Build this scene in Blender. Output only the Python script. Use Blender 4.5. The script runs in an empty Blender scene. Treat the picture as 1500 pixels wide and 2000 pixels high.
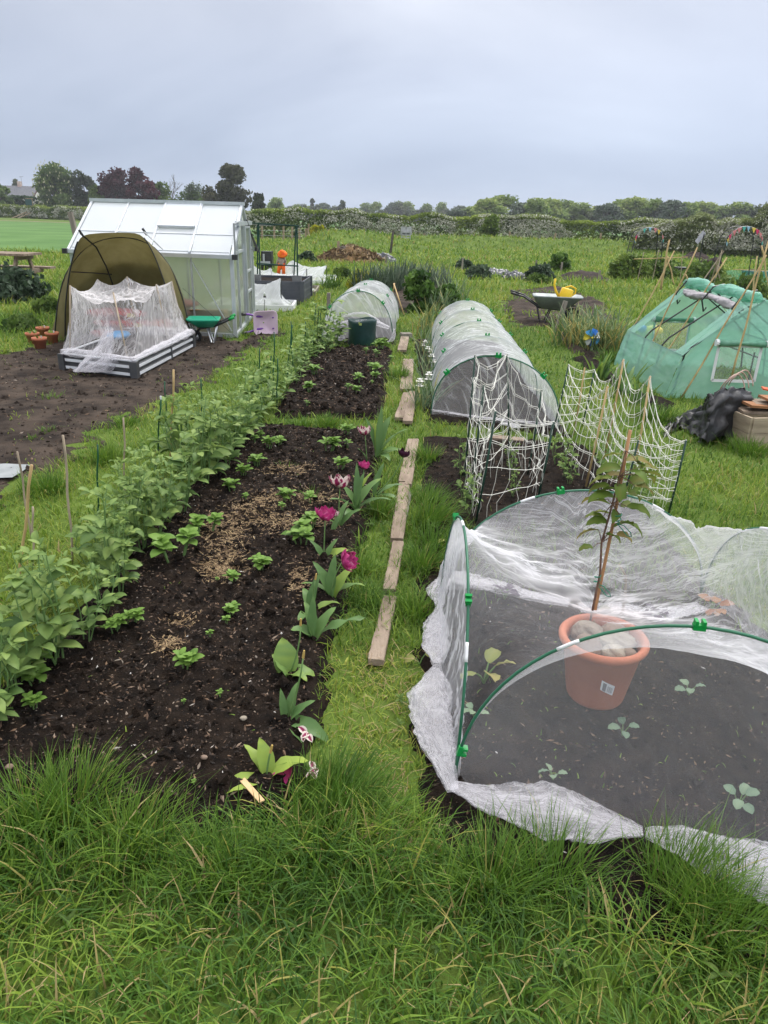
import bpy, math, random
import numpy as np
from mathutils import Vector, Matrix
random.seed(7); RNG = np.random.default_rng(11)
sc = bpy.context.scene
# ---------------------------------------------------------------- camera
H, PIT, ROL, FPX = 1.65, math.radians(22.34), math.radians(1.7), 1387.0
cam_d = bpy.data.cameras.new('camera'); cam = bpy.data.objects.new('camera', cam_d)
sc.collection.objects.link(cam); sc.camera = cam
cam_d.sensor_fit = 'VERTICAL'; cam_d.sensor_height = 34.6; cam_d.lens = 34.6*FPX/2000
cam_d.clip_start = 0.02; cam_d.clip_end = 6000
_up0 = Vector((0, math.sin(PIT), math.cos(PIT))); _fw = Vector((0, math.cos(PIT), -math.sin(PIT))); _rt0 = Vector((1, 0, 0))
_rt = _rt0*math.cos(ROL) + _up0*math.sin(ROL); _up = _up0*math.cos(ROL) - _rt0*math.sin(ROL)
mw = Matrix((( _rt.x, _up.x, -_fw.x, 0), (_rt.y, _up.y, -_fw.y, 0), (_rt.z, _up.z, -_fw.z, H), (0, 0, 0, 1)))
cam.matrix_world = mw
# ---------------------------------------------------------------- world: overcast sky
EXPOSURE = 0.6
sc.view_settings.view_transform = 'Standard'; sc.view_settings.look = 'None'
sc.view_settings.exposure = EXPOSURE; sc.view_settings.gamma = 1
sc.view_settings.use_curve_mapping = False
SUN_EL, SUN_ROT = math.radians(52), math.radians(25)
w = bpy.data.worlds.new('World'); sc.world = w; w.use_nodes = True
nt = w.node_tree; nt.nodes.clear()
def N(t, typ, **kw):
    n = t.nodes.new(typ)
    for k, v in kw.items():
        if k.startswith('_'): setattr(n, k[1:], v)
        else: n.inputs[k.replace('__', ' ')].default_value = v
    return n
out = N(nt, 'ShaderNodeOutputWorld'); bg = N(nt, 'ShaderNodeBackground')
sky = N(nt, 'ShaderNodeTexSky', _sky_type='NISHITA', _sun_disc=False, _sun_elevation=SUN_EL, _sun_rotation=SUN_ROT, _air_density=1.0, _dust_density=3.0)
tc = N(nt, 'ShaderNodeTexCoord'); sep = N(nt, 'ShaderNodeSeparateXYZ')
mp = N(nt, 'ShaderNodeMapping'); mp.inputs['Scale'].default_value = (1.0, 1.0, 3.2); mp.inputs['Rotation'].default_value = (0.1, 0.22, 0.4)
n1 = N(nt, 'ShaderNodeTexNoise', Scale=1.7, Detail=5.0, Roughness=0.5, Distortion=0.5)
r1 = N(nt, 'ShaderNodeValToRGB'); r1.color_ramp.elements[0].position = 0.3; r1.color_ramp.elements[1].position = 0.72
r1.color_ramp.elements[0].color = (0, 0, 0, 1); r1.color_ramp.elements[1].color = (1, 1, 1, 1)
# cloud deck: blue grey towards the horizon, paler overhead
rh = N(nt, 'ShaderNodeValToRGB'); cr = rh.color_ramp
cr.elements[0].position = 0.0; cr.elements[0].color = (3.7, 4.7, 6.3, 1)
cr.elements[1].position = 0.72; cr.elements[1].color = (19.0, 18.8, 19.0, 1)
for p_, c_ in ((0.06, (3.85, 4.7, 6.15, 1)), (0.16, (4.8, 5.45, 6.75, 1)), (0.28, (5.9, 6.3, 7.2, 1)), (0.38, (7.0, 7.2, 7.9, 1))):
    e = cr.elements.new(p_); e.color = c_
mx = N(nt, 'ShaderNodeMix', _data_type='RGBA', _blend_type='MULTIPLY'); mx.inputs[0].default_value = 1.0
rc = N(nt, 'ShaderNodeValToRGB'); rc.color_ramp.elements[0].color = (0.74, 0.77, 0.83, 1); rc.color_ramp.elements[1].color = (1.24, 1.21, 1.18, 1)
mk = N(nt, 'ShaderNodeMix', _data_type='RGBA'); mk.inputs[0].default_value = 0.96
L = nt.links.new
L(tc.outputs['Generated'], mp.inputs['Vector']); L(mp.outputs['Vector'], n1.inputs['Vector']); L(n1.outputs['Fac'], r1.inputs['Fac'])
L(tc.outputs['Generated'], sep.inputs[0]); L(sep.outputs['Z'], rh.inputs['Fac'])
L(r1.outputs['Color'], rc.inputs['Fac']); L(rh.outputs['Color'], mx.inputs[6]); L(rc.outputs['Color'], mx.inputs[7])
L(sky.outputs['Color'], mk.inputs[6]); L(mx.outputs[2], mk.inputs[7])
# western side of the sky is a little heavier than the eastern side
sx = N(nt, 'ShaderNodeMapRange'); sx.inputs['From Min'].default_value = -0.6; sx.inputs['From Max'].default_value = 0.6; sx.inputs['To Min'].default_value = 0.84; sx.inputs['To Max'].default_value = 1.12
m2 = N(nt, 'ShaderNodeMix', _data_type='RGBA', _blend_type='MULTIPLY'); m2.inputs[0].default_value = 1.0
L(sep.outputs['X'], sx.inputs['Value']); L(mk.outputs[2], m2.inputs[6]); L(sx.outputs[0], m2.inputs[7])
L(m2.outputs[2], bg.inputs['Color']); bg.inputs['Strength'].default_value = 0.083; L(bg.outputs[0], out.inputs['Surface'])
sun_d = bpy.data.lights.new('sun', 'SUN'); sun_d.energy = 1.7; sun_d.angle = math.radians(25); sun_d.color = (1.0, 0.96, 0.9)
sun = bpy.data.objects.new('sun', sun_d); sc.collection.objects.link(sun)
_az = SUN_ROT
sun.rotation_euler = Vector((math.sin(_az)*math.cos(SUN_EL), math.cos(_az)*math.cos(SUN_EL), math.sin(SUN_EL))).to_track_quat('Z', 'Y').to_euler()
sc.cycles.transparent_max_bounces = 40
sc.cycles.max_bounces = 6; sc.cycles.transmission_bounces = 4; sc.cycles.glossy_bounces = 2; sc.cycles.diffuse_bounces = 3
# ---------------------------------------------------------------- picture -> place helpers
def ray(u, v):
    x = (u-750)/FPX; y = -(v-1000)/FPX
    return _rt*x + _up*y + _fw
def G(u, v, z=0.0):
    d = ray(u, v); t = (z-H)/d.z
    return Vector((d.x*t, d.y*t, z))
def AY(u, v, Y):
    d = ray(u, v); t = Y/d.y
    return Vector((d.x*t, Y, H+d.z*t))
# ---------------------------------------------------------------- noise
def _h(ix, iy, s):
    n = (ix.astype(np.int64)*374761393 + iy.astype(np.int64)*668265263 + s*1274126177) & 0xffffffff
    n = ((n ^ (n >> 13))*1103515245) & 0xffffffff
    n = (n ^ (n >> 16)) & 0xffff
    return n/65535.0
def vn(x, y, s=0):
    x = np.asarray(x, float); y = np.asarray(y, float)
    ix = np.floor(x); iy = np.floor(y); fx = x-ix; fy = y-iy
    fx = fx*fx*(3-2*fx); fy = fy*fy*(3-2*fy)
    a = _h(ix, iy, s); b = _h(ix+1, iy, s); c = _h(ix, iy+1, s); d = _h(ix+1, iy+1, s)
    return (a*(1-fx)+b*fx)*(1-fy) + (c*(1-fx)+d*fx)*fy
def fbm(x, y, s=0, o=4, g=0.5):
    r = 0; a = 1; t = 0
    for i in range(o):
        r = r + a*vn(np.asarray(x)*2**i+i*17.3, np.asarray(y)*2**i-i*9.1, s+i); t += a; a *= g
    return r/t
def inpoly(x, y, poly):
    x = np.asarray(x); y = np.asarray(y); c = np.zeros(x.shape, bool); n = len(poly)
    for i in range(n):
        x1, y1 = poly[i][:2]; x2, y2 = poly[(i+1) % n][:2]
        if y1 == y2: continue
        c ^= ((y1 > y) != (y2 > y)) & (x < (x2-x1)*(y-y1)/(y2-y1)+x1)
    return c
def dpoly(x, y, poly):
    "signed distance to a polygon outline, positive inside"
    x = np.asarray(x, float); y = np.asarray(y, float); d = np.full(x.shape, 1e9); n = len(poly)
    for i in range(n):
        x1, y1 = poly[i][:2]; x2, y2 = poly[(i+1) % n][:2]
        ex, ey = x2-x1, y2-y1
        t = np.clip(((x-x1)*ex+(y-y1)*ey)/(ex*ex+ey*ey+1e-12), 0, 1)
        d = np.minimum(d, np.hypot(x-x1-t*ex, y-y1-t*ey))
    return np.where(inpoly(x, y, poly), d, -d)
def sstep(a, b, x):
    t = np.clip((np.asarray(x, float)-a)/(b-a), 0, 1); return t*t*(3-2*t)
# ---------------------------------------------------------------- mesh builder
class B:
    def __init__(s): s.V = []; s.Q = []; s.T = []; s.mq = []; s.mt = []; s.t = []; s.uv = []; s.n = 0; s.hasuv = False
    def add(s, V, F, mi=0, tint=0.5, uv=None):
        V = np.asarray(V, float).reshape(-1, 3); F = np.asarray(F, int)
        if len(F) == 0: return
        if F.shape[1] == 4: s.Q.append(F+s.n); s.mq.append(np.full(len(F), mi))
        else: s.T.append(F+s.n); s.mt.append(np.full(len(F), mi))
        s.V.append(V); s.t.append(np.broadcast_to(np.asarray(tint, float), (len(V),)))
        if uv is not None: s.hasuv = True; s.uv.append(np.asarray(uv, float).reshape(-1, 2))
        else: s.uv.append(np.zeros((len(V), 2)))
        s.n += len(V)
    def poly(s, V, F, mi=0, tint=0.5):
        "mixed faces"
        q = [f for f in F if len(f) == 4]; t = []
        for f in F:
            if len(f) == 3: t.append(f)
            elif len(f) > 4:
                for i in range(1, len(f)-1): t.append((f[0], f[i], f[i+1]))
        n0 = s.n
        if q: s.add(V, q, mi, tint)
        if t:
            if q:
                s.T.append(np.asarray(t, int)+n0); s.mt.append(np.full(len(t), mi))
            else: s.add(V, t, mi, tint)
    def build(s, name, mats, parent=None, smooth=False):
        me = bpy.data.meshes.new(name); V = np.concatenate(s.V)
        if parent is not None: V = V - np.asarray(ORG.get(parent.name, (0, 0, 0)))
        Q = np.concatenate(s.Q) if s.Q else np.zeros((0, 4), int); T = np.concatenate(s.T) if s.T else np.zeros((0, 3), int)
        li = np.concatenate([Q.ravel(), T.ravel()]); nl = len(li); nf = len(Q)+len(T)
        me.vertices.add(len(V)); me.vertices.foreach_set('co', V.astype(np.float32).ravel())
        me.loops.add(nl); me.loops.foreach_set('vertex_index', li.astype(np.int32))
        me.polygons.add(nf)
        ls = np.concatenate([np.arange(len(Q))*4, len(Q)*4+np.arange(len(T))*3]).astype(np.int32)
        me.polygons.foreach_set('loop_start', ls)
        if not isinstance(mats, (list, tuple)): mats = [mats]
        for m in mats: me.materials.append(m)
        mi = np.concatenate((s.mq or [np.zeros(0)]) + (s.mt or [np.zeros(0)])).astype(np.int32)
        if len(mats) > 1: me.polygons.foreach_set('material_index', mi)
        me.polygons.foreach_set('use_smooth', np.full(nf, bool(smooth)))
        a = me.attributes.new('tint', 'FLOAT', 'POINT'); a.data.foreach_set('value', np.concatenate(s.t).astype(np.float32))
        if s.hasuv:
            u = me.uv_layers.new(name='uv'); u.data.foreach_set('uv', np.concatenate(s.uv)[li].astype(np.float32).ravel())
        me.update(calc_edges=True); me.validate()
        o = bpy.data.objects.new(name, me); sc.collection.objects.link(o)
        if parent is not None:
            o.parent = parent; ORG[o.name] = ORG.get(parent.name, (0, 0, 0))
        return o
ORG = {}
def root(name, label, cat, loc, group=None):
    o = bpy.data.objects.new(name, None); sc.collection.objects.link(o); o.location = loc; o.empty_display_size = 0.1
    o['label'] = label; o['category'] = cat
    if group: o['group'] = group
    ORG[o.name] = tuple(loc); return o
def tag(o, label, cat, group=None, kind=None):
    if label: o['label'] = label
    if cat: o['category'] = cat
    if group: o['group'] = group
    if kind: o['kind'] = kind
    return o
def struct(o): o['kind'] = 'structure'; return o
def dup(o, loc, rz=0.0, s=1.0, label=None, tilt=(0, 0)):
    r = o.copy(); sc.collection.objects.link(r); r.location = loc; r.rotation_euler = (tilt[0], tilt[1], rz); r.scale = (s, s, s) if not isinstance(s, tuple) else s
    if label: r['label'] = label
    for ch in list(o.children):
        c = ch.copy(); sc.collection.objects.link(c); c.parent = r
        for g in list(ch.children):
            d = g.copy(); sc.collection.objects.link(d); d.parent = c
    return r
# ---- shape pieces
def frame_of(d):
    d = Vector(d).normalized(); a = Vector((0, 0, 1)) if abs(d.z) < 0.9 else Vector((1, 0, 0))
    s = d.cross(a).normalized(); return s, s.cross(d).normalized()
def tube(b, pts, r, n=6, mi=0, tint=0.5, cap=True):
    pts = [Vector(p) for p in pts]; m = len(pts); rs = r if isinstance(r, (list, tuple, np.ndarray)) else [r]*m
    V = []; s = None
    for i, p in enumerate(pts):
        d = (pts[min(i+1, m-1)]-pts[max(i-1, 0)])
        if d.length < 1e-9: d = Vector((0, 0, 1))
        d.normalize()
        if s is None: s, t = frame_of(d)
        else:
            s = s - d*s.dot(d)
            if s.length < 1e-6: s, t = frame_of(d)
            s.normalize(); t = s.cross(d)
        t = s.cross(d)
        for k in range(n):
            a = 2*math.pi*k/n; V.append(p + s*(math.cos(a)*rs[i]) + t*(math.sin(a)*rs[i]))
    F = [(i*n+k, i*n+(k+1) % n, (i+1)*n+(k+1) % n, (i+1)*n+k) for i in range(m-1) for k in range(n)]
    V = [tuple(v) for v in V]
    if cap and n >= 3:
        F = list(F) + [tuple(reversed(range(n))), tuple((m-1)*n+k for k in range(n))]
    b.poly(V, F, mi, tint)
def box(b, c, size, rot=None, mi=0, tint=0.5, taper=(1, 1)):
    hx, hy, hz = size[0]/2, size[1]/2, size[2]/2; V = []
    for z in (-1, 1):
        k = taper if z > 0 else (1, 1)
        for x, y in ((-1, -1), (1, -1), (1, 1), (-1, 1)):
            p = Vector((x*hx*k[0], y*hy*k[1], z*hz))
            if rot is not None: p = rot @ p
            V.append(tuple(p+Vector(c)))
    b.add(V, [(0, 3, 2, 1), (4, 5, 6, 7), (0, 1, 5, 4), (1, 2, 6, 5), (2, 3, 7, 6), (3, 0, 4, 7)], mi, tint)
def RZ(a): return Matrix.Rotation(a, 3, 'Z')
def beam(b, p0, p1, w_, h_, up=(0, 0, 1), mi=0, tint=0.5):
    p0 = Vector(p0); p1 = Vector(p1); d = p1-p0; l = d.length; d.normalize(); up = Vector(up)
    s = d.cross(up)
    if s.length < 1e-4: s = d.cross(Vector((1, 0, 0)))
    s.normalize(); t = s.cross(d); rot = Matrix((s, d, t)).transposed()
    box(b, (p0+p1)/2, (w_, l, h_), rot, mi, tint)
def lathe(b, prof, c, n=24, mi=0, tint=0.5, rot=None, close=False):
    V = []
    for r, z in prof:
        for k in range(n):
            a = 2*math.pi*k/n; p = Vector((r*math.cos(a), r*math.sin(a), z))
            if rot is not None: p = rot @ p
            V.append(tuple(p+Vector(c)))
    m = len(prof)
    F = [(i*n+k, i*n+(k+1) % n, (i+1)*n+(k+1) % n, (i+1)*n+k) for i in range(m-1) for k in range(n)]
    b.add(V, F, mi, tint)
def sheet(b, P, mi=0, tint=0.5, uv=None, wrap=False):
    P = np.asarray(P, float); m, n = P.shape[:2]; I = np.arange(m*n).reshape(m, n)
    a = I[:-1, :-1].ravel(); bb = I[:-1, 1:].ravel(); c = I[1:, 1:].ravel(); d = I[1:, :-1].ravel()
    F = np.stack([a, bb, c, d], 1)
    if uv is None:
        uu, vv = np.meshgrid(np.linspace(0, 1, n), np.linspace(0, 1, m)); uv = np.stack([uu, vv], -1)
    b.add(P.reshape(-1, 3), F, mi, tint if np.isscalar(tint) else np.asarray(tint).ravel(), np.asarray(uv).reshape(-1, 2))
def blob(b, c, r, n=10, seed=0, amp=0.25, mi=0, tint=0.5, rot=None, freq=1.7, flat=0.0):
    m = n; V = []; th = np.linspace(0, math.pi, m+1); ph = np.arange(2*n)*math.pi/n
    T_, P_ = np.meshgrid(th, ph, indexing='ij'); x = np.sin(T_)*np.cos(P_); y = np.sin(T_)*np.sin(P_); z = np.cos(T_)
    k = 1+amp*2*(fbm(x*freq+z*1.3+seed*3.7, y*freq-z*0.9+seed*1.9, seed, 3)-0.5)
    X = np.stack([x*k*r[0], y*k*r[1], z*k*r[2]], -1).reshape(-1, 3)
    if flat: X[:, 2] = np.maximum(X[:, 2], -r[2]*flat)
    if rot is not None: X = X @ np.array(rot).T
    X = X+np.asarray(c); w2 = 2*n
    F = [(i*w2+j, (i+1)*w2+j, (i+1)*w2+(j+1) % w2, i*w2+(j+1) % w2) for i in range(m) for j in range(w2)]
    b.add(X, F, mi, tint)
def leaf(b, base, az, el, Ln, Wd, bend=0.6, fold=0.25, ns=6, kind='lance', wave=0.0, tint=0.5, mi=0, roll=0.0):
    "a leaf blade: centre line leaves base at elevation el and droops by bend; folded along the midrib"
    t = np.linspace(0, 1, ns+1)
    if kind == 'lance': wd = np.sin(np.pi*np.clip(t*0.93+0.07, 0, 1))**0.8*(1-0.25*t)
    elif kind == 'ovate': wd = np.sin(np.pi*np.clip(t, 0.03, 1)**0.75)**0.75
    elif kind == 'strap': wd = np.minimum(1, 0.55+t)*(1-t**4)
    else: wd = np.sin(np.pi*np.clip(t, 0.02, 1)**0.9)**0.6
    e = el-bend*t**1.3
    dx = np.cos(e); dz = np.sin(e)
    cx = np.concatenate([[0], np.cumsum((dx[1:]+dx[:-1])/2)])*Ln/ns; cz = np.concatenate([[0], np.cumsum((dz[1:]+dz[:-1])/2)])*Ln/ns
    ca, sa = math.cos(az), math.sin(az); hw = wd*Wd/2; wv = wave*np.sin(t*math.pi*5+az)*Wd
    V = []
    for i in range(ns+1):
        c = np.array([ca*cx[i], sa*cx[i], cz[i]]); side = np.array([-sa, ca, 0.0]); nrm = np.array([-math.sin(e[i])*ca, -math.sin(e[i])*sa, math.cos(e[i])])
        sd = side*math.cos(roll)+nrm*math.sin(roll); nr = nrm*math.cos(roll)-side*math.sin(roll)
        for k in (-1, 0, 1):
            V.append(np.asarray(base)+c+sd*(k*hw[i]*math.cos(fold))+nr*(abs(k)*hw[i]*math.sin(fold)+(wv[i]*k if k else 0)))
    F = [(i*3+k, i*3+k+1, i*3+k+4, i*3+k+3) for i in range(ns) for k in (0, 1)]
    if np.isscalar(tint): tint = np.clip(np.tile([tint-.05, tint+.16, tint-.05], ns+1)+np.repeat(np.linspace(-.08, .10, ns+1), 3), 0, 1)
    b.add(V, F, mi, tint)
def cards(C, size, seed, up=0.0, elong=1.5):
    "many small leaf-sized faces: centres C, one kite-shaped quad each"
    g = np.random.default_rng(seed); n = len(C); d = g.normal(size=(n, 3)); d /= np.linalg.norm(d, axis=1)[:, None]
    e = g.normal(size=(n, 3)); e[:, 2] += up; e -= d*(e*d).sum(1)[:, None]; e /= np.linalg.norm(e, axis=1)[:, None]+1e-9
    s = np.asarray(size)*g.uniform(0.6, 1.35, n); a = (s*elong/2)[:, None]; c = (s/2)[:, None]
    bow = d*(s*0.15)[:, None]
    V = np.stack([C-e*a, C+np.cross(d, e)*c+bow, C+e*a, C-np.cross(d, e)*c+bow], 1).reshape(-1, 3)
    F = np.arange(4*n).reshape(n, 4); return V, F
# ---------------------------------------------------------------- materials
MATS = {}
def M(name, col, col2=None, rough=0.75, spec=0.3, var=1.0, vs=6.0, bump=0.0, bs=40.0, tint=False, trans=0.0, metal=0.0, ramp=None, stretch=(1, 1, 1), detail=4.0, coord='Object', lo=0.35, hi=0.65):
    m = bpy.data.materials.new(name); m.use_nodes = True; t = m.node_tree; t.nodes.clear(); l = t.links.new
    o = N(t, 'ShaderNodeOutputMaterial'); p = N(t, 'ShaderNodeBsdfPrincipled'); p.inputs['Roughness'].default_value = rough
    p.inputs['Specular IOR Level'].default_value = spec; p.inputs['Metallic'].default_value = metal
    tcn = N(t, 'ShaderNodeTexCoord'); mpn = N(t, 'ShaderNodeMapping'); mpn.inputs['Scale'].default_value = stretch; l(tcn.outputs[coord], mpn.inputs['Vector'])
    csock = None
    if tint:
        at = N(t, 'ShaderNodeAttribute', _attribute_name='tint'); rp = N(t, 'ShaderNodeValToRGB')
        cols = ramp or [(0, col), (1, col2 or col)]
        el = rp.color_ramp.elements
        el[0].position = cols[0][0]; el[0].color = (*cols[0][1], 1); el[1].position = cols[-1][0]; el[1].color = (*cols[-1][1], 1)
        for q, c in cols[1:-1]: x = el.new(q); x.color = (*c, 1)
        l(at.outputs['Fac'], rp.inputs['Fac']); csock = rp.outputs['Color']
    elif col2 is not None:
        nz = N(t, 'ShaderNodeTexNoise', Scale=vs, Detail=detail, Roughness=0.6); l(mpn.outputs[0], nz.inputs['Vector'])
        rp = N(t, 'ShaderNodeValToRGB'); el = rp.color_ramp.elements; el[0].position = lo; el[1].position = hi
        el[0].color = (*col, 1); el[1].color = (*col2, 1); l(nz.outputs['Fac'], rp.inputs['Fac']); csock = rp.outputs['Color']
    if csock is not None: l(csock, p.inputs['Base Color'])
    else: p.inputs['Base Color'].default_value = (*col, 1)
    if bump:
        bz = N(t, 'ShaderNodeTexNoise', Scale=bs, Detail=5.0, Roughness=0.65); l(mpn.outputs[0], bz.inputs['Vector'])
        bm = N(t, 'ShaderNodeBump', Strength=min(1, bump), Distance=0.02); l(bz.outputs['Fac'], bm.inputs['Height']); l(bm.outputs[0], p.inputs['Normal'])
    if trans:
        tr = N(t, 'ShaderNodeBsdfTranslucent'); mxs = N(t, 'ShaderNodeMixShader', Fac=trans)
        if csock is not None: l(csock, tr.inputs['Color'])
        else: tr.inputs['Color'].default_value = (*col, 1)
        l(p.outputs[0], mxs.inputs[1]); l(tr.outputs[0], mxs.inputs[2]); l(mxs.outputs[0], o.inputs['Surface'])
    else: l(p.outputs[0], o.inputs['Surface'])
    MATS[name] = m; return m
def NET(name, col=(0.78, 0.78, 0.80), base=0.22, edge=0.6, streak=0.35, sc_=(14, 1.2), seed=0.0, fine=0.12):
    "fine woven mesh: see-through, thicker where it is seen on edge or lies in pleats"
    m = bpy.data.materials.new(name); m.use_nodes = True; t = m.node_tree; t.nodes.clear(); l = t.links.new
    o = N(t, 'ShaderNodeOutputMaterial'); tp = N(t, 'ShaderNodeBsdfTransparent'); df = N(t, 'ShaderNodeBsdfDiffuse'); df.inputs['Color'].default_value = (*col, 1)
    tl = N(t, 'ShaderNodeBsdfTranslucent'); tl.inputs['Color'].default_value = (*col, 1)
    ms = N(t, 'ShaderNodeMixShader', Fac=0.45); l(df.outputs[0], ms.inputs[1]); l(tl.outputs[0], ms.inputs[2])
    lw = N(t, 'ShaderNodeLayerWeight', Blend=0.42); uvn = N(t, 'ShaderNodeTexCoord'); mpn = N(t, 'ShaderNodeMapping')
    mpn.inputs['Scale'].default_value = (sc_[0], sc_[1], 1); mpn.inputs['Location'].default_value = (seed, seed*0.7, 0); l(uvn.outputs['UV'], mpn.inputs['Vector'])
    nz = N(t, 'ShaderNodeTexNoise', Scale=1.0, Detail=4.0, Roughness=0.6, Distortion=0.5); l(mpn.outputs[0], nz.inputs['Vector'])
    rg = N(t, 'ShaderNodeMath', _operation='SUBTRACT'); rg.inputs[1].default_value = 0.5; l(nz.outputs['Fac'], rg.inputs[0])
    ab = N(t, 'ShaderNodeMath', _operation='ABSOLUTE'); l(rg.outputs[0], ab.inputs[0])
    mr = N(t, 'ShaderNodeMapRange'); mr.inputs['From Min'].default_value = 0.0; mr.inputs['From Max'].default_value = 0.045; mr.inputs['To Min'].default_value = streak; mr.inputs['To Max'].default_value = 0.0; l(ab.outputs[0], mr.inputs['Value'])
    n2 = N(t, 'ShaderNodeTexNoise', Scale=2.2, Detail=2.0); l(uvn.outputs['UV'], n2.inputs['Vector'])
    ml = N(t, 'ShaderNodeMath', _operation='MULTIPLY'); l(mr.outputs[0], ml.inputs[0])
    m4 = N(t, 'ShaderNodeMapRange'); m4.inputs['From Min'].default_value = 0.35; m4.inputs['From Max'].default_value = 0.65; l(n2.outputs['Fac'], m4.inputs['Value']); at = N(t, 'ShaderNodeAttribute', _attribute_name='tint'); m5 = N(t, 'ShaderNodeMath', _operation='MULTIPLY'); l(m4.outputs[0], m5.inputs[0]); m6 = N(t, 'ShaderNodeMath', _operation='MULTIPLY'); m6.inputs[1].default_value = 2.0; l(at.outputs['Fac'], m6.inputs[0]); l(m6.outputs[0], m5.inputs[1]); l(m5.outputs[0], ml.inputs[1])
    fm = N(t, 'ShaderNodeMath', _operation='MULTIPLY'); fm.inputs[1].default_value = edge; l(lw.outputs['Facing'], fm.inputs[0])
    m8 = N(t, 'ShaderNodeMath', _operation='MULTIPLY_ADD'); m8.inputs[1].default_value = 1.3; m8.inputs[2].default_value = 0.35; l(at.outputs['Fac'], m8.inputs[0]); m9 = N(t, 'ShaderNodeMath', _operation='MULTIPLY'); l(fm.outputs[0], m9.inputs[0]); l(m8.outputs[0], m9.inputs[1]); a1 = N(t, 'ShaderNodeMath', _operation='ADD'); l(ml.outputs[0], a1.inputs[0]); l(m9.outputs[0], a1.inputs[1])
    a2 = N(t, 'ShaderNodeMath', _operation='ADD', _use_clamp=True); m7 = N(t, 'ShaderNodeMath', _operation='MULTIPLY_ADD'); m7.inputs[1].default_value = base*1.0; m7.inputs[2].default_value = base*0.5; l(at.outputs['Fac'], m7.inputs[0]); l(m7.outputs[0], a2.inputs[1]); l(a1.outputs[0], a2.inputs[0])
    mn = N(t, 'ShaderNodeMath', _operation='MINIMUM'); mn.inputs[1].default_value = 0.93; l(a2.outputs[0], mn.inputs[0])
    mm = N(t, 'ShaderNodeMixShader'); l(mn.outputs[0], mm.inputs['Fac']); l(tp.outputs[0], mm.inputs[1]); l(ms.outputs[0], mm.inputs[2]); l(mm.outputs[0], o.inputs['Surface'])
    MATS[name] = m; return m
# ---------------------------------------------------------------- ground and soil
def zt(x, y):
    x = np.asarray(x, float); y = np.asarray(y, float)
    z = 0.05*(fbm(x*0.5, y*0.5, 3, 3)-0.5)*sstep(6, 14, y)
    z = z + 0.95*np.exp(-((y-46)/3.2)**2)*sstep(-6.5, -3.5, x)*(1-sstep(-2.0, 4.0, x))*(0.8+0.5*fbm(x*0.6, y*0.3, 5))
    z = z + 0.75*np.exp(-((y-53)/2.2)**2)*sstep(-3, 2, x)*(1-sstep(60, 70, x))*(0.75+0.5*fbm(x*0.35, y*0.35, 8))
    return z
SOILD = M('dark_soil', (0.009, 0.0068, 0.0055), (0.034, 0.0235, 0.0165), rough=0.92, spec=0.10, vs=16, bump=1.0, bs=160, detail=8, lo=0.38, hi=0.68)
SOILT = M('trodden_soil', (0.022, 0.017, 0.014), (0.080, 0.061, 0.047), rough=0.9, spec=0.10, vs=3.5, bump=0.8, bs=90, detail=9, lo=0.36, hi=0.66)
GROUND = M('turf', (0.060, 0.100, 0.018), (0.120, 0.175, 0.034), rough=0.95, spec=0.1, vs=0.9, bump=0.6, bs=60, detail=10, lo=0.33, hi=0.68)
CROP = M('crop', (0.070, 0.145, 0.042), (0.105, 0.195, 0.060), rough=0.95, spec=0.1, vs=0.25, bump=0.5, bs=10, detail=8)
def pl(*uv): return [tuple(G(u, v)[:2]) for u, v in uv]
bedA = [(-1.42, 1.50), (-0.62, 1.53), (-0.24, 1.62), (-0.20, 2.4), (-0.13, 3.3), (-0.05, 4.4), (-0.03, 5.72), (-1.12, 5.8), (-1.30, 4)]
bedB = [(-1.02, 6.12), (-0.06, 6.18), (0.0, 8.0), (0.06, 9.75), (-1.0, 9.6), (-1.05, 8)]
bedC = [(-1.0, 10.1), (0.08, 10.2), (0.12, 13.0), (-0.9, 13.0)]
bedG = [(-0.15, 14.2), (1.3, 14.2), (1.4, 21), (0.0, 21)]
bedD = [(0.13, 1.62), (0.30, 1.42), (0.75, 1.24), (1.3, 1.12), (1.66, 1.10), (1.72, 2.9), (1.62, 3.25), (1.6, 5.6), (0.32, 5.66), (0.24, 4.2), (0.19, 3.2)]
bedF = [(0.36, 6.15), (1.55, 5.8), (1.62, 10.7), (0.38, 10.8)]
yard = pl((-160, 720), (20, 690), (130, 665), (200, 650), (380, 655), (470, 668), (535, 640), (545, 655), (470, 692), (400, 742), (300, 795), (190, 838), (150, 890), (60, 935), (-60, 1010), (-260, 1100))
weedy = pl((1010, 640), (985, 590), (1010, 568), (1090, 560), (1170, 585), (1205, 625), (1150, 655), (1090, 640))
strip = pl((1120, 700), (1150, 690), (1230, 760), (1320, 790), (1300, 810), (1230, 775))
garlic = pl((1085, 655), (1130, 640), (1215, 690), (1205, 705), (1120, 690))
SOILS = [bedA, bedB, bedC, bedG, bedD, bedF, yard, weedy, strip, garlic]
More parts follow.
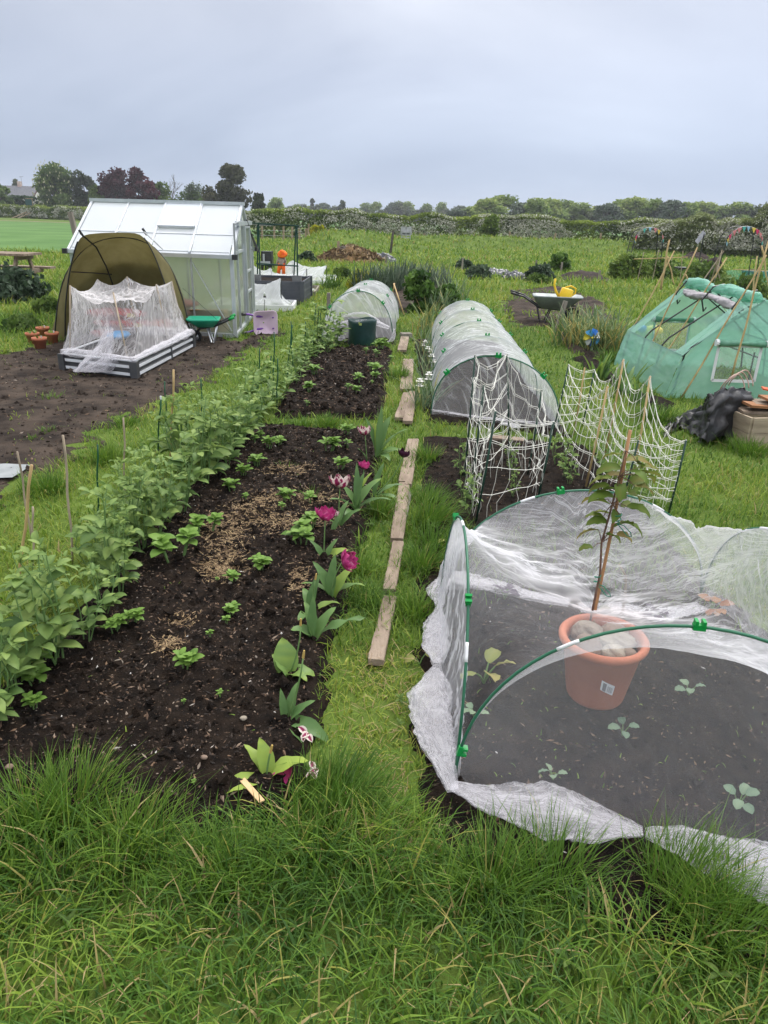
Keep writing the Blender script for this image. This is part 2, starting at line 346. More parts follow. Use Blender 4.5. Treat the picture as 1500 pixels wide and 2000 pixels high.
def soil(name, poly, res, hgt, clod, mat, edge=0.12, seed=0, ragged=0.06):
    xs = [p[0] for p in poly]; ys = [p[1] for p in poly]
    X, Y = np.meshgrid(np.arange(min(xs)-0.1, max(xs)+0.1, res), np.arange(min(ys)-0.1, max(ys)+0.1, res), indexing='xy')
    d = dpoly(X, Y, poly) + ragged*2*(fbm(X*6, Y*6, seed+40, 3)-0.5)
    k = sstep(-0.02, edge, d)
    f1 = min(13, .17/res); f2 = min(30, .38/res); q1 = .62
    z = hgt*k*(0.7+0.6*fbm(X*1.6, Y*1.6, seed)) + clod*q1*(fbm(X*f1, Y*f1, seed+1, 2, 0.6)-0.4)*k + 0.5*clod*np.maximum(0, vn(X*f2, Y*f2, seed+6)-0.6)*2*k+0.7*clod*(fbm(X*3.7+2*fbm(X*2,Y*2,seed), Y*3.7, seed+3, 2)-0.5)*k + 0.006
    z = np.where(d < -0.01, -0.03+0.03*np.clip((d+0.05)/0.04, 0, 1), z) + zt(X, Y)
    b = B(); n, m = X.shape; I = np.arange(n*m).reshape(n, m); keep = (d > -0.08)
    fk = keep[:-1, :-1] | keep[1:, 1:]
    F = np.stack([I[:-1, :-1][fk], I[:-1, 1:][fk], I[1:, 1:][fk], I[1:, :-1][fk]], 1)
    b.add(np.stack([X, Y, z], -1).reshape(-1, 3), F)
    return struct(b.build(name, mat, smooth=True))
def bedz(x, y): return 0.03
# ground sheet: fine near by, coarse to the horizon
gx = np.concatenate([-np.geomspace(1500, 42, 26), np.linspace(-40, 44, 85), np.geomspace(46, 1500, 26)])
gy = np.concatenate([[-60, -20, -5], np.linspace(0, 62, 94), np.geomspace(63, 1600, 34)])
X, Y = np.meshgrid(gx, gy); Z = zt(X, Y)
b = B(); sheet(b, np.stack([X, Y, Z], -1)); struct(b.build('ground', GROUND, smooth=True))
b = B(); fx, fy = np.meshgrid(np.linspace(0, 1, 20), np.linspace(0, 1, 30))
c0, c1, c2, c3 = Vector((-9.0, 31, 0)), Vector((-60, 29, 0)), Vector((-190, 138, 0)), Vector((-13.5, 96, 0))
P_ = np.array([[c0.lerp(c1, a).lerp(c3.lerp(c2, a), q) for a in fx[0]] for q in fy[:, 0]]); P_[..., 2] += 0.08
sheet(b, P_); struct(b.build('crop_field', CROP))
b = B(); sheet(b, np.array([[(-60, 150, 0.1), (90, 150, 0.1)], [(-90, 300, 0.5), (140, 300, 0.5)]])); struct(b.build('far_field', CROP))
TRACK = M('sandy_track', (0.22, 0.18, 0.11), (0.12, 0.13, 0.05), vs=0.4)
b = B(); sheet(b, np.array([[(-200, 143, 0.09), (-14, 98, 0.09)], [(-200, 147, 0.09), (-14, 101.5, 0.09)]])); struct(b.build('field_path', TRACK))
soil('soil_bed_front', bedA, 0.0125, 0.05, 0.05, SOILD, seed=1)
soil('soil_bed_middle', bedB, 0.02, 0.07, 0.06, SOILD, seed=2)
soil('soil_bed_tunnel', bedC, 0.05, 0.05, 0.04, SOILD, seed=3)
soil('soil_bed_canes', bedG, 0.07, 0.05, 0.06, SOILT, seed=4)
soil('soil_bed_netted', bedD, 0.014, 0.025, 0.026, SOILD, seed=5)
soil('soil_bed_hooped', bedF, 0.03, 0.03, 0.04, SOILD, seed=6)
soil('bare_yard', yard, 0.025, 0.012, 0.022, SOILT, edge=0.25, seed=7, ragged=0.35)
soil('weedy_patch', weedy, 0.06, 0.03, 0.05, SOILT, edge=0.3, seed=8, ragged=0.3)
soil('soil_strip', strip, 0.03, 0.03, 0.05, SOILD, seed=9)
soil('garlic_bed', garlic, 0.03, 0.03, 0.05, SOILT, seed=10)
# crumbs, chips and small stones lying on the soil
CHIP = M('chips', (0, 0, 0), tint=True, rough=0.8, ramp=[(0, (0.015, 0.012, 0.01)), (0.35, (0.055, 0.034, 0.022)), (0.6, (0.16, 0.10, 0.06)), (0.8, (0.24, 0.20, 0.16)), (1, (0.5, 0.48, 0.45))])
def debris(name, poly, n, s0, s1, seed, zb=0.05, dark=0.5):
    g = np.random.default_rng(seed); xs = [p[0] for p in poly]; ys = [p[1] for p in poly]
    x = g.uniform(min(xs), max(xs), n*3); y = g.uniform(min(ys), max(ys), n*3); k = dpoly(x, y, poly) > 0.04; x = x[k][:n]; y = y[k][:n]; n = len(x)
    el = g.uniform(1, 4, n); s = g.uniform(s0, s1, n)*g.uniform(0.25, 1, n)**1.5
    dz = g.uniform(0.01, 0.02, n)
    C = np.stack([x, y, np.full(n, zb)+dz], -1); a = g.uniform(0, 2*math.pi, n); tl = g.normal(0, 0.35, n)
    e = np.stack([np.cos(a)*np.cos(tl), np.sin(a)*np.cos(tl), np.sin(tl)], -1); f = np.stack([-np.sin(a), np.cos(a), g.normal(0, 0.3, n)], -1); u = np.cross(e, f)
    A = e*(s*el/2)[:, None]; F_ = f*(s/2)[:, None]; U = u*(s*0.35)[:, None]
    V = np.stack([C-A, C+F_, C+A, C-F_, C+U*g.uniform(0.5, 1.5, n)[:, None], C-U], 1).reshape(-1, 3)
    base = np.arange(n)[:, None]*6; T = np.concatenate([base+np.array(t) for t in ((0, 1, 4), (1, 2, 4), (2, 3, 4), (3, 0, 4), (1, 0, 5), (2, 1, 5), (3, 2, 5), (0, 3, 5))])
    tt = np.clip(g.beta(1.1, 2.2, n)*(0.5+dark), 0, 1); tt[g.random(n) < 0.005] = 1.0
    b = B(); b.add(V, T, 0, np.repeat(tt, 6)); return b.build(name, CHIP)
from mathutils.bvhtree import BVHTree
def surf(objname):
    o = sc.objects[objname]; me = o.data
    vs_ = [v.co.copy() for v in me.vertices]; return BVHTree.FromPolygons(vs_, [tuple(p.vertices) for p in me.polygons])
BV = {k: surf(k) for k in ('soil_bed_front', 'soil_bed_middle', 'soil_bed_netted', 'bare_yard', 'soil_bed_hooped')}
def gz(x, y):
    z = float(zt(x, y))
    for t in BV.values():
        r = t.ray_cast(Vector((x, y, 2)), Vector((0, 0, -1)))
        if r[0] is not None: z = max(z, r[0].z)
    return z
def drop(o, key, lift=0.0, k=6):
    "let each loose bit settle on the soil under it"
    me = o.data; n = len(me.vertices); co = np.zeros(n*3, np.float32); me.vertices.foreach_get('co', co); co = co.reshape(-1, k, 3)
    c = co.mean(1)
    for i in range(len(co)):
        r = BV[key].ray_cast(Vector((c[i, 0], c[i, 1], 2)), Vector((0, 0, -1)))
        if r[0] is not None: co[i, :, 2] += r[0].z+lift-c[i, 2]
    me.vertices.foreach_set('co', co.ravel()); me.update()
for nm, key, poly, n, s0, s1, sd in (('soil_crumbs', 'soil_bed_front', bedA, 21000, 0.003, 0.013, 1), ('soil_crumbs', 'soil_bed_middle', bedB, 7000, 0.006, 0.022, 2), ('soil_crumbs', 'soil_bed_netted', bedD, 12000, 0.003, 0.012, 3), ('soil_crumbs', 'bare_yard', yard, 4000, 0.006, 0.024, 4)):
    o = debris(nm, poly, n, s0, s1, sd, dark=0.42 if sd != 3 else 0.3); tag(o, 'brown chips, crumbs and tiny stones scattered over the dark soil', 'soil crumbs', kind='stuff'); drop(o, key, 0.001)
for nm, key, poly, n, s0, s1, sd in (('soil_clods', 'soil_bed_front', bedA, 3000, 0.010, 0.034, 21), ('soil_clods', 'soil_bed_middle', bedB, 1300, 0.016, 0.050, 22), ('soil_clods', 'soil_bed_netted', bedD, 1500, 0.008, 0.024, 23), ('soil_clods', 'bare_yard', yard, 1200, 0.012, 0.05, 24)):
    o = debris(nm, poly, n, s0, s1, sd, dark=-0.28); o.data.materials[0] = SOILD if key != 'bare_yard' else SOILT; me = o.data; co = np.zeros(len(me.vertices)*3, np.float32); me.vertices.foreach_get('co', co); co = co.reshape(-1, 6, 3); c_ = co.mean(1, keepdims=True); d_ = co-c_
    L_ = np.linalg.norm(d_, axis=2, keepdims=True).max(1, keepdims=True); co = c_+d_/(np.linalg.norm(d_, axis=2, keepdims=True)+1e-9)*L_*np.random.default_rng(sd).uniform(.35, .75, d_.shape[:2]+(1,)); me.vertices.foreach_set('co', co.ravel()); tag(o, 'small dark earth clods lying on the soil', 'soil clods', kind='stuff'); drop(o, key, 0.003)
# straw mulch, in the patches the photo shows
STRAW = M('straw', (0, 0, 0), tint=True, rough=0.7, ramp=[(0, (0.06, 0.036, 0.02)), (0.5, (0.20, 0.13, 0.065)), (1, (0.38, 0.28, 0.15))])
pts = []; g = np.random.default_rng(5)
for (u, v, ru, rv, n) in ((560, 918, 45, 10, 260), (600, 975, 60, 14, 330), (500, 1005, 60, 20, 420), (430, 1035, 50, 22, 420), (440, 1090, 40, 35, 420), (560, 1030, 50, 16, 260), (420, 1115, 24, 14, 160), (330, 1265, 22, 14, 130), (585, 1140, 18, 25, 140), (640, 1020, 24, 14, 110), (350, 1215, 24, 12, 60), (520, 980, 30, 8, 120), (690, 990, 22, 12, 60)):
    for i in range(int(n*2.2)):
        p = G(u+g.normal(0, ru*0.62), v+g.normal(0, rv*0.62), 0.05); pts.append((p.x, p.y))
pts = np.array(pts); n = len(pts); a = g.uniform(0, math.pi*2, n); ln = g.uniform(0.006, 0.05, n)*g.uniform(0.3, 1, n); wd = g.uniform(0.0007, 0.0021, n)
C = np.stack([pts[:, 0], pts[:, 1], np.full(n, 0.06)], -1); e = np.stack([np.cos(a), np.sin(a), g.normal(0, 0.16, n)], -1)*(ln/2)[:, None]; f = np.stack([-np.sin(a), np.cos(a), g.normal(0, 0.5, n)], -1)*wd[:, None]
b = B(); b.add(np.stack([C-e-f, C-e+f, C+e+f, C+e-f], 1).reshape(-1, 3), np.arange(4*n).reshape(n, 4), 0, np.repeat(g.uniform(0, 1, n), 4))
o = tag(b.build('straw_mulch', STRAW), 'yellow brown chopped straw lying in patches on the potato bed', 'straw', kind='stuff'); drop(o, 'soil_bed_front', 0.004, 4)
me = o.data
# ---------------------------------------------------------------- grass
GRASS = M('grass_blade', (0, 0, 0), tint=True, rough=0.55, spec=0.25, trans=0.35, ramp=[(0, (0.034, 0.090, 0.013)), (0.3, (0.096, 0.195, 0.022)), (0.6, (0.235, 0.330, 0.042)), (0.82, (0.34, 0.35, 0.065)), (0.93, (0.30, 0.25, 0.085)), (1, (0.42, 0.33, 0.16))])
def blades(x, y, z, hgt, wid, tint, g, lean=0.55, az=None, bias=None):
    n = len(x); a = g.uniform(0, 2*math.pi, n) if az is None else az
    le = np.clip(g.normal(0, 0.3, n)+lean, 0.05, 1.4); wa = a+math.pi/2+g.normal(0, 0.4, n)
    t = np.array([0, 0.34, 0.68, 1.0]); V = np.zeros((n, 7, 3)); k = 0
    for i, q in enumerate(t):
        r = hgt*q*np.sin(le*(0.35+0.75*q)); h = hgt*q*np.cos(le*(0.35+0.75*q))
        cx = x+np.cos(a)*r; cy = y+np.sin(a)*r; cz = z+h
        if bias is not None: cx = cx+bias[0]*hgt*q*q; cy = cy+bias[1]*hgt*q*q
        w_ = wid*(1-0.75*q)/2
        if i < 3:
            V[:, k] = np.stack([cx-np.cos(wa)*w_, cy-np.sin(wa)*w_, cz], -1); V[:, k+1] = np.stack([cx+np.cos(wa)*w_, cy+np.sin(wa)*w_, cz], -1); k += 2
        else: V[:, 6] = np.stack([cx, cy, cz], -1)
    base = np.arange(n)[:, None]*7
    Q = np.concatenate([base+np.array(q) for q in ((0, 1, 3, 2), (2, 3, 5, 4))]); T = base+np.array((4, 5, 6))
    return V.reshape(-1, 3), Q, T, np.repeat(tint, 7)
def lay(b, V, Q, T, tt):
    n0 = b.n; b.add(V, Q, 0, tt); b.T.append(T+n0); b.mt.append(np.zeros(len(T)))
def field_h(x, y):
    "sward height"
    h = 0.055+0.05*fbm(x*2.2, y*2.2, 21, 3)
    h = np.where((y < 1.72) & (x < 0.2), 0.105+0.085*(1-.75*np.exp(-((x+.47)/.20)**2))*np.exp(-((y-1.43)/0.18)**2)*(0.4+1.0*vn(x*3.3, y*2, 4)) + 0.02*vn(x*9, y*9, 2), h)
    h = np.where((y < 1.5) & (x >= 0.2), 0.105+0.085*np.exp(-((y-(1.30-0.12*(x-0.3)))/0.15)**2)*(0.35+1.0*vn(x*3.3, y*2, 14)), h)
    h = np.where((np.abs(x-0.05) < 0.26) & (y > 1.62) & (y < 2.5), 0.035+0.03*vn(x*12, y*7, 9), h)
    h = np.where((np.abs(x-0.02) < 0.30) & (y >= 2.5) & (y < 12), 0.06+0.075*vn(x*7, y*4, 19), h)
    h = np.where(y > 9, h+0.05*sstep(9, 15, y), h); h = np.where(y > 14, h+0.13*sstep(14, 24, y)*(0.4+fbm(x*0.7, y*0.7, 31)), h)
    h = np.where((x < -3.2) & (y > 8.5), h+0.12*fbm(x*1.1, y*1.1, 33), h)
    return h
b = B(); b2 = B(); g = np.random.default_rng(77)
for (y0, y1, dens, wd, bb) in ((0.82, 1.35, 5600, 0.0058, b), (1.35, 2.0, 5600, 0.0056, b), (2.0, 3.2, 4600, 0.0052, b), (3.2, 5.0, 2900, 0.0058, b), (5, 8, 1350, 0.0082, b), (8, 13, 560, 0.013, b), (13, 21, 190, 0.024, b), (21, 34, 70, 0.040, b), (34, 58, 26, 0.07, b)):
    hw = 0.62*y1+(1.5 if y1 <= 5 else .9); n = int(dens*(y1-y0)*hw*2); x = g.uniform(-hw, hw, n); y = g.uniform(y0, y1, n)
    k = np.abs(x) < 0.60*y+(1.45 if y1 <= 5 else .85); x = x[k]; y = y[k]
    k = np.ones(len(x), bool)
    for i, s in enumerate(SOILS):
        rag = 0.35 if s is yard else (0.5 if s is weedy else 0.10)
        k &= dpoly(x, y, s)+rag*(fbm(x*5, y*5, 60+i, 3)-0.5)*(1.0) < 0.015
    k &= ~((x < -9) & (x > -60) & (y > 31.5) & inpoly(x, y, [(-9, 31), (-60, 29), (-190, 138), (-13.5, 96)]))
    k &= vn(x*4.5, y*4.5, 90) + g.random(len(x))*0.9 > 0.35
    x = x[k]; y = y[k]; n = len(x); h = field_h(x, y)*g.uniform(0.45, 1.2, n)
    dry = fbm(x*1.3, y*1.3, 50, 3); pathy = np.exp(-((x-0.03)/0.22)**2)*(y < 2.5)*(y > 1.45)
    tint = np.clip(0.06+0.56*g.beta(1.4, 1.4, n)+0.55*(dry-0.45)+0.26*pathy+np.where((x < -1.3) & (y > 2.3) & (y < 8), 0.16, 0)-0.10*((y < 1.7) & (y > 1.25))-0.13*(y < 1.75)*(np.abs(x-.05) > .18)+np.where((y > 12), 0.10, 0), 0.02, 0.80)
    dead = g.random(n) < (0.035+0.10*pathy+0.05*(dry > 0.55)+0.06*(y < 1.25)); tint = np.where(dead, g.uniform(0.84, 1, n), tint)
    lay(bb, *blades(x, y, zt(x, y)-0.004, h, wd*g.uniform(0.55, 1.35, n)*np.where(g.random(n) < .07, 1.7, 1), tint, g, lean=np.where(y < 1.3, .95, .75)))
# lush tufts hanging over the bed edges and along the planks
for (u, v, n, h, r, bx, by) in ((60, 1615, 420, .19, .09, 0, 0), (150, 1600, 420, .20, .08, .1, .1), (260, 1660, 380, .17, .10, .2, 0), (470, 1720, 300, .12, .10, 0, 0), (400, 1710, 320, .13, .10, 0, 0), (660, 1570, 560, .17, .10, .3, .1), (700, 1640, 500, .14, .12, .4, .1), (600, 1670, 300, .12, .08, 0, .0), (960, 1740, 420, .17, .09, .1, .1), (1080, 1730, 300, .18, .08, .1, .2), (1330, 1760, 480, .19, .09, .3, .1), (1430, 1790, 300, .16, .09, 0, .1), (1400, 1840, 300, .18, .09, 0, .1),
        (840, 1030, 420, .22, .09, .25, -.1), (850, 1075, 300, .18, .10, .3, 0), (835, 985, 300, .15, .08, .1, 0), (825, 1110, 320, .15, .08, .1, 0), (810, 1200, 320, .12, .09, 0, 0), (700, 1120, 260, .12, .06, .1, 0), (740, 1010, 260, .15, .05, .1, 0), (715, 1180, 220, .11, .07, .2, 0), (835, 900, 260, .14, .07, 0, 0), (640, 832, 260, .12, .09, 0, 0), (590, 835, 220, .10, .10, 0, 0), (780, 740, 260, .16, .10, 0, 0), (825, 770, 260, .16, .10, 0, 0), (560, 925, 90, .10, .03, 0, 0), (610, 985, 60, .13, .015, 0, 0), (330, 870, 240, .14, .14, 0, 0), (250, 830, 160, .10, .12, 0, 0), (90, 960, 320, .15, .12, 0, 0), (200, 900, 300, .15, .12, 0, 0), (95, 845, 60, .06, .06, 0, 0), (105, 780, 80, .07, .1, 0, 0), (60, 860, 50, .05, .05, 0, 0), (620, 700, 120, .12, .12, 0, 0), (745, 680, 140, .14, .1, 0, 0), (1280, 820, 300, .2, .16, 0, 0), (1395, 850, 300, .16, .14, 0, 0), (1460, 885, 300, .16, .14, 0, 0), (1190, 705, 160, .2, .1, 0, 0)):
    p = G(u, v); x = g.normal(p.x, r*0.55, n); y = g.normal(p.y, r*0.55, n); d = np.hypot(p.x, p.y)
    hh = h*g.uniform(0.55, 1.2, n); a = np.arctan2(y-p.y, x-p.x)+g.normal(0, 0.7, n)
    t = np.clip(0.10+0.36*g.beta(2, 2, n)+g.normal(0, 0.04), 0, 0.7); t = np.where(g.random(n) < 0.03, 0.9, t)
    lay(b, *blades(x, y, zt(x, y)-0.004, hh, (0.0028+0.0008*d)*g.uniform(0.7, 1.4, n), t, g, lean=0.6, az=a, bias=(bx, by)))
tag(b.build('grass', GRASS), 'green grass of the paths and the field round the beds', 'grass', kind='stuff')
# dry clippings on the path
n = 480; x = np.concatenate([g.normal(0.04, 0.10, 220), g.normal(0.02, 0.07, 200), g.uniform(-0.9, 1.4, 60)]); y = np.concatenate([g.uniform(1.5, 2.5, 220), g.normal(1.52, 0.07, 200), g.uniform(0.95, 1.35, 60)])
a = g.uniform(0, 6.28, n); ln = g.uniform(0.012, 0.06, n); C = np.stack([x, y, g.uniform(0.025, 0.055, n)], -1)
e = np.stack([np.cos(a), np.sin(a), g.normal(0, 0.25, n)], -1)*(ln/2)[:, None]; f = np.stack([-np.sin(a), np.cos(a), g.normal(0, 0.4, n)], -1)*g.uniform(0.0005, 0.001, n)[:, None]
bb = B(); bb.add(np.stack([C-e-f, C-e+f, C+e+f, C+e-f], 1).reshape(-1, 3), np.arange(4*n).reshape(n, 4), 0, np.repeat(g.uniform(0.4, 1, n), 4))
tag(bb.build('dry_grass_clippings', STRAW), 'straw coloured dry grass stalks strewn on the grass path', 'clippings', kind='stuff')
# ---------------------------------------------------------------- trees and hedges of the distance
BARK = M('bark', (0.05, 0.04, 0.03), (0.11, 0.09, 0.065), rough=0.9, vs=8, bump=0.6, bs=30)
def LEAFM(name, c0, c1, c2, tr=0.25, rough=0.6): return M(name, (0, 0, 0), tint=True, rough=rough, spec=0.2, trans=tr, ramp=[(0, c0), (0.5, c1), (1, c2)])
L_MID = LEAFM('leaf_mid', (0.038, 0.078, 0.018), (0.085, 0.145, 0.030), (0.16, 0.235, 0.055), 0.35)
L_FRESH = LEAFM('leaf_fresh', (0.055, 0.10, 0.018), (0.13, 0.20, 0.035), (0.23, 0.30, 0.065))
L_DARK = LEAFM('leaf_dark', (0.014, 0.026, 0.012), (0.030, 0.050, 0.020), (0.06, 0.085, 0.032))
L_CONI = LEAFM('leaf_conifer', (0.035, 0.055, 0.030), (0.070, 0.10, 0.048), (0.12, 0.145, 0.07))
L_COPPER = LEAFM('leaf_copper', (0.022, 0.006, 0.010), (0.070, 0.016, 0.026), (0.14, 0.036, 0.045))
L_OLIVE = LEAFM('leaf_olive', (0.030, 0.036, 0.016), (0.060, 0.068, 0.028), (0.11, 0.11, 0.05))
L_GREY = LEAFM('leaf_grey', (0.05, 0.075, 0.05), (0.11, 0.15, 0.10), (0.20, 0.24, 0.17))
L_FAR = LEAFM('leaf_far', (0.115, 0.175, 0.050), (0.205, 0.285, 0.078), (0.32, 0.38, 0.12), 0.45)
BLOSSOM = M('blossom', (0, 0, 0), tint=True, rough=0.7, trans=0.2, ramp=[(0, (0.32, 0.34, 0.24)), (1, (0.72, 0.70, 0.62))])
CANDLE = M('chestnut_candle', (0.42, 0.42, 0.24), rough=0.7)
def crown_points(g, h, r, shape, n, clumps):
    "leaf positions gathered into clumps over an uneven crown between 0 and h"
    cc = []; k = 0
    while len(cc) < clumps:
        q = g.uniform(0.0, 1); a = g.uniform(0, 2*math.pi)
        if shape == 'cone': rad = r*(1-q)**0.75*(0.55+0.45*min(1, q*6+0.3))
        elif shape == 'column': rad = r*math.sin(math.pi*min(1, max(0.03, q*0.92+0.06)))**0.5
        elif shape == 'dome': rad = r*math.sqrt(max(0.02, 1-((q-0.36)/0.66)**2)) if q > 0.36 else r*(0.74+0.26*q/0.36)
        else: rad = r*math.sqrt(max(0.03, 1-(2*q-1)**2))
        s = math.sqrt(g.uniform(0.25, 1.0)); cc.append((math.cos(a)*rad*s*0.72, math.sin(a)*rad*s*0.72, h*q, g.uniform(0.6, 1.25)))
    cc = np.array(cc); i = g.integers(0, clumps, n); cr = r*0.40*cc[i, 3]
    if shape == 'cone': cr = cr*0.75
    d = g.normal(size=(n, 3)); d /= np.linalg.norm(d, axis=1)[:, None]; q = g.uniform(0.12, 1, n)**0.5
    P_ = cc[i, :3]+d*(cr*q)[:, None]*np.array([1, 1, 0.8])
    return P_, i, cc
def tree_parts(b, bt, h, r, shape, n, clumps, leafs, seed, trunk_h=0.25, tint0=0.5, spread=0.35, up=0.0):
    g = np.random.default_rng(seed); th = h*trunk_h; P_, i, cc = crown_points(g, h-th*0.8, r, shape, n, clumps); P_[:, 2] += th*0.8
    V, F = cards(P_, leafs, seed+1, up=up); ct = g.normal(0, spread*0.6, clumps)
    t = np.clip(tint0+ct[i]+g.normal(0, 0.14, n), 0, 1); b.add(V, F, 0, np.repeat(t, 4))
    tr = h*0.022+0.02
    tube(bt, [(0, 0, -0.1), (0.02*h, 0, th), (0.0, 0.01*h, h*0.55), (0, 0, h*0.9)], [tr*1.3, tr, tr*0.6, tr*0.15], 7)
    for k in range(min(12, clumps)):
        c = cc[k*(clumps//min(12, clumps)) % clumps]; z0 = th+(c[2])*0.45
        tube(bt, [(0, 0, z0), (c[0]*0.5, c[1]*0.5, (z0+c[2]+th*0.8)/2+0.03*h), (c[0], c[1], c[2]+th*0.8)], [tr*0.5, tr*0.32, tr*0.08], 5)
def tree(name, label, loc, h, r, shape, n, clumps, leafs, mat, seed, trunk_h=0.25, tint0=0.5, spread=0.35, group=None, extra=None, up=0.0, cat='tree'):
    t = root(name, label, cat, loc, group); b, bt = B(), B(); tree_parts(b, bt, h, r, shape, n, clumps, leafs, seed, trunk_h, tint0, spread, up)
    o = np.asarray(loc)
    for q in (b, bt): q.V = [v+o for v in q.V]
    b.build('crown', mat, t); bt.build('trunk', BARK, t)
    if extra: extra(t, o)
    return t
def zc(u, v, Y):
    p = AY(u, v, Y); return p
YT = 172.0
def at_tree(u, vtop, Y, vb=None):
    p = AY(u, vtop, Y); return (p.x, Y, 0.0), p.z
# the garden trees behind the left hedge
loc, h = at_tree(103, 332, YT)
def candles(t, o):
    g = np.random.default_rng(3); n = 170; b = B(); a = g.uniform(0, 6.28, n); q = g.uniform(0.12, 0.98, n); hh = 12.0
    rad = 4.7*np.sqrt(np.clip(1-((q-0.36)/0.66)**2, 0.03, 1))
    C = o+np.stack([np.cos(a)*rad, np.sin(a)*rad, q*(hh-1.6)+1.5], -1)
    for c in C: lathe(b, [(0.001, -0.22), (0.10, -0.15), (0.07, 0.06), (0.001, 0.26)], c, 5)
    b.build('blossom', CANDLE, t)
tree('chestnut_tree', 'broad round green tree dotted with pale flower candles, next to the house roof', loc, h, 4.9, 'dome', 7000, 46, 0.50, L_MID, 21, 0.10, 0.42, 0.3, extra=candles)
loc, h = at_tree(160, 337, YT); tree('conifer_tree', 'dark green pointed conifer just right of the round flowering tree', loc, h, 2.9, 'column', 5200, 40, 0.42, L_DARK, 22, 0.06, 0.55, 0.25, up=1.0)
loc, h = at_tree(186, 366, YT-1); tree('young_tree', 'small light green tree between the dark conifer and the purple trees', loc, h, 2.5, 'dome', 2200, 24, 0.42, L_FRESH, 23, 0.08, 0.4)
loc, h = at_tree(222, 337, YT); tree('copper_beech_tree', 'left one of the two dark purple leaved trees above the greenhouse roof', loc, h, 4.3, 'round', 5000, 34, 0.48, L_COPPER, 24, 0.14, 0.45, 0.3)
loc, h = at_tree(274, 335, YT-2); tree('copper_beech_tree', 'right one of the two dark purple leaved trees above the greenhouse roof', loc, h, 4.3, 'round', 5000, 34, 0.48, L_COPPER, 25, 0.14, 0.45, 0.3)
def bare(name, label, loc, h, seed, leaves=0, mat=None):
    t = root(name, label, 'tree', loc); b = B(); g = np.random.default_rng(seed); tips = []
    def br(p, d, l, r, lev):
        q = p+d*l*0.5+Vector((g.normal(0, .05), g.normal(0, .05), .02))*l; e = p+d*l
        tube(b, [p, q, e], [r, r*0.8, r*0.6], 5, cap=False)
        if lev == 0: tips.append(e); return
        for k in range(3 if lev > 1 else 4):
            nd = (d+Vector((g.normal(0, .42), g.normal(0, .42), g.normal(0.22, .2)))).normalized(); br(p+d*l*(0.55+0.45*g.random()), nd, l*g.uniform(0.55, 0.8), r*0.55, lev-1)
    br(Vector(loc), Vector((0, 0, 1)), h*0.36, h*0.016, 4)
    b.build('trunk', BARK, t)
    if leaves:
        g2 = np.random.default_rng(seed+1); tp = np.array([tuple(x) for x in tips]); C = tp[g2.integers(0, len(tp), leaves)]+g2.normal(0, 0.35, (leaves, 3)); V, F = cards(C, 0.3, seed); c = B(); c.add(V, F, 0, np.repeat(g2.random(leaves), 4)); c.build('crown', mat, t)
    return t
loc, h = at_tree(326, 330, YT); bare('bare_tree', 'bare grey twiggy tree right of the purple trees', loc, h, 26)
loc, h = at_tree(376, 338, YT); bare('thin_tree', 'thin pale green tree with sparse leaves above the greenhouse ridge', loc, h, 27, 900, L_GREY)
loc, h = at_tree(311, 362, YT); tree('young_tree', 'low light green tree below the bare tree', loc, h, 3.1, 'dome', 2400, 24, 0.42, L_FRESH, 28, 0.08, 0.35)
loc, h = at_tree(375, 381, YT); tree('shrubby_tree', 'low dull green bush behind the greenhouse ridge, under the thin tree', loc, h, 4.6, 'dome', 2600, 24, 0.45, L_MID, 29, 0.08, 0.45)
loc, h = at_tree(452, 328, 150); tree('evergreen_oak_tree', 'tall dark olive tree rising behind the right end of the greenhouse roof', loc, h, 4.0, 'round', 6500, 44, 0.42, L_OLIVE, 30, 0.16, 0.40, 0.28)
loc, h = at_tree(505, 383, 148); tree('pine_tree', 'low blackish pine beside the tall olive tree', loc, h, 2.6, 'cone', 2600, 30, 0.42, L_DARK, 31, 0.08, 0.35, up=0.6)
loc, h = at_tree(412, 372, 152); tree('shrubby_tree', 'brownish green tree left of the tall olive tree, behind the ridge', loc, h, 3.0, 'dome', 2200, 22, 0.42, L_OLIVE, 32, 0.1, 0.7)
loc, h = at_tree(-4, 360, YT-10); tree('garden_tree', 'green tree at the edge of the picture before the grey roofed house', loc, h, 2.7, 'round', 2600, 24, 0.45, L_MID, 33, 0.2, 0.5)
loc, h = at_tree(28, 348, 240); tree('far_conifer_tree', 'tiny dark pointed tree rising over the grey house roof', loc, h, 2.0, 'cone', 900, 16, 0.6, L_CONI, 34, 0.1, 0.7, up=1.0)
# the wood beyond the hedge: individual trees, a few crown shapes copied
protos = []
for k, (shape, mat, t0) in enumerate((('round', L_FAR, 0.45), ('dome', L_FAR, 0.35), ('round', L_FAR, 0.7), ('dome', L_CONI, 0.6), ('round', L_GREY, 0.4))):
    protos.append((shape, mat, t0))
FAR = {}
def far_tree(kind, u, vtop, Y, width, label, group):
    (x, y, z), h = at_tree(u, vtop, Y); key = kind
    if key not in FAR:
        shape, mat, t0 = protos[kind]
        FAR[key] = tree('far_tree', label, (x, y, z), 10.0, 4.6, shape, 2600, 34, 0.62, mat, 60+kind, 0.10, t0, 0.35, group=group); o = FAR[key]
    else: o = dup(FAR[key], (x, y, z), 0, 1, label); o['group'] = group
    o.rotation_euler = (0, 0, random.uniform(0, 6.28)); wdt = width/FPX*Y/9.2; o.scale = (wdt, wdt, h/10.0)
g = random.Random(4)
NM = ['rounded green', 'spreading green', 'yellowish green', 'dark green', 'greyish green']
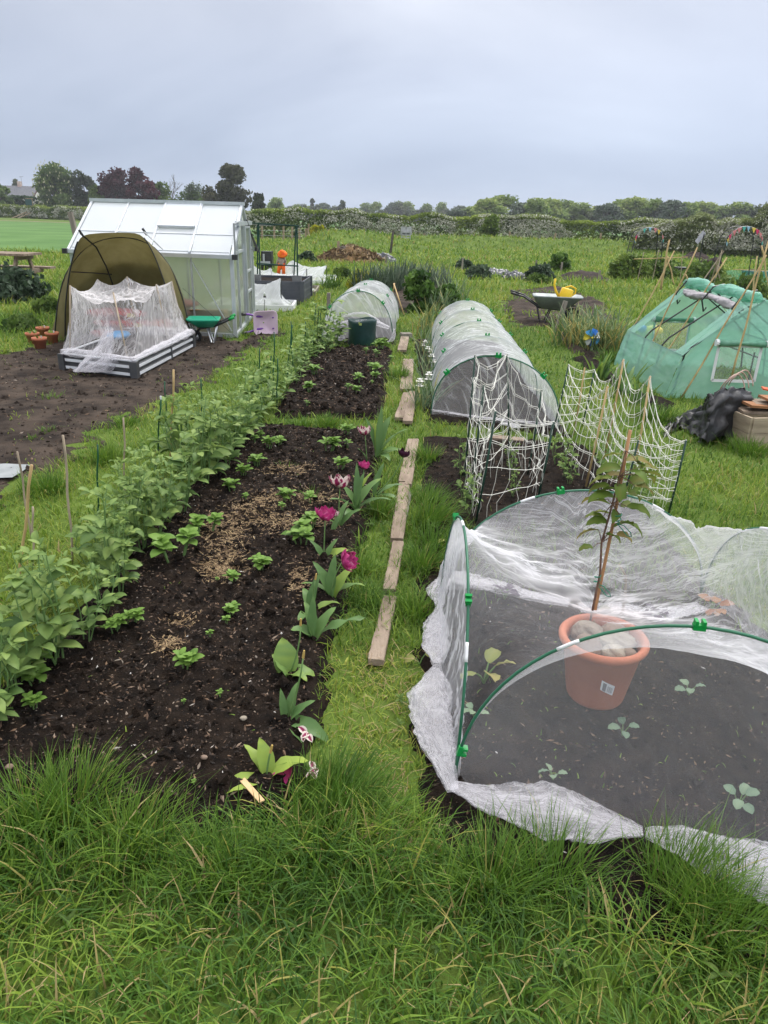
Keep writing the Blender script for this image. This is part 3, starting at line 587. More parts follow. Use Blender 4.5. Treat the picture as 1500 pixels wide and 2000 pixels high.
# right hand wood
for i, (u, v, wd) in enumerate(((925, 408, 60), (958, 392, 72), (985, 388, 78), (1022, 400, 60), (1048, 394, 56), (1075, 392, 66), (1105, 397, 60), (1135, 402, 66), (1165, 404, 58), (1190, 402, 54), (1215, 397, 62), (1248, 390, 82), (1282, 396, 52), (1312, 396, 60), (1345, 402, 60), (1378, 398, 78), (1410, 408, 60), (1445, 402, 70), (1490, 404, 80), (895, 412, 46), (1540, 400, 80), (1010, 415, 60), (1090, 415, 60), (1180, 418, 70), (1300, 415, 60))):
    k = (0, 2, 1, 4, 0, 2, 1, 0, 3, 4)[i % 10]; far_tree(k, u, v, 200+g.uniform(-14, 25), wd, NM[k]+' leafy tree in the wood behind the flowering hedge', 'trees of the wood behind the right hedge')
# distant tree line
for i, u in enumerate(range(528, 900, 13)):
    v = 402+g.uniform(-6, 9)+(6 if 640 < u < 700 else 0); k = (3, 0, 3, 4, 1)[i % 5]
    far_tree(k, u+g.uniform(-5, 5), v, 380+g.uniform(-30, 40), g.uniform(24, 42), NM[k]+' tree in the hazy distant tree line', 'trees of the hazy distant tree line')
far_tree(0, 540, 391, 250, 36, 'pale green round tree at the near end of the distant tree line', 'trees of the hazy distant tree line')
(x, y, z), h = at_tree(609, 390, 360); tree('poplar_tree', 'slim pointed tree standing above the left part of the distant tree line', (x, y, z), h, 1.8, 'column', 900, 18, 0.8, L_CONI, 81, 0.05, 0.5, up=1)
(x, y, z), h = at_tree(668, 396, 330); tree('cypress_tree', 'lone dark pointed tree in the middle of the distant tree line', (x, y, z), h, 2.3, 'column', 900, 18, 0.8, L_DARK, 82, 0.05, 0.5, up=1)
for u, v in ((845, 403),):
    (x, y, z), h = at_tree(u, v, 500); t = root('pylon', 'faint electricity pylon poking above the far trees', 'pylon', (x, y, z)); b = B(); ST = M('galvanised_steel', (0.35, 0.37, 0.38), rough=0.5, metal=0.6)
    for a in (-1, 1):
        for c in (-1, 1): tube(b, [(x+a*1.8, y+c*1.8, 0), (x+a*0.3, y+c*0.3, h)], 0.14, 4)
    for q in (0.72, 0.84, 0.94): tube(b, [(x-3.2*(1.4-q), y, h*q), (x+3.2*(1.4-q), y, h*q)], 0.13, 4)
    b.build('lattice', ST, t)
# far wooded ridge behind everything
# hedges
def hedge(name, label, p0, p1, h0, h1, thick, n, leafs, mat, seed, blossom=0, bl_size=0.12, tint0=0.45, bump=0.25, hz=lambda s: 1.0, blo=(0.15, 0.85)):
    p0 = np.array(p0); p1 = np.array(p1); L_ = np.linalg.norm(p1-p0); d = (p1-p0)/L_; nn = np.array([-d[1], d[0]]); g = np.random.default_rng(seed)
    t = root(name, label, 'hedge', (p0[0], p0[1], 0))
    def pts(n, rq, zlo, zhi):
        s = g.uniform(0, 1, n); hh = (h0+(h1-h0)*s)*np.array([hz(q) for q in s])*(1+bump*2*(fbm(s*L_*0.45, s*0+seed, seed, 3)-0.5))
        zf = g.uniform(zlo, zhi, n); edge = g.uniform(rq, 1, n)*np.where(g.random(n) < 0.72, -1, 1)
        wob = 1+0.5*(fbm(s*L_*0.7, zf*2, seed+4, 3)-0.5)*2
        w_ = thick/2*wob*np.sqrt(np.clip(1-np.maximum(0, (zf-0.55)/0.45)**2, 0.02, 1))*(0.85+0.15*np.minimum(1, zf*4))
        top = g.random(n) < 0.25; zf = np.where(top, 0.9+0.1*g.random(n), zf); edge = np.where(top, g.uniform(-1, 1, n), edge)
        xy = p0+np.outer(s*L_, d)+nn*(edge*w_)[:, None]*1.0
        return np.stack([xy[:, 0], xy[:, 1], zf*hh+zt(xy[:, 0], xy[:, 1])*0.0], -1), s, zf
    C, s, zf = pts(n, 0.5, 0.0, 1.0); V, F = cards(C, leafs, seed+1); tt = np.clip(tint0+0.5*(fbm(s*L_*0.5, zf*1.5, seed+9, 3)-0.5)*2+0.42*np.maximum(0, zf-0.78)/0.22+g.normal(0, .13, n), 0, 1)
    b = B(); b.add(V, F, 0, np.repeat(tt, 4)); b.build('foliage', mat, t)
    if blossom:
        m = blossom*2; C, s, zf = pts(m, 0.9, blo[0], blo[1]); k = fbm(s*L_*0.55, zf*2.2, seed+12, 3)+g.normal(0, .07, m) > 0.5; C = C[k] - np.array([0, 0.06, 0]); V, F = cards(C, bl_size, seed+2); c = B(); c.add(V, F, 0, np.repeat(g.random(len(C)), 4)); c.build('blossom', BLOSSOM, t)
    return t
HL0, HL1 = AY(-60, 425, 160), AY(560, 455, 74)
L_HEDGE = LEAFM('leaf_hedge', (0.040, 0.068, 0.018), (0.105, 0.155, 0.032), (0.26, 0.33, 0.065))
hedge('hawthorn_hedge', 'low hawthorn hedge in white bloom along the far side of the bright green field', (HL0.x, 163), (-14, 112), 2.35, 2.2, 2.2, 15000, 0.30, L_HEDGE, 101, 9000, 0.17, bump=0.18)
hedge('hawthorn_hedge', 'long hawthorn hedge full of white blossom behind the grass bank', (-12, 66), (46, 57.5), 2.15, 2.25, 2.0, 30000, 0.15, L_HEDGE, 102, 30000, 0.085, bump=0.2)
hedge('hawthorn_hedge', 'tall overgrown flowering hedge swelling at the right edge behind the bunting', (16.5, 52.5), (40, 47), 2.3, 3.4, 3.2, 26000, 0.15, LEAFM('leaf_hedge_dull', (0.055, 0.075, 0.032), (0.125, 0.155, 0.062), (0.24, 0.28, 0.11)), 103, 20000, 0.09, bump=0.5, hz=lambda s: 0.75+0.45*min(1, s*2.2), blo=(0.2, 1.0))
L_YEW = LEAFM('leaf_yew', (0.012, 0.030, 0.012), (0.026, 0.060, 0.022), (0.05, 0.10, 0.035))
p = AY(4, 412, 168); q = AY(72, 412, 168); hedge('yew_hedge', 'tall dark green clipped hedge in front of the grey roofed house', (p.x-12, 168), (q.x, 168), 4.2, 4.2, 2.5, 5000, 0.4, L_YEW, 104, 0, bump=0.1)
# bushes along the top of the hedge
for u, v, Y, hh, rr, lab in ((960, 424, 60, 2.7, 0.9, 'small bright green tree rising from the long hedge below the wood'), (620, 428, 68, 2.6, 1.1, 'yellow green bush top rising from the hedge left of the mound'), (700, 425, 66, 2.7, 1.4, 'bright green bush top rising from the hedge behind the compost heap')):
    p = AY(u, v, Y); tree('hedge_bush', lab, (p.x, Y, 0), p.z, rr, 'dome', 1500, 20, 0.17, L_FRESH, int(u), 0.12, 0.4, cat='bush')
# ---------------------------------------------------------------- common materials
ALU = M('aluminium', (0.62, 0.65, 0.68), (0.50, 0.53, 0.56), rough=0.38, metal=0.55, vs=3)
WOOD = M('weathered_timber', (0.165, 0.122, 0.088), (0.31, 0.245, 0.185), rough=0.85, vs=2.2, bump=0.5, bs=12, stretch=(6, 1.2, 6), detail=8)
WOODG = M('grey_timber', (0.17, 0.15, 0.125), (0.30, 0.27, 0.23), rough=0.9, vs=3, bump=0.5, bs=20, stretch=(5, 5, 0.6), detail=8)
POSTW = M('fence_timber', (0.22, 0.16, 0.10), (0.38, 0.30, 0.20), rough=0.9, vs=4, bump=0.4, bs=20)
BAMBOO = M('bamboo', (0.40, 0.27, 0.12), (0.56, 0.41, 0.20), rough=0.55, vs=5, stretch=(3, 3, 0.7))
BAMBOOG = M('grey_bamboo', (0.26, 0.21, 0.15), (0.40, 0.33, 0.24), rough=0.7, vs=6, stretch=(3, 3, 0.7))
GCANE = M('green_cane', (0.008, 0.060, 0.030), (0.015, 0.095, 0.045), rough=0.4, vs=9)
HOOP = M('green_hoop', (0.020, 0.115, 0.062), (0.035, 0.15, 0.085), rough=0.4, vs=5)
CLIP = M('green_clip', (0.005, 0.27, 0.055), rough=0.35)
WHITEP = M('white_plastic', (0.74, 0.75, 0.76), (0.66, 0.67, 0.68), rough=0.5, vs=7)
BLACKP = M('black_plastic', (0.012, 0.012, 0.013), (0.03, 0.03, 0.032), rough=0.42, spec=0.5, vs=5, bump=0.3, bs=9)
BLACKM = M('black_metal', (0.015, 0.016, 0.018), rough=0.4, spec=0.5)
TERRA = M('terracotta', (0.42, 0.135, 0.070), (0.52, 0.19, 0.105), rough=0.65, vs=5, bump=0.15, bs=60)
CORD = M('white_cord', (0.76, 0.75, 0.68), rough=0.7)
N_FRONT = NET('cage_front_net', base=0.115, edge=0.26, streak=0.05, sc_=(20, 4), col=(0.80, 0.80, 0.83))
N_CAGE = NET('cage_net', base=0.13, edge=0.34, streak=0.30, sc_=(26, 2.2), col=(0.80, 0.80, 0.83))
N_ROOF = NET('cage_roof_net', base=0.10, edge=0.42, streak=0.42, sc_=(5, 24), seed=3.3, col=(0.80, 0.80, 0.83))
N_BUNCH = NET('bunched_net', base=0.11, edge=0.36, streak=0.36, sc_=(18, 2.0), seed=5, col=(0.81, 0.80, 0.83))
N_TUN = NET('tunnel_net', base=0.11, edge=0.38, streak=0.75, sc_=(4, 17), seed=8, col=(0.80, 0.82, 0.84))
N_BED = NET('bed_net', base=0.13, edge=0.42, streak=0.62, sc_=(13, 2.2), seed=11, col=(0.84, 0.82, 0.83))
N_FAR = NET('far_net', base=0.42, edge=0.45, streak=0.35, sc_=(6, 1.5), seed=15, col=(0.82, 0.84, 0.86))
# ---------------------------------------------------------------- net surfaces
def lerpc(pts):
    P_ = np.asarray([tuple(p) for p in pts], float); s = np.concatenate([[0], np.cumsum(np.linalg.norm(np.diff(P_, axis=0), axis=1))]); s = s/s[-1]
    return lambda t: np.stack([np.interp(t, s, P_[:, k]) for k in range(3)], -1)
def arc(p0, p1, h, k=1.0):
    p0 = np.asarray(p0, float); p1 = np.asarray(p1, float)
    def f(t):
        t = np.asarray(t, float); a = np.pi*t; c = (1-np.cos(a))/2; z = np.sin(a)**k*h
        return p0+(p1-p0)*c[..., None]+np.stack([0*z, 0*z, z], -1)
    return f
def sagc(tops, sag):
    "curve hanging between the given points"
    tops = [np.asarray(t, float) for t in tops]; n = len(tops)-1
    def f(t):
        t = np.asarray(t, float); q = np.clip(t*n, 0, n-1e-6); i = q.astype(int); r = q-i; A = np.array(tops)
        p = A[i]*(1-r)[..., None]+A[i+1]*r[..., None]; p[..., 2] -= (4*sag*r*(1-r)); return p
    return f
def normals(P_):
    du = np.gradient(P_, axis=1); dv = np.gradient(P_, axis=0); n = np.cross(du, dv); return n/(np.linalg.norm(n, axis=2)[..., None]+1e-9)
def wrinkle(P_, amp, fu, fv, seed, fade=True):
    m, n = P_.shape[:2]; u, v = np.meshgrid(np.linspace(0, 1, n), np.linspace(0, 1, m)); wx = fbm(u*3, v*3, seed+5, 3)*2
    d = (1-2*np.abs(fbm(u*fu+wx, v*fv+wx*0.5, seed, 3)-0.5)*2)-0.5 + 0.5*(fbm(u*fu*0.4, v*fv*0.7+wx, seed+9, 2)-0.5)
    e = 1.0
    if fade: e = (np.minimum(1, 8*np.minimum(u, 1-u)))*(np.minimum(1, 8*np.minimum(v, 1-v)))
    return P_+normals(P_)*(amp*d*e)[..., None]
def coons(c, n):
    "c: four boundary curves going round; returns n x n grid, row 0 = c[0], last row = c[2] reversed"
    t = np.linspace(0, 1, n); A = c[0](t); Rr = c[1](t); Cc = c[2](1-t); Dd = c[3](1-t); u = t[None, :, None]; v = t[:, None, None]
    return (1-v)*A[None]+v*Cc[None]+(1-u)*Dd[:, None]+u*Rr[:, None]-((1-u)*(1-v)*A[0]+u*(1-v)*A[-1]+(1-u)*v*Cc[0]+u*v*Cc[-1])
def relax(P_, it=300, sag=0.0, pins=()):
    P_ = P_.copy()
    for k in range(it):
        Q_ = (P_[:-2, 1:-1]+P_[2:, 1:-1]+P_[1:-1, :-2]+P_[1:-1, 2:])/4; Q_[..., 2] -= sag; P_[1:-1, 1:-1] = Q_
        for i, j, p in pins: P_[i, j] = p
    return P_
def wall(base, top, n, m, bulge=0.0, centre=None):
    t = np.linspace(0, 1, n); a = base(t); c = top(t); s = np.linspace(0, 1, m)[:, None, None]; P_ = a[None]*(1-s)+c[None]*s
    if bulge and centre is not None:
        d = P_[..., :2]-np.asarray(centre)[:2]; d /= np.linalg.norm(d, axis=2)[..., None]+1e-9; P_[..., :2] -= d*(bulge*4*s*(1-s))
    return P_
def uvg(P_):
    du = np.concatenate([np.zeros((P_.shape[0], 1)), np.cumsum(np.linalg.norm(np.diff(P_, axis=1), axis=2), axis=1)], 1); dv = np.concatenate([np.zeros((1, P_.shape[1])), np.cumsum(np.linalg.norm(np.diff(P_, axis=0), axis=2), axis=0)], 0)
    return np.stack([du, dv], -1)
def bunch(b, path, rad, seed, n=36, per=16, squash=0.62, mi=0):
    "gathered netting: a loose, deeply creased roll along the path, with a second slack layer over it"
    f = lerpc(path); m = per*(len(path)-1)+1; t = np.linspace(0, 1, m); C = f(t); pts = np.asarray([tuple(p) for p in path]); s = np.concatenate([[0], np.cumsum(np.linalg.norm(np.diff(pts, axis=0), axis=1))]); L_ = s[-1]; s /= s[-1]
    for _ in range(per//3): C[1:-1] = (C[:-2]+2*C[1:-1]+C[2:])/4
    R_ = np.interp(t, s, rad); rm = max(rad)
    th = np.linspace(0, 2*np.pi, n+1); T_ = np.gradient(C, axis=0); T_ /= np.linalg.norm(T_, axis=1)[:, None]; up = np.array([0, 0, 1.0]); S_ = np.cross(T_, up); S_ /= np.linalg.norm(S_, axis=1)[:, None]; U_ = np.cross(S_, T_)
    tt, aa = np.meshgrid(t*L_/rm, th, indexing='ij'); ca, sa = np.cos(aa), np.sin(aa)
    for lay_, big in ((0, 1.0), (1, 1.16)):
        sd = seed+lay_*31; w = fbm(tt*0.8, ca*2+3*sa, sd+2, 3)*3
        k = big*(0.80+0.55*(fbm(ca*1.5+sd+tt*.35, sa*1.5+tt*0.25, sd, 3)-0.5)*2) + 0.20*(1-2*np.abs(fbm(ca*5+w+sd, sa*5-w, sd+7, 3)-0.5)*2) + 0.12*(fbm(tt*3+w, ca*3+sa*2, sd+9, 3)-.5)*2
        r = R_[:, None]*k; P_ = C[:, None]+S_[:, None]*(r*ca)[..., None]+U_[:, None]*(r*sa*squash)[..., None]
        P_[:, -1] = P_[:, 0]; P_[..., 2] = np.maximum(P_[..., 2], 0.055+0.010*lay_+0.012*fbm(P_[..., 0]*30, P_[..., 1]*30, sd))
        uu = np.stack([aa/6.28+.25*w/3, tt*0.22+lay_], -1); sheet(b, P_, mi, 0.5, uu)
def hoopmesh(f, r=0.006, n=28): b = B(); tube(b, [Vector(p) for p in f(np.linspace(0, 1, n))], r, 7); return b
def clip_mesh(p, d, s=1.0):
    b = B(); d = Vector(d).normalized(); a, c = frame_of(d); p = Vector(p)
    rot = Matrix((a, d, c)).transposed()
    box(b, p, (0.020*s, 0.040*s, 0.020*s), rot); box(b, p+c*0.016*s+d*0.012*s, (0.026*s, 0.010*s, 0.018*s), rot); box(b, p+c*0.016*s-d*0.012*s, (0.026*s, 0.010*s, 0.018*s), rot); return b
# ---------------------------------------------------------------- the cage over the front right bed
FL, FR, BR, BL = (0.25, 1.77, 0.01), (1.50, 1.62, 0.01), (1.52, 3.0, 0.01), (0.275, 2.93, 0.01)
cen = (0.88, 2.3, 0)
hB = arc(FL, FR, 0.63, 0.95); hD = arc(FR, BR, 0.60, 0.9); hC = arc(BR, BL, 0.555, 0.9); hA = arc(BL, FL, 0.61, 0.8)
_hA0 = hA
def hA(t):
    p = _hA0(t); p[..., 0] += 0.03*np.sin(np.pi*np.asarray(t)); return p
cage = root('mesh_cage', 'white mesh cage on crossed green hoops over the near right bed', 'net cage', (0.88, 2.3, 0))
for nm, f in (('hoop', hB), ('hoop', hD), ('hoop', hC), ('hoop', hA)):
    o = hoopmesh(f, 0.0050, 36).build('hoop', HOOP, cage, True)
    for q in ((0.30, 0.62) if f is not hA else (0.44, 0.78)):
        j = B(); pp = f(np.linspace(q, q+0.035, 5)); tube(j, [Vector(p) for p in pp], 0.0057, 7); j.build('joint', WHITEP, o, True)
for f, q in ((hB, 0.055), (hB, 0.50), (hA, 0.70), (hC, 0.56), (hA, 0.30)):
    p = f(np.array([q, q+0.01])); clip_mesh(p[0], p[1]-p[0], .85).build('clip', CLIP, cage)
bF = lerpc([(0.25, 1.74, 0.02), (0.50, 1.645, 0.02), (0.78, 1.56, 0.02), (1.10, 1.43, 0.02), (1.55, 1.30, 0.02)]); bR = lerpc([(1.55, 1.30, 0.02), (1.62, 2.2, 0.02), (1.58, 3.05, 0.02)]); bB = lerpc([(1.58, 3.05, 0.02), (0.9, 3.06, 0.02), (0.24, 2.97, 0.02)]); bL = lerpc([(0.24, 2.97, 0.02), (0.235, 2.4, 0.02), (0.25, 1.74, 0.02)])
b = B()
for k, (ba, tp) in enumerate(((bF, hB), (bR, hD), (bB, hC), (bL, hA))):
    P_ = wall(ba, tp, 110, 50, 0.02, cen); P_ = wrinkle(P_, 0.0012 if k == 0 else 0.014, 26, 3.5 if k else 2, 20+k); b = B(); sheet(b, P_, 0, 0.5, uvg(P_)); b.build('net_wall', N_FRONT if k == 0 else N_CAGE, cage, True)
n = 96; P_ = coons([hB, hD, hC, hA], n); P_ = relax(P_, 900, 0.00003)
# the slack middle of the sheet rests low round the sapling
i0, j0 = int(n*0.50), int(n*0.46); pin = [(i0+di, j0+dj, np.array([0.80+0.012*dj, 2.38+0.012*di, 0.285])) for di in (0, 1) for dj in (0, 1)]
for q in np.linspace(0, 1, 30):   # the sheet bridges the back left corner from hoop to hoop
    i1, j1 = int(n*0.66), int(n*0.26); i = int(round(i1+(n-1-i1)*q)); j = int(round(j1*q)); p0, p1 = P_[i1, 0], P_[n-1, j1]
    if 0 < i < n-1 and 0 < j < n-1: pin.append((i, j, p0*(1-q)+p1*q-np.array([0, 0, .06*math.sin(math.pi*q)])))
for q in np.linspace(0, 1, 34):   # and the back right corner
    i1, j1 = int(n*0.62), int(n*0.62); i = int(round(i1+(n-1-i1)*q)); j = int(round((n-1)+(j1-(n-1))*q)); p0, p1 = P_[i1, n-1], P_[n-1, j1]
    if 0 < i < n-1 and 0 < j < n-1: pin.append((i, j, p0*(1-q)+p1*q-np.array([0, 0, .05*math.sin(math.pi*q)])))
P_ = relax(P_, 1800, 0.00015, pin)
vv, uu = np.meshgrid(np.linspace(0, 1, n), np.linspace(0, 1, n), indexing='ij')
dv = np.full((n, n), 9.0); vp = ((0.0, .84), (.14, .80), (.30, .62), (.46, .52), (.62, .36), (.80, .22), (1.0, .10))
for (a0, b0_), (a1, b1_) in zip(vp[:-1], vp[1:]):
    ex, ey = a1-a0, b1_-b0_; tq = np.clip(((uu-a0)*ex+(vv-b0_)*ey)/(ex*ex+ey*ey), 0, 1); dv = np.minimum(dv, np.hypot(uu-a0-tq*ex, vv-b0_-tq*ey))
roof_t = 0.10+1.0*np.exp(-(dv/.085)**2)+0.40*sstep(.42, .6, vv)+0.6*(1-sstep(.06, .26, vv))*sstep(.42, .66, uu)
P0_ = P_; P_ = wrinkle(P_, 0.020, 7, 22, 31); kq = np.clip(roof_t*1.3, .08, 1)[..., None]; P_ = P0_*(1-kq)+P_*kq
b = B(); sheet(b, P_, 0, roof_t, uvg(P_)); b.build('net_roof', N_ROOF, cage, True)
def px3(l, z): return [tuple(G(u, v, z)) for u, v in l]
for path, rad, sd in ((px3([(882, 1550), (960, 1582), (1060, 1604), (1160, 1622), (1252, 1641)], .035), (.016, .050, .088, .060, .015), 1), (px3([(1257, 1642), (1330, 1655), (1420, 1695), (1530, 1735), (1640, 1760)], .04), (.015, .066, .085, .09, .07), 2),
                      (px3([(853, 1310), (840, 1370), (848, 1440), (868, 1510), (884, 1556)], .045), (.014, .072, .064, .032, .016), 3), (px3([(858, 1198), (850, 1235), (850, 1275), (853, 1308)], .04), (.014, .044, .044, .014), 4), (px3([(870, 1140), (852, 1165), (858, 1197)], .04), (.03, .038, .014), 5),
                      (px3([(880, 1135), (950, 1150), (1020, 1168), (1110, 1188)], .04), (.05, .055, .045, .03), 6), (px3([(1130, 1195), (1210, 1198), (1290, 1215), (1370, 1195)], .04), (.04, .045, .045, .03), 7),
                      ([tuple(p) for p in hC(np.array([0.80, 0.86, 0.92, 0.97]))], (.02, .04, .045, .03), 8)):
    b = B(); bunch(b, path, rad, sd); o = b.build('gathered_net', N_BUNCH, cage, True)
for (u, v, r) in ((1255, 1642, .018), (853, 1309, .016), (858, 1197, .016)):
    p = G(u, v, .04); b = B(); d = Vector((1, -0.25, 0)) if v > 1500 else Vector((0, 1, 0)); a, c = frame_of(d); tube(b, [p+(a*math.cos(q)+c*math.sin(q))*r for q in np.linspace(0, 6.283, 13)], 0.003, 5, cap=False); b.build('tie', M('tie_black', (.02, .02, .02)) if 'tie_black' not in MATS else MATS['tie_black'], cage)
# ---------------------------------------------------------------- pot, stones, sapling
PX_, PY_ = 0.805, 2.205; pz = 0.035
pot = root('flower_pot', 'big terracotta coloured pot filled with stones inside the mesh cage', 'pot', (PX_, PY_, pz))
b = B(); lathe(b, [(0.0, 0.0), (0.098, 0.0), (0.104, 0.012), (0.138, 0.212), (0.141, 0.214), (0.148, 0.222), (0.158, 0.236), (0.159, 0.247), (0.152, 0.256), (0.140, 0.256), (0.132, 0.248), (0.128, 0.225), (0.10, 0.05), (0, 0.04)], (PX_, PY_, pz), 48); b.build('body', TERRA, pot, True)
b = B(); th0 = -1.78; zz = (0.105, 0.150); pts = []
for z in zz: pts.append([(PX_+(0.1045+0.034*(z-.012)/.2+0.0012)*math.cos(th0+a), PY_+(0.1045+0.034*(z-.012)/.2+0.0012)*math.sin(th0+a), pz+z-0.06*a) for a in np.linspace(0, 0.38, 6)])
sheet(b, np.array(pts)); o = b.build('sticker', WHITEP, pot)
b = B()
for k in range(9):
    a0 = 0.19+k*0.017; z0, z1 = 0.112, 0.138
    rr = lambda z: 0.1045+0.034*(z-.012)/.2+0.0018
    P_ = [[(PX_+rr(z)*math.cos(th0+a), PY_+rr(z)*math.sin(th0+a), pz+z-0.06*a) for a in (a0, a0+(0.006 if k % 3 else 0.010))] for z in (z0, z1)]; sheet(b, np.array(P_))
P_ = [[(PX_+rr(z)*math.cos(th0+a), PY_+rr(z)*math.sin(th0+a), pz+z-0.06*a) for a in np.linspace(.05, .15, 4)] for z in (0.108, 0.144)]; sheet(b, np.array(P_))
b.build('barcode', M('sticker_grey', (0.22, 0.22, 0.23)), o)
ST1 = M('stone_brown', (0.15, 0.105, 0.075), (0.25, 0.185, 0.14), rough=0.75, vs=9, bump=0.3, bs=60)
ST2 = M('stone_pale', (0.27, 0.235, 0.18), (0.44, 0.39, 0.31), rough=0.8, vs=8, bump=0.5, bs=50)
ST3 = M('stone_grey', (0.17, 0.145, 0.115), (0.29, 0.25, 0.20), rough=0.8, vs=10, bump=0.4, bs=50)
for (dx, dy, dz, r, mt, sd, lab) in ((-0.065, -0.040, 0.225, (0.050, 0.062, 0.042), ST1, 1, 'smooth brown rounded stone at the left of the pot'), (0.045, -0.005, 0.232, (0.070, 0.042, 0.032), ST2, 2, 'long pale angular stone lying across the pot'), (0.020, -0.068, 0.228, (0.040, 0.030, 0.028), ST2, 3, 'small whitish stone at the front of the pot'), (-0.045, 0.060, 0.225, (0.060, 0.045, 0.040), ST3, 4, 'grey brown stone at the back left of the pot'), (0.075, -0.060, 0.215, (0.032, 0.028, 0.024), ST1, 5, 'small brown pebble at the front right rim of the pot'), (0.055, 0.065, 0.222, (0.055, 0.045, 0.038), ST1, 6, 'brown stone at the back right of the pot, under the net')):
    b = B(); blob(b, (PX_+dx, PY_+dy, pz+dz), r, 12, sd, 0.16 if mt is ST1 else 0.28, freq=1.6); tag(b.build('stone', mt, None, mt is ST1), lab, 'stone', 'stones in the big pot')
b = B(); lathe(b, [(0.0, 0.205), (0.127, 0.205)], (PX_, PY_, pz), 24); b.build('soil', SOILD, pot)
sx0, sy0 = 0.795, 2.37
p_in = Vector((0.797, 2.30, pz+0.2)); c_top = AY(1231, 840, 2.43); c_low = AY(1163, 1187, 2.375)
b = B(); tube(b, [p_in, c_low, c_low.lerp(c_top, 0.5)+Vector((0.004, 0, 0)), c_top], 0.0062, 7); tag(b.build('bamboo_cane', M('brown_cane', (0.26, 0.12, 0.05), (0.38, 0.20, 0.09), rough=0.55, vs=8, stretch=(3, 3, .6)), None, True), 'brown bamboo cane holding up the leafy sapling in the pot', 'cane')
TREEL = LEAFM('leaf_cherry', (0.055, 0.105, 0.018), (0.12, 0.185, 0.030), (0.27, 0.20, 0.065), 0.35)
sap = root('sapling', 'young leafy tree sapling tied to the brown cane, poking through the net', 'sapling', tuple(p_in))
b = B(); st = [p_in+Vector((-.02, 0, 0)), AY(1172, 1120, 2.37), AY(1175, 1060, 2.375), AY(1196, 985, 2.385), AY(1210, 930, 2.39), AY(1222, 880, 2.40)]; tube(b, st, [.0045, .0042, .004, .0035, .003, .002], 6)
bl = B(); g = random.Random(9)
for (u, v, au, L_) in ((1168, 1035, 3.3, .075), (1158, 1070, 3.2, .06), (1178, 1010, 3.0, .07), (1192, 1005, 2.8, .07), (1198, 970, 3.5, .085), (1190, 985, 3.0, .08), (1180, 975, 3.3, .08), (1205, 955, 2.9, .08), (1195, 935, 3.2, .085), (1212, 915, 3.1, .08), (1222, 900, .2, .085), (1235, 930, .1, .085), (1240, 950, -.3, .08), (1228, 965, .3, .08), (1225, 990, -.2, .075), (1215, 1020, -.4, .085), (1205, 1045, .1, .07), (1250, 930, .3, .08), (1215, 890, 2.2, .07), (1245, 905, .6, .075), (1200, 1030, -.2, .08), (1185, 1045, -1.2, .07), (1210, 945, -1.4, .08), (1220, 975, 1.4, .08), (1170, 1190, -.2, .05), (1190, 950, 2.6, .07), (1228, 920, -.6, .08), (1232, 945, .5, .08), (1214, 990, .4, .08), (1186, 1020, 3.4, .07), (1218, 930, 2.9, .07), (1246, 915, .2, .07), (1206, 1000, -1.6, .07)):
    p = AY(u, v, 2.385+g.uniform(-.03, .03)); q = min(st, key=lambda s: (s-p).length); tube(b, [q, q.lerp(p, .6)+Vector((0, 0, .008)), p], [.002, .0015, .001], 4, cap=False)
    leaf(bl, p, au+g.uniform(-.5, .5), g.uniform(-.1, .5), L_*g.uniform(.95, 1.3), L_*.60, 1.2, 0.35, 6, 'ovate', 0.06, min(1, max(0, g.gauss(.45, .28))), 0, g.uniform(-.6, .6))
b.build('stem', M('sapling_bark', (.10, .05, .035), (.17, .10, .07), rough=.7, vs=30), sap, True); bl.build('leaves', TREEL, sap, True)
TW = M('green_twine', (0.010, 0.19, 0.12), rough=0.6)
for nm, z_, lab in ((1165, 1140, 'green twine tied in a bow low on the sapling cane'), (1205, 1022, 'green twine tied round the sapling stem among its leaves')):
    p = AY(nm, z_, 2.37); b = B(); tube(b, [p+Vector((math.cos(a)*.011, math.sin(a)*.011, .003*a)) for a in np.linspace(0, 12.6, 26)], .0018, 5)
    tube(b, [p, p+Vector((.025, -.01, -.005)), p+Vector((.05, -.015, -.03)), p+Vector((.055, -.015, -.045))], .0018, 5); tube(b, [p, p+Vector((.02, -.012, -.02)), p+Vector((.038, -.02, -.04)), p+Vector((.05, -.018, -.043))], .0018, 5)
    tag(b.build('twine_tie', TW, None, True), lab, 'twine')
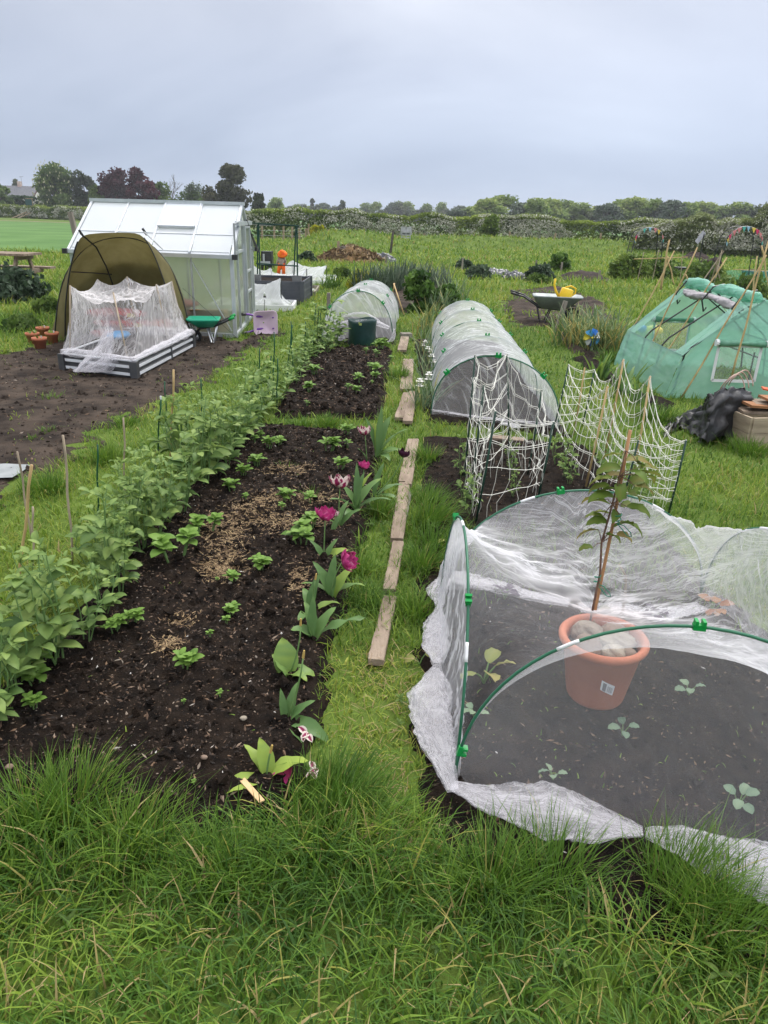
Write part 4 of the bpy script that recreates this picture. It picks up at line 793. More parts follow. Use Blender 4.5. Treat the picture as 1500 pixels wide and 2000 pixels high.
# ---------------------------------------------------------------- greenhouse
GF = Vector((-2.24, 10.53, 0)); gs = Vector((-0.989, 0.148, 0)); gg = Vector((-0.078, 0.997, 0)); GL, GD, GE, GR = 2.42, 2.68, 1.145, 1.79
def W(a, b_, z): return GF+gs*a+gg*b_+Vector((0, 0, z))
def poly_mat(name, col, tr, trn):
    m = bpy.data.materials.new(name); m.use_nodes = True; t = m.node_tree; t.nodes.clear(); l = t.links.new
    o = N(t, 'ShaderNodeOutputMaterial'); tp = N(t, 'ShaderNodeBsdfTransparent'); tp.inputs['Color'].default_value = (0.86, 0.90, 0.84, 1); p = N(t, 'ShaderNodeBsdfPrincipled', Roughness=0.28); p.inputs['Base Color'].default_value = (*col, 1)
    tcn = N(t, 'ShaderNodeTexCoord'); wv = N(t, 'ShaderNodeTexWave', Scale=14.0, Distortion=0.4); wv.bands_direction = 'X'; l(tcn.outputs['UV'], wv.inputs['Vector'])
    nz = N(t, 'ShaderNodeTexNoise', Scale=3.0, Detail=4.0); l(tcn.outputs['UV'], nz.inputs['Vector'])
    tl = N(t, 'ShaderNodeBsdfTranslucent'); tl.inputs['Color'].default_value = (*col, 1); m1 = N(t, 'ShaderNodeMixShader', Fac=trn); l(p.outputs[0], m1.inputs[1]); l(tl.outputs[0], m1.inputs[2])
    mr = N(t, 'ShaderNodeMapRange'); mr.inputs['To Min'].default_value = tr*0.8; mr.inputs['To Max'].default_value = tr*1.2; ad = N(t, 'ShaderNodeMath', _operation='MULTIPLY_ADD'); ad.inputs[1].default_value = 0.3; l(wv.outputs['Fac'], ad.inputs[0]); l(nz.outputs['Fac'], ad.inputs[2]); l(ad.outputs[0], mr.inputs['Value'])
    m2 = N(t, 'ShaderNodeMixShader'); l(mr.outputs[0], m2.inputs['Fac']); l(m1.outputs[0], m2.inputs[1]); l(tp.outputs[0], m2.inputs[2]); l(m2.outputs[0], o.inputs['Surface']); return m
PCW = poly_mat('polycarbonate_wall', (0.50, 0.54, 0.44), 0.46, 0.5); PCR = poly_mat('polycarbonate_roof', (0.78, 0.82, 0.86), 0.05, 0.40)
gh = root('greenhouse', 'aluminium greenhouse with frosted panels and pitched roof behind the olive shelter', 'greenhouse', tuple(GF))
b = B()
def bar(p, q, w_=0.035, h_=0.035, up=(0, 0, 1)): beam(b, p, q, w_, h_, up)
for a, c in ((0, 0), (GL, 0), (0, GD), (GL, GD)): bar(W(a, c, 0.02), W(a, c, GE-.01), 0.05, 0.05, (0, 1, 0))
for z, s in ((0.03, 0.06), (GE+0.005, 0.045)):
    bar(W(.028, 0, z), W(GL-.028, 0, z), s, s); bar(W(.028, GD, z), W(GL-.028, GD, z), s, s); bar(W(0, .028, z), W(0, GD-.028, z), s*0.96, s*0.96); bar(W(GL, .028, z), W(GL, GD-.028, z), s*0.96, s*0.96)
for k in (1, 2, 3): a = GL*k/4; bar(W(a, -.004, .065), W(a, -.004, GE-.02), 0.026, 0.026, (0, 1, 0)); bar(W(a, GD+.004, .065), W(a, GD+.004, GE-.02), 0.026, 0.026, (0, 1, 0))
bar(W(0.05, -.022, 0.10), W(GL/4-.02, -.022, GE-.12), 0.012, 0.02, (0, 1, 0)); bar(W(GL*.75, -.022, GE-.1), W(GL*.99, -.022, .1), 0.012, 0.02, (0, 1, 0))
for a in (-0.02, GL+.02):
    bar(W(a, -.06, GE-.02), W(a, GD/2-.02, GR), 0.045, 0.04, gs); bar(W(a, GD+.06, GE-.02), W(a, GD/2+.02, GR), 0.045, 0.04, gs)
bar(W(-.05, GD/2, GR+.03), W(GL+.05, GD/2, GR+.03), 0.11, 0.05); bar(W(-.05, -.075, GE-.03), W(GL+.05, -.075, GE-.03), 0.06, 0.05); bar(W(-.05, GD+.075, GE-.03), W(GL+.05, GD+.075, GE-.03), 0.06, 0.05)
sl = Vector(W(0, GD/2, GR)-W(0, 0, GE)).normalized(); nrm = sl.cross(gs).normalized()
if nrm.z < 0: nrm = -nrm
for k in (1, 2, 3): a = GL*k/4; bar(W(a, -.05, GE-.012)+nrm*.03, W(a, GD/2, GR-.01)+nrm*.03, 0.028, 0.02, nrm)
bar(W(0.02, GD*.17, GE+(GR-GE)*.34)+nrm*.026, W(GL-.02, GD*.17, GE+(GR-GE)*.34)+nrm*.026, 0.022, 0.012, nrm)
# gable door frame
da, db = 0.62, 1.92
for q in (da-.04, db+.04, 1.27): bar(W(-.012, q, .06), W(-.012, q, GE+.36 if q != 1.27 else GE+.1), 0.03, 0.028, (0, 1, 0))
bar(W(-.03, .52, GE+.40), W(-.03, db+.5, GE+.40), 0.05, 0.06)
bar(W(0, GD/2, GE+.06), W(0, GD/2, GR-.02), 0.02, 0.02, (0, 1, 0))
fr = b.build('frame', ALU, gh)
bk = B(); tube(bk, [W(-.07, -.1, GE-.03), W(-.07, -.1, GE+.40), W(-.05, .52, GE+.42)], 0.014, 6)
bk.build('downpipe', M('pipe_grey', (.30, .32, .33), rough=.5), gh)
for a, c in ((-.06, -.09), (GL+.06, -.09), (-.06, GD+.09)):
    bk = B(); box(bk, W(a, c, GE-.03), (.07, .07, .07)); bk.build('gutter_cap', BLACKP, gh)
bk = B(); tube(bk, [W(-.05, GD*.62, GR-.2), W(-.06, GD+.04, GE+.02)], .012, 6); bk.build('gutter_strap', BLACKP, gh)
def panel(name, pts, mat, par=gh):
    b_ = B(); sheet(b_, np.array([[tuple(pts[0]), tuple(pts[1])], [tuple(pts[3]), tuple(pts[2])]]), uv=np.array([[(0, 0), (1, 0)], [(0, 1), (1, 1)]])); return b_.build(name, mat, par)
for k in range(4):
    a0, a1 = GL*k/4+.018, GL*(k+1)/4-.018
    panel('wall_panel', [W(a0, .004, .06), W(a1, .004, .06), W(a1, .004, GE-.02), W(a0, .004, GE-.02)], PCW); panel('wall_panel', [W(a0, GD-.004, .06), W(a1, GD-.004, .06), W(a1, GD-.004, GE-.02), W(a0, GD-.004, GE-.02)], PCW)
    panel('roof_panel', [W(a0, -.06, GE-.014)+nrm*.012, W(a1, -.06, GE-.014)+nrm*.012, W(a1, GD/2-.01, GR)+nrm*.012, W(a0, GD/2-.01, GR)+nrm*.012], PCR); panel('roof_panel', [W(a0, GD+.06, GE-.014), W(a1, GD+.06, GE-.014), W(a1, GD/2+.01, GR), W(a0, GD/2+.01, GR)], PCR)
    if k == 1:
        v0, v1 = 0.46, 0.97; q = lambda a, t: W(a, GD/2*t-.03*(1-t), GE+(GR-GE)*t)+nrm*(.034+.03*(1-t))
        vt = root('roof_vent', '', '', (0, 0, 0)); bpy.data.objects.remove(vt)
        b_ = B(); beam(b_, q(a0, v0), q(a1, v0), .04, .03, nrm); beam(b_, q(a0, v1), q(a1, v1), .02, .02, nrm); beam(b_, q(a0, v0), q(a0, v1), .02, .02, nrm); beam(b_, q(a1, v0), q(a1, v1), .02, .02, nrm); sheet(b_, np.array([[tuple(q(a0, v0)), tuple(q(a1, v0))], [tuple(q(a0, v1)), tuple(q(a1, v1))]]), 1); b_.build('roof_vent', [ALU, PCR], gh)
for a in (0.004, GL-.004):
    panel('wall_panel', [W(a, .03, .06), W(a, da-.06, .06), W(a, da-.06, GE-.02), W(a, .03, GE-.02)], PCW); panel('wall_panel', [W(a, db+.06, .06), W(a, GD-.03, .06), W(a, GD-.03, GE-.02), W(a, db+.06, GE-.02)], PCW)
    b_ = B(); b_.add([tuple(W(a, .04, GE+.03)), tuple(W(a, GD-.04, GE+.03)), tuple(W(a, GD/2, GR-.02))], [(0, 1, 2)]); b_.build('gable_panel', PCW, gh)
    if a > 1: panel('wall_panel', [W(a, da-.06, .06), W(a, db+.06, .06), W(a, db+.06, GE-.02), W(a, da-.06, GE-.02)], PCW)
panel('wall_panel', [W(.004, da, .06), W(.004, 1.25, .06), W(.004, 1.25, GE+.3), W(.004, da, GE+.3)], PCW)
b_ = B()
d0, d1 = 1.30, 1.94
for p, q in (((d0, .08), (d0, GE+.36)), ((d1, .08), (d1, GE+.36)), ((d0, .10), (d1, .10)), ((d0, .52), (d1, .52)), ((d0, .83), (d1, .83)), ((d0, GE+.34), (d1, GE+.34))): beam(b_, W(-.045, p[0], p[1]), W(-.045, q[0], q[1]), .03, .045, gs)
sheet(b_, np.array([[tuple(W(-.043, d0, .1)), tuple(W(-.043, d1, .1))], [tuple(W(-.043, d0, GE+.34)), tuple(W(-.043, d1, GE+.34))]]), 1); b_.build('door', [ALU, PCW], gh)
RED = M('red_bag', (0.40, 0.030, 0.035), (0.55, 0.09, 0.08), rough=0.4, vs=7)
CARD = M('cardboard', (0.36, 0.22, 0.11), (0.43, 0.28, 0.15), rough=0.9, vs=5)
for k in range(3): b = B(); blob(b, W(1.15, .45, .13+.13*k), (.5, .27, .085), 10, k, .15); tag(b.build('compost_bag', RED, None, True), 'red compost bag lying in a stack inside the greenhouse', 'bag', 'compost bags inside the greenhouse')
b = B(); box(b, W(.42, .30, .19), (.5, .36, .28), RZ(.1)); box(b, W(.42, .08, .32), (.5, .16, .006), Matrix.Rotation(-.7, 3, 'X')); tag(b.build('cardboard_box', CARD), 'open brown cardboard box inside the greenhouse near the door', 'box')
# ---------------------------------------------------------------- olive shelter
OLV = M('olive_canvas', (0.145, 0.125, 0.045), (0.195, 0.170, 0.070), rough=0.8, vs=4, bump=0.2, bs=30, trans=0.30)
biv = root('shelter', 'olive green dome shelter with its open front facing the netted raised bed', 'shelter', (-3.7, 10.0, 0))
s_ = np.linspace(0, 1, 41)
def rim(pts):  # smooth curve through points
    P_ = np.array(pts); t = np.linspace(0, 1, len(P_)); q = s_; out_ = np.stack([np.interp(q, t, P_[:, k]) for k in range(3)], -1)
    for _ in range(2): out_[1:-1] = (out_[:-2]+2*out_[1:-1]+out_[2:])/4
    return out_
def Z3(u, v, Y): p = AY(u, v, Y); return (p.x, p.y, max(p.z, 0))
frontrim = rim([Z3(128, 664, 9.75), Z3(128, 600, 9.65), Z3(135, 540, 9.58), Z3(146, 490, 9.52), Z3(157, 459, 9.5), Z3(195, 455, 9.5), Z3(240, 454, 9.5), Z3(279, 456, 9.5), Z3(303, 500, 9.55), Z3(325, 560, 9.62), Z3(338, 620, 9.7), Z3(341, 655, 9.8)])
midrim = rim([Z3(107, 662, 9.95), Z3(112, 600, 9.95), Z3(124, 545, 9.95), Z3(143, 512, 9.95), Z3(168, 482, 9.95), Z3(205, 466, 9.95), Z3(250, 463, 9.95), Z3(297, 476, 9.95), Z3(334, 520, 9.95), Z3(357, 580, 9.95), Z3(368, 630, 9.95), Z3(372, 660, 9.95)])
backrim = rim([(-4.75, 10.05, 0), (-4.66, 10.22, .30), (-4.45, 10.4, .60), (-4.2, 10.5, .80), (-3.9, 10.55, .95), (-3.6, 10.5, 1.0), (-3.3, 10.45, .95), (-3.05, 10.40, .75), (-2.9, 10.34, .5), (-2.86, 10.25, .25), (-2.8, 10.1, 0)])
lowback = rim([(-4.75, 10.06, 0), (-4.6, 10.28, 0), (-4.3, 10.52, 0), (-4.0, 10.62, 0), (-3.6, 10.62, 0), (-3.3, 10.56, 0), (-3.0, 10.46, 0), (-2.86, 10.32, 0), (-2.8, 10.12, 0)])
rows = [frontrim]
for k in range(1, 6): rows.append(frontrim*(1-k/5)+midrim*(k/5)+(np.array([0, 0, .0])))
for k in range(1, 7): q = k/6; rows.append(midrim*(1-q)+backrim*q+np.array([0, 0, .10])*math.sin(math.pi*q)*np.sin(np.pi*s_)[:, None])
for k in range(1, 5): rows.append(backrim*(1-k/4)+lowback*(k/4))
b = B(); P_ = np.array(rows); sheet(b, wrinkle(P_, .012, 10, 3, 3)); b.build('canvas', OLV, biv, True)
for rr, nm in ((midrim, 'rib'), (frontrim[:14], 'rib'), (frontrim[26:], 'rib')):
    b = B(); tube(b, [Vector(p) for p in rr+np.array([0, -.012, 0.004])], .009, 6); b.build('rib', BLACKM, biv)
b = B(); tube(b, [Vector(Z3(157, 456, 9.49)), Vector(Z3(188, 483, 9.75)), Vector(Z3(207, 520, 10.0)), Vector(Z3(222, 560, 10.2))], .010, 6); b.build('rib', BLACKM, biv)
b = B(); tube(b, [Vector(Z3(140, 531, 9.62)), Vector(Z3(180, 533, 9.9)), Vector(Z3(218, 536, 10.18))], .008, 6); b.build('strap', BLACKM, biv)
for u, v in ((155, 452), (279, 449)):
    b = B(); tube(b, [Vector(Z3(u-1, v-3, 9.48)), Vector(Z3(u+8, v+10, 9.5))], .016, 6); b.build('rod_end', BLACKM, biv)
b = B(); tube(b, [Vector(Z3(281, 452, 9.48)), Vector(Z3(300, 470, 9.5)), Vector(Z3(318, 487, 9.6))], .009, 6); b.build('strap', WHITEP, biv)
b = B(); tube(b, [Vector(Z3(357, 563, 9.95)), Vector((-2.12, 10.2, .02))], .003, 4); b.build('guy_rope', BLACKM, biv)
RL = M('red_bag_label', (0.60, 0.30, 0.24), rough=.5); YL = M('bag_yellow', (0.62, 0.45, 0.06), rough=.5)
def word(txt, size, loc, rot, mat, parent, extr=0.0006):
    c = bpy.data.curves.new('lettering', 'FONT'); c.body = txt; c.size = size; c.extrude = extr; c.align_x = 'LEFT'
    o = bpy.data.objects.new('lettering', c); sc.collection.objects.link(o); dg = bpy.context.evaluated_depsgraph_get(); me = bpy.data.meshes.new_from_object(o.evaluated_get(dg)); bpy.data.objects.remove(o)
    n = bpy.data.objects.new('lettering', me); me.materials.clear(); me.materials.append(mat); sc.collection.objects.link(n)
    R4 = rot.to_4x4(); R4.translation = Vector(loc)-Vector(ORG.get(parent.name, (0, 0, 0))) if parent is not None else Vector(loc)
    me.transform(R4)
    if parent is not None: n.parent = parent
    return n
xm0 = -3.95
for k, (dx, dz, lab) in enumerate(((0, .10, 'bottom red compost bag of the lettered stack in the shelter'), (.06, .24, 'middle red compost bag with printed words, in the shelter stack'), (-.02, .37, 'topmost red compost bag with dark panel, in the shelter stack'), )):
    cb = root('compost_bag', lab, 'bag', (-3.72+dx, 9.98, dz), 'compost bags stacked in the shelter'); b = B(); P0 = np.array((-3.72+dx, 9.98, dz)); blob(b, P0, (.42, .16, .075), 14, k+11, .08); b.build('body', RED, cb, True)
    rot = Matrix.Rotation(math.radians(90), 3, 'X'); word('DEEP PEAT', .075, (P0[0]-.28, P0[1]-.172, P0[2]-.025), rot, RL, cb)
    b = B(); box(b, (P0[0]+.26, P0[1]-.165, P0[2]), (.11, .012, .05)); b.build('patch', YL, cb)
for k in range(2):
    b = B(); blob(b, (-3.08, 10.0, .10+.14*k), (.22, .15, .075), 10, k+30, .12); tag(b.build('compost_bag', M('orange_bag', (0.42, 0.10, 0.06), (.5, .2, .12), rough=.45) if k == 0 else MATS['orange_bag'], None, True), 'dull orange bag lying at the right side of the shelter', 'bag', 'orange bags in the shelter')
# ---------------------------------------------------------------- raised metal bed with tented netting
STEEL = M('galvanised_sheet', (0.80, 0.83, 0.86), (0.70, 0.73, 0.76), rough=0.30, metal=0.15, vs=4)
STEELD = M('dark_steel', (0.10, 0.105, 0.115), (0.16, 0.165, 0.17), rough=0.42, metal=0.7, vs=4)
rc_ = [Vector((-3.59, 7.85, 0)), Vector((-2.69, 7.52, 0)), Vector((-2.60, 9.50, 0)), Vector((-3.50, 9.62, 0))]; rh = 0.19
rb = root('raised_bed', 'low ribbed steel raised bed in front of the olive shelter', 'raised bed', tuple(rc_[0]))
for k in range(4):
    p, q = rc_[k], rc_[(k+1) % 4]; d = (q-p).normalized(); nn = Vector((d.y, -d.x, 0)); b = B()
    prof = [(0, 0), (.0, .030), (.022, .042), (.022, .072), (0, .084), (0, .110), (.022, .122), (.022, .152), (0, .164), (0, .19)]
    P_ = np.array([[tuple(p+d*.02+nn*o_+Vector((0, 0, z))), tuple(q-d*.02+nn*o_+Vector((0, 0, z)))] for o_, z in prof]); sheet(b, P_, 0); o = b.build('side_panel', STEELD, rb)
    for z in (.057, .137):
        b = B(); beam(b, p+d*.05+nn*.0245+Vector((0, 0, z)), q-d*.05+nn*.0245+Vector((0, 0, z)), .004, .030); b.build('bright_rib', STEEL, o)
    b = B(); beam(b, p+d*.03+Vector((0, 0, rh+.008)), q-d*.03+Vector((0, 0, rh+.008)), .03, .012); b.build('top_rail', STEEL, rb)
    b = B(); box(b, p+Vector((0, 0, rh/2+.002)), (.075, .075, rh+.004), RZ(math.atan2(d.y, d.x))); o = b.build('corner_post', STEELD, rb)
    if k == 1:
        m_ = p.lerp(q, .55)+nn*.03; b = B(); box(b, m_+Vector((0, 0, rh/2)), (.03, .012, rh), RZ(math.atan2(d.y, d.x))); b.build('joint_strap', STEELD, rb)
b = B(); xs_ = np.linspace(.02, .98, 26); P_ = np.array([[tuple(rc_[0].lerp(rc_[1], a).lerp(rc_[3].lerp(rc_[2], a), c)+Vector((0, 0, .135+.03*float(fbm(a*9, c*16, 3))))) for a in xs_] for c in np.linspace(.015, .985, 40)]); sheet(b, P_); b.build('soil', SOILD, rb, True)
stk = {'left front corner': (rc_[0]+Vector((.05, .05, .1)), (137, 557, 7.95)), 'back left': (rc_[3]+Vector((.05, -.05, .1)), (190, 545, 9.5)), 'middle back': (Vector((-3.2, 9.2, .1)), (248, 540, 9.3)), 'middle right': (Vector((-2.72, 8.9, .1)), (305, 555, 8.85)), 'right back': (rc_[2]+Vector((-.06, -.06, .1)), (335, 549, 9.4)), 'front': (rc_[1]+Vector((-.08, .08, .1)), (221, 571, 7.95))}
tops = {}
for k, (p, (u, v, Y)) in stk.items():
    t_ = AY(u, v, Y); tops[k] = t_; b = B(); tube(b, [p, t_], .0085, 6); tag(b.build('stake', BAMBOOG, None, True), f'thin wooden stake at the {k} of the netted steel bed', 'stake')
nb = root('bed_netting', 'white net tent draped over stakes on the steel raised bed, bundled at its left front', 'net', tuple(rc_[0]))
Zr = Vector((0, 0, rh+.03)); base = [rc_[0]+Zr, rc_[1]+Zr, rc_[2]+Zr, rc_[3]+Zr]; T = tops
sides = ((lerpc([base[0], base[1]]), sagc([T['left front corner'], T['front'].lerp(T['left front corner'], .45)+Vector((0, 0, -.16)), T['front'], (T['front']+T['middle right'])/2+Vector((.15, -.25, -.13))], .02)),
         (lerpc([base[1], base[2]]), sagc([(T['front']+T['middle right'])/2+Vector((.15, -.25, -.13)), T['middle right'], T['right back']], .05)), (lerpc([base[2], base[3]]), sagc([T['right back'], T['middle back'], T['back left']], .09)), (lerpc([base[3], base[0]]), sagc([T['back left'], (T['back left']+T['left front corner'])/2+Vector((0, 0, -.1)), T['left front corner']], .03)))
b = B(); cb_ = (-3.1, 8.6, 0)
for k, (ba, tp) in enumerate(sides): P_ = wrinkle(wall(ba, tp, 80, 40, .05, cb_), .020, 15, 4, 70+k, False); sheet(b, P_, 0, .5, uvg(P_))
b.build('net_wall', N_BED, nb, True)
P_ = relax(coons([s[1] for s in sides], 60), 500, .00012); P_ = wrinkle(P_, .03, 12, 6, 80); b = B(); sheet(b, P_, 0, .5, uvg(P_)); b.build('net_roof', N_BED, nb, True)
for path, rad, sd in (([tuple(AY(u, v, Y)) for u, v, Y in ((215, 640, 7.9), (205, 680, 7.72), (190, 712, 7.62), (150, 735, 7.6))], (.03, .07, .14, .06), 41), ([tuple(AY(u, v, 7.62)) for u, v in ((230, 700), (190, 728), (165, 730))], (.05, .13, .07), 42), ([tuple(base[0].lerp(base[1], q)) for q in (0, .2, .42)], (.03, .05, .05), 43), ([tuple(base[0].lerp(base[1], q)) for q in (.55, .8, 1)], (.03, .03, .02), 44), ([tuple(base[1].lerp(base[2], q)) for q in (0, .3, .6, 1)], (.025, .035, .04, .05), 45), ([tuple(base[3].lerp(base[2], q)+Vector((0, -.08, 0))) for q in (0, .4, .7, 1)], (.03, .07, .06, .05), 46)):
    b = B(); bunch(b, path, rad, sd, 20, 10, .85); b.build('gathered_net', N_BUNCH, nb, True)
b = B(); blob(b, (-3.45, 9.2, .2), (.13, .2, .05), 8, 3, .2); tag(b.build('plastic_tray', M('blue_plastic', (.10, .30, .55), rough=.5), None, True), 'pale blue plastic lying inside the netted steel bed', 'tray')
# ---------------------------------------------------------------- clay pots by the shelter
pp = [((66, 672), .085, 'left'), ((80, 683), .088, 'front'), ((104, 671), .085, 'right'), ((86, 660), .085, 'back')]
for (u, v), r, w_ in pp:
    p = G(u, v); cp = root('clay_pot', f'small orange clay plant pot, the {w_} one of the group beside the shelter', 'pot', tuple(p), 'clay pots beside the shelter'); b = B()
    lathe(b, [(0, 0), (r*.68, 0), (r*.92, r*1.35), (r*1.04, r*1.36), (r*1.06, r*1.75), (r*.96, r*1.76), (r*.9, r*1.5), (0, r*1.45)], p, 20); b.build('body', TERRA, cp, True)
    b = B(); g = random.Random(u)
    for k in range(5): leaf(b, p+Vector((g.uniform(-.04, .04), g.uniform(-.04, .04), r*1.45)), g.uniform(0, 6.28), g.uniform(.5, 1.3), r*.9, r*.4, .8, .2, 4, 'ovate', 0, g.random())
    b.build('leaves', L_FRESH, cp)
    b = B(); beam(b, p+Vector((.02, .02, r*1.3)), p+Vector((.03, .0, r*2.0)), .018, .003, (0, 1, 0)); b.build('plant_label', WHITEP, cp)
# ---------------------------------------------------------------- toy and small wheelbarrows
GRN = M('green_tray', (0.02, 0.36, 0.20), (0.035, .43, .26), rough=.35, vs=5); PNK = M('pink_tray', (.60, .44, .56), (.66, .52, .63), rough=.45, vs=3); PUR = M('purple_tube', (.16, .05, .32), rough=.4); TYRE = M('tyre', (.015, .015, .016), rough=.7); GALV = M('galvanised_tray', (.23, .26, .26), (.33, .36, .36), rough=.5, metal=.45, vs=5); BRIGHT = M('steel_leg', (.6, .62, .65), rough=.3, metal=.7)
def barrow(name, label, L_, Wd, tray, legm, handm, gripm, wheel_r, zr, loc, rot, wx=.62):
    "local frame: +x towards the handles, wheel at -x, z up; rim at height zr"
    t = root(name, label, 'wheelbarrow', (0, 0, 0)); b = B()
    def ring(x0, x1, w0, w1, z, n=4):
        c = []; r = .12
        for (x, y, q) in ((x1, w1/2, 0), (x0, w0/2, 1), (x0, -w0/2, 2), (x1, -w1/2, 3)):
            rr = min(abs(x1-x0), w0, w1)*.18
            cx = x-rr*(1 if x == x1 else -1); cy = y-rr*(1 if y > 0 else -1)
            for k in range(n+1): a = math.pi/2*(q+k/n)-0; a = {0: 0, 1: math.pi/2, 2: math.pi, 3: 3*math.pi/2}[q]+math.pi/2*k/n; c.append((cx+rr*math.cos(a), cy+rr*math.sin(a), z))
        return c
    zb = zr-L_*.26
    outer = [ring(-L_*.56, L_*.44, Wd*1.02, Wd*.98, zr-.02), ring(-L_*.56, L_*.44, Wd*1.04, Wd, zr), ring(-L_*.53, L_*.41, Wd*.97, Wd*.93, zr), ring(-L_*.25, L_*.27, Wd*.60, Wd*.58, zb+.012), ring(-.01, .01, .02, .02, zb+.012)]
    out2 = [ring(-.01, .01, .02, .02, zb), ring(-L_*.26, L_*.28, Wd*.62, Wd*.60, zb), ring(-L_*.56, L_*.44, Wd*1.02, Wd*.98, zr-.02)]
    for R_ in (outer, out2): sheet(b, np.array([r+[r[0]] for r in R_]))
    b.build('tray', tray, t, True)
    for s in (-1, 1):
        b = B(); tube(b, [(-L_*wx, s*.05, wheel_r+.01), (-L_*.2, s*Wd*.2, zb-.02), (L_*.3, s*Wd*.27, zb+.02), (L_*.62, s*Wd*.36, zr-.03), (L_*.85, s*Wd*.38, zr+.02)], .016, 7); o = b.build('handle', handm, t, True)
        b = B(); tube(b, [(L_*.74, s*Wd*.37, zr-.005), (L_*.90, s*Wd*.38, zr+.03)], .021, 7); b.build('grip', gripm, o, True)
        b = B(); tube(b, [(L_*.05, s*Wd*.22, zb), (L_*.16, s*Wd*.32, .015), (L_*.24, s*Wd*.32, .015), (L_*.33, s*Wd*.26, zb+.02)], .013, 6); b.build('leg', legm, t, True)
        b = B(); tube(b, [(-L_*wx, s*.05, wheel_r), (-L_*.50, s*.08, zb+.05), (-L_*.35, s*Wd*.22, zb+.06)], .011, 6); b.build('stay', legm, t, True)
    b = B(); lathe(b, [(wheel_r*.55, -.025), (wheel_r*.9, -.03), (wheel_r, -.012), (wheel_r, .012), (wheel_r*.9, .03), (wheel_r*.55, .025)], (-L_*wx, 0, wheel_r), 20, rot=Matrix.Rotation(math.pi/2, 3, 'X')); wh = b.build('wheel', TYRE, t, True)
    b = B(); lathe(b, [(0, -.03), (wheel_r*.56, -.02), (wheel_r*.56, .02), (0, .03)], (-L_*wx, 0, wheel_r), 16, rot=Matrix.Rotation(math.pi/2, 3, 'X')); b.build('hub', legm, wh, True)
    t.location = loc; t.rotation_euler = rot; return t
p = G(404, 672); barrow('small_wheelbarrow', 'small green child size wheelbarrow in front of the greenhouse', .44, .38, GRN, BRIGHT, BLACKM, CLIP, .085, .34, (p.x-.02, p.y+.1, 0), (0, 0, math.radians(8)), .34)
p = G(500, 655); barrow('small_wheelbarrow', 'pale pink wheelbarrow tipped on its side beside the greenhouse door', .36, .36, PNK, PUR, PUR, BLACKP, .075, .27, (p.x+.05, p.y+.28, .175), Matrix(((-.97, -.0, .24), (.24, 0, -.97), (0, -1, 0))).transposed().to_euler() if False else Matrix(((-.96, 0, .28), (-.28, 0, -.96), (0, -1, 0))).to_euler(), .36)
p = G(1068, 634); barrow('wheelbarrow', 'grey metal wheelbarrow carrying a yellow watering can by a post', .86, .58, GALV, BLACKM, BLACKM, BLACKP, .15, .50, (p.x+.10, p.y+.1, 0), (0, 0, math.radians(172)), .40)
WB = Vector((p.x, p.y+.1, 0))
YEL = M('yellow_plastic', (.72, .46, .012), (.78, .54, .03), rough=.35, vs=5)
wc = root('watering_can', 'bright yellow watering can lying in the grey wheelbarrow', 'watering can', (WB.x+.27, WB.y, .46)); b = B(); c = Vector((WB.x+.27, WB.y-.02, .42)); R_ = Matrix.Rotation(math.radians(14), 3, 'Y')
lathe(b, [(0, 0), (.10, 0), (.115, .02), (.11, .19), (.09, .205), (.06, .21), (.06, .2), (0, .19)], c, 20, rot=R_); b.build('body', YEL, wc, True)
b = B(); tube(b, [c+Vector((-.09, 0, .05)), c+Vector((-.16, 0, .15)), c+Vector((-.20, 0, .26)), c+Vector((-.19, 0, .36))], [.026, .022, .018, .020], 8); o = b.build('spout', YEL, wc, True)
b = B(); tube(b, [c+Vector((.11, 0, .06)), c+Vector((.19, 0, .12)), c+Vector((.19, 0, .20)), c+Vector((.10, 0, .245)), c+Vector((.0, 0, .22))], .014, 8); b.build('handle', YEL, wc, True)
# ---------------------------------------------------------------- hooped tunnels
def tunnel(name, label, ends, nh, h, front_at=None, seed=0, net=N_TUN, clips=True, close=True):
    (a0, a1), (c0, c1) = ends; t = root(name, label, 'mesh tunnel', tuple((Vector(a0)+Vector(c0))/2))
    lf = lambda q: np.array(a0)*(1-q)+np.array(c0)*q; rt_ = lambda q: np.array(a1)*(1-q)+np.array(c1)*q
    hq = np.linspace(0, 1, nh); hh = h if callable(h) else (lambda q: h)
    for q in hq:
        f = arc(lf(q), rt_(q), hh(q), .85); hoopmesh(f, .006, 24).build('hoop', HOOP, t, True)
        if clips:
            for s in (.22, .5, .74): p_ = f(np.array([s, s+.01])); clip_mesh(p_[0], p_[1]-p_[0], 1.25).build('clip', CLIP, t)
    m = 12*(nh-1)+1; rows = []
    for i, q in enumerate(np.linspace(0, 1, m)):
        r = (q*(nh-1)) % 1; sg = 4*r*(1-r); f = arc(lf(q), rt_(q), hh(q)+.008-.045*sg, .85); P_ = f(np.linspace(0, 1, 60)); w_ = np.sin(np.pi*np.linspace(0, 1, 60)); ctr = (lf(q)+rt_(q))/2; P_[:, :2] += (ctr[:2]-P_[:, :2])*(.05*sg*(1-0*w_))[:, None]; rows.append(P_)
    P_ = wrinkle(np.array(rows), .012, 9, 14, 90+seed, False); b = B(); sheet(b, P_, 0, .5, uvg(P_)); b.build('netting', net, t, True)
    return t, lf, rt_, hh
tF, lf, rt_, hh = tunnel('mesh_tunnel', 'long white mesh tunnel on five green hoops beyond the string trellis', ((( .40, 6.32, .03), (1.48, 5.95, .03)), ((.62, 10.7, .03), (1.62, 10.7, .03))), 5, .57, seed=1)
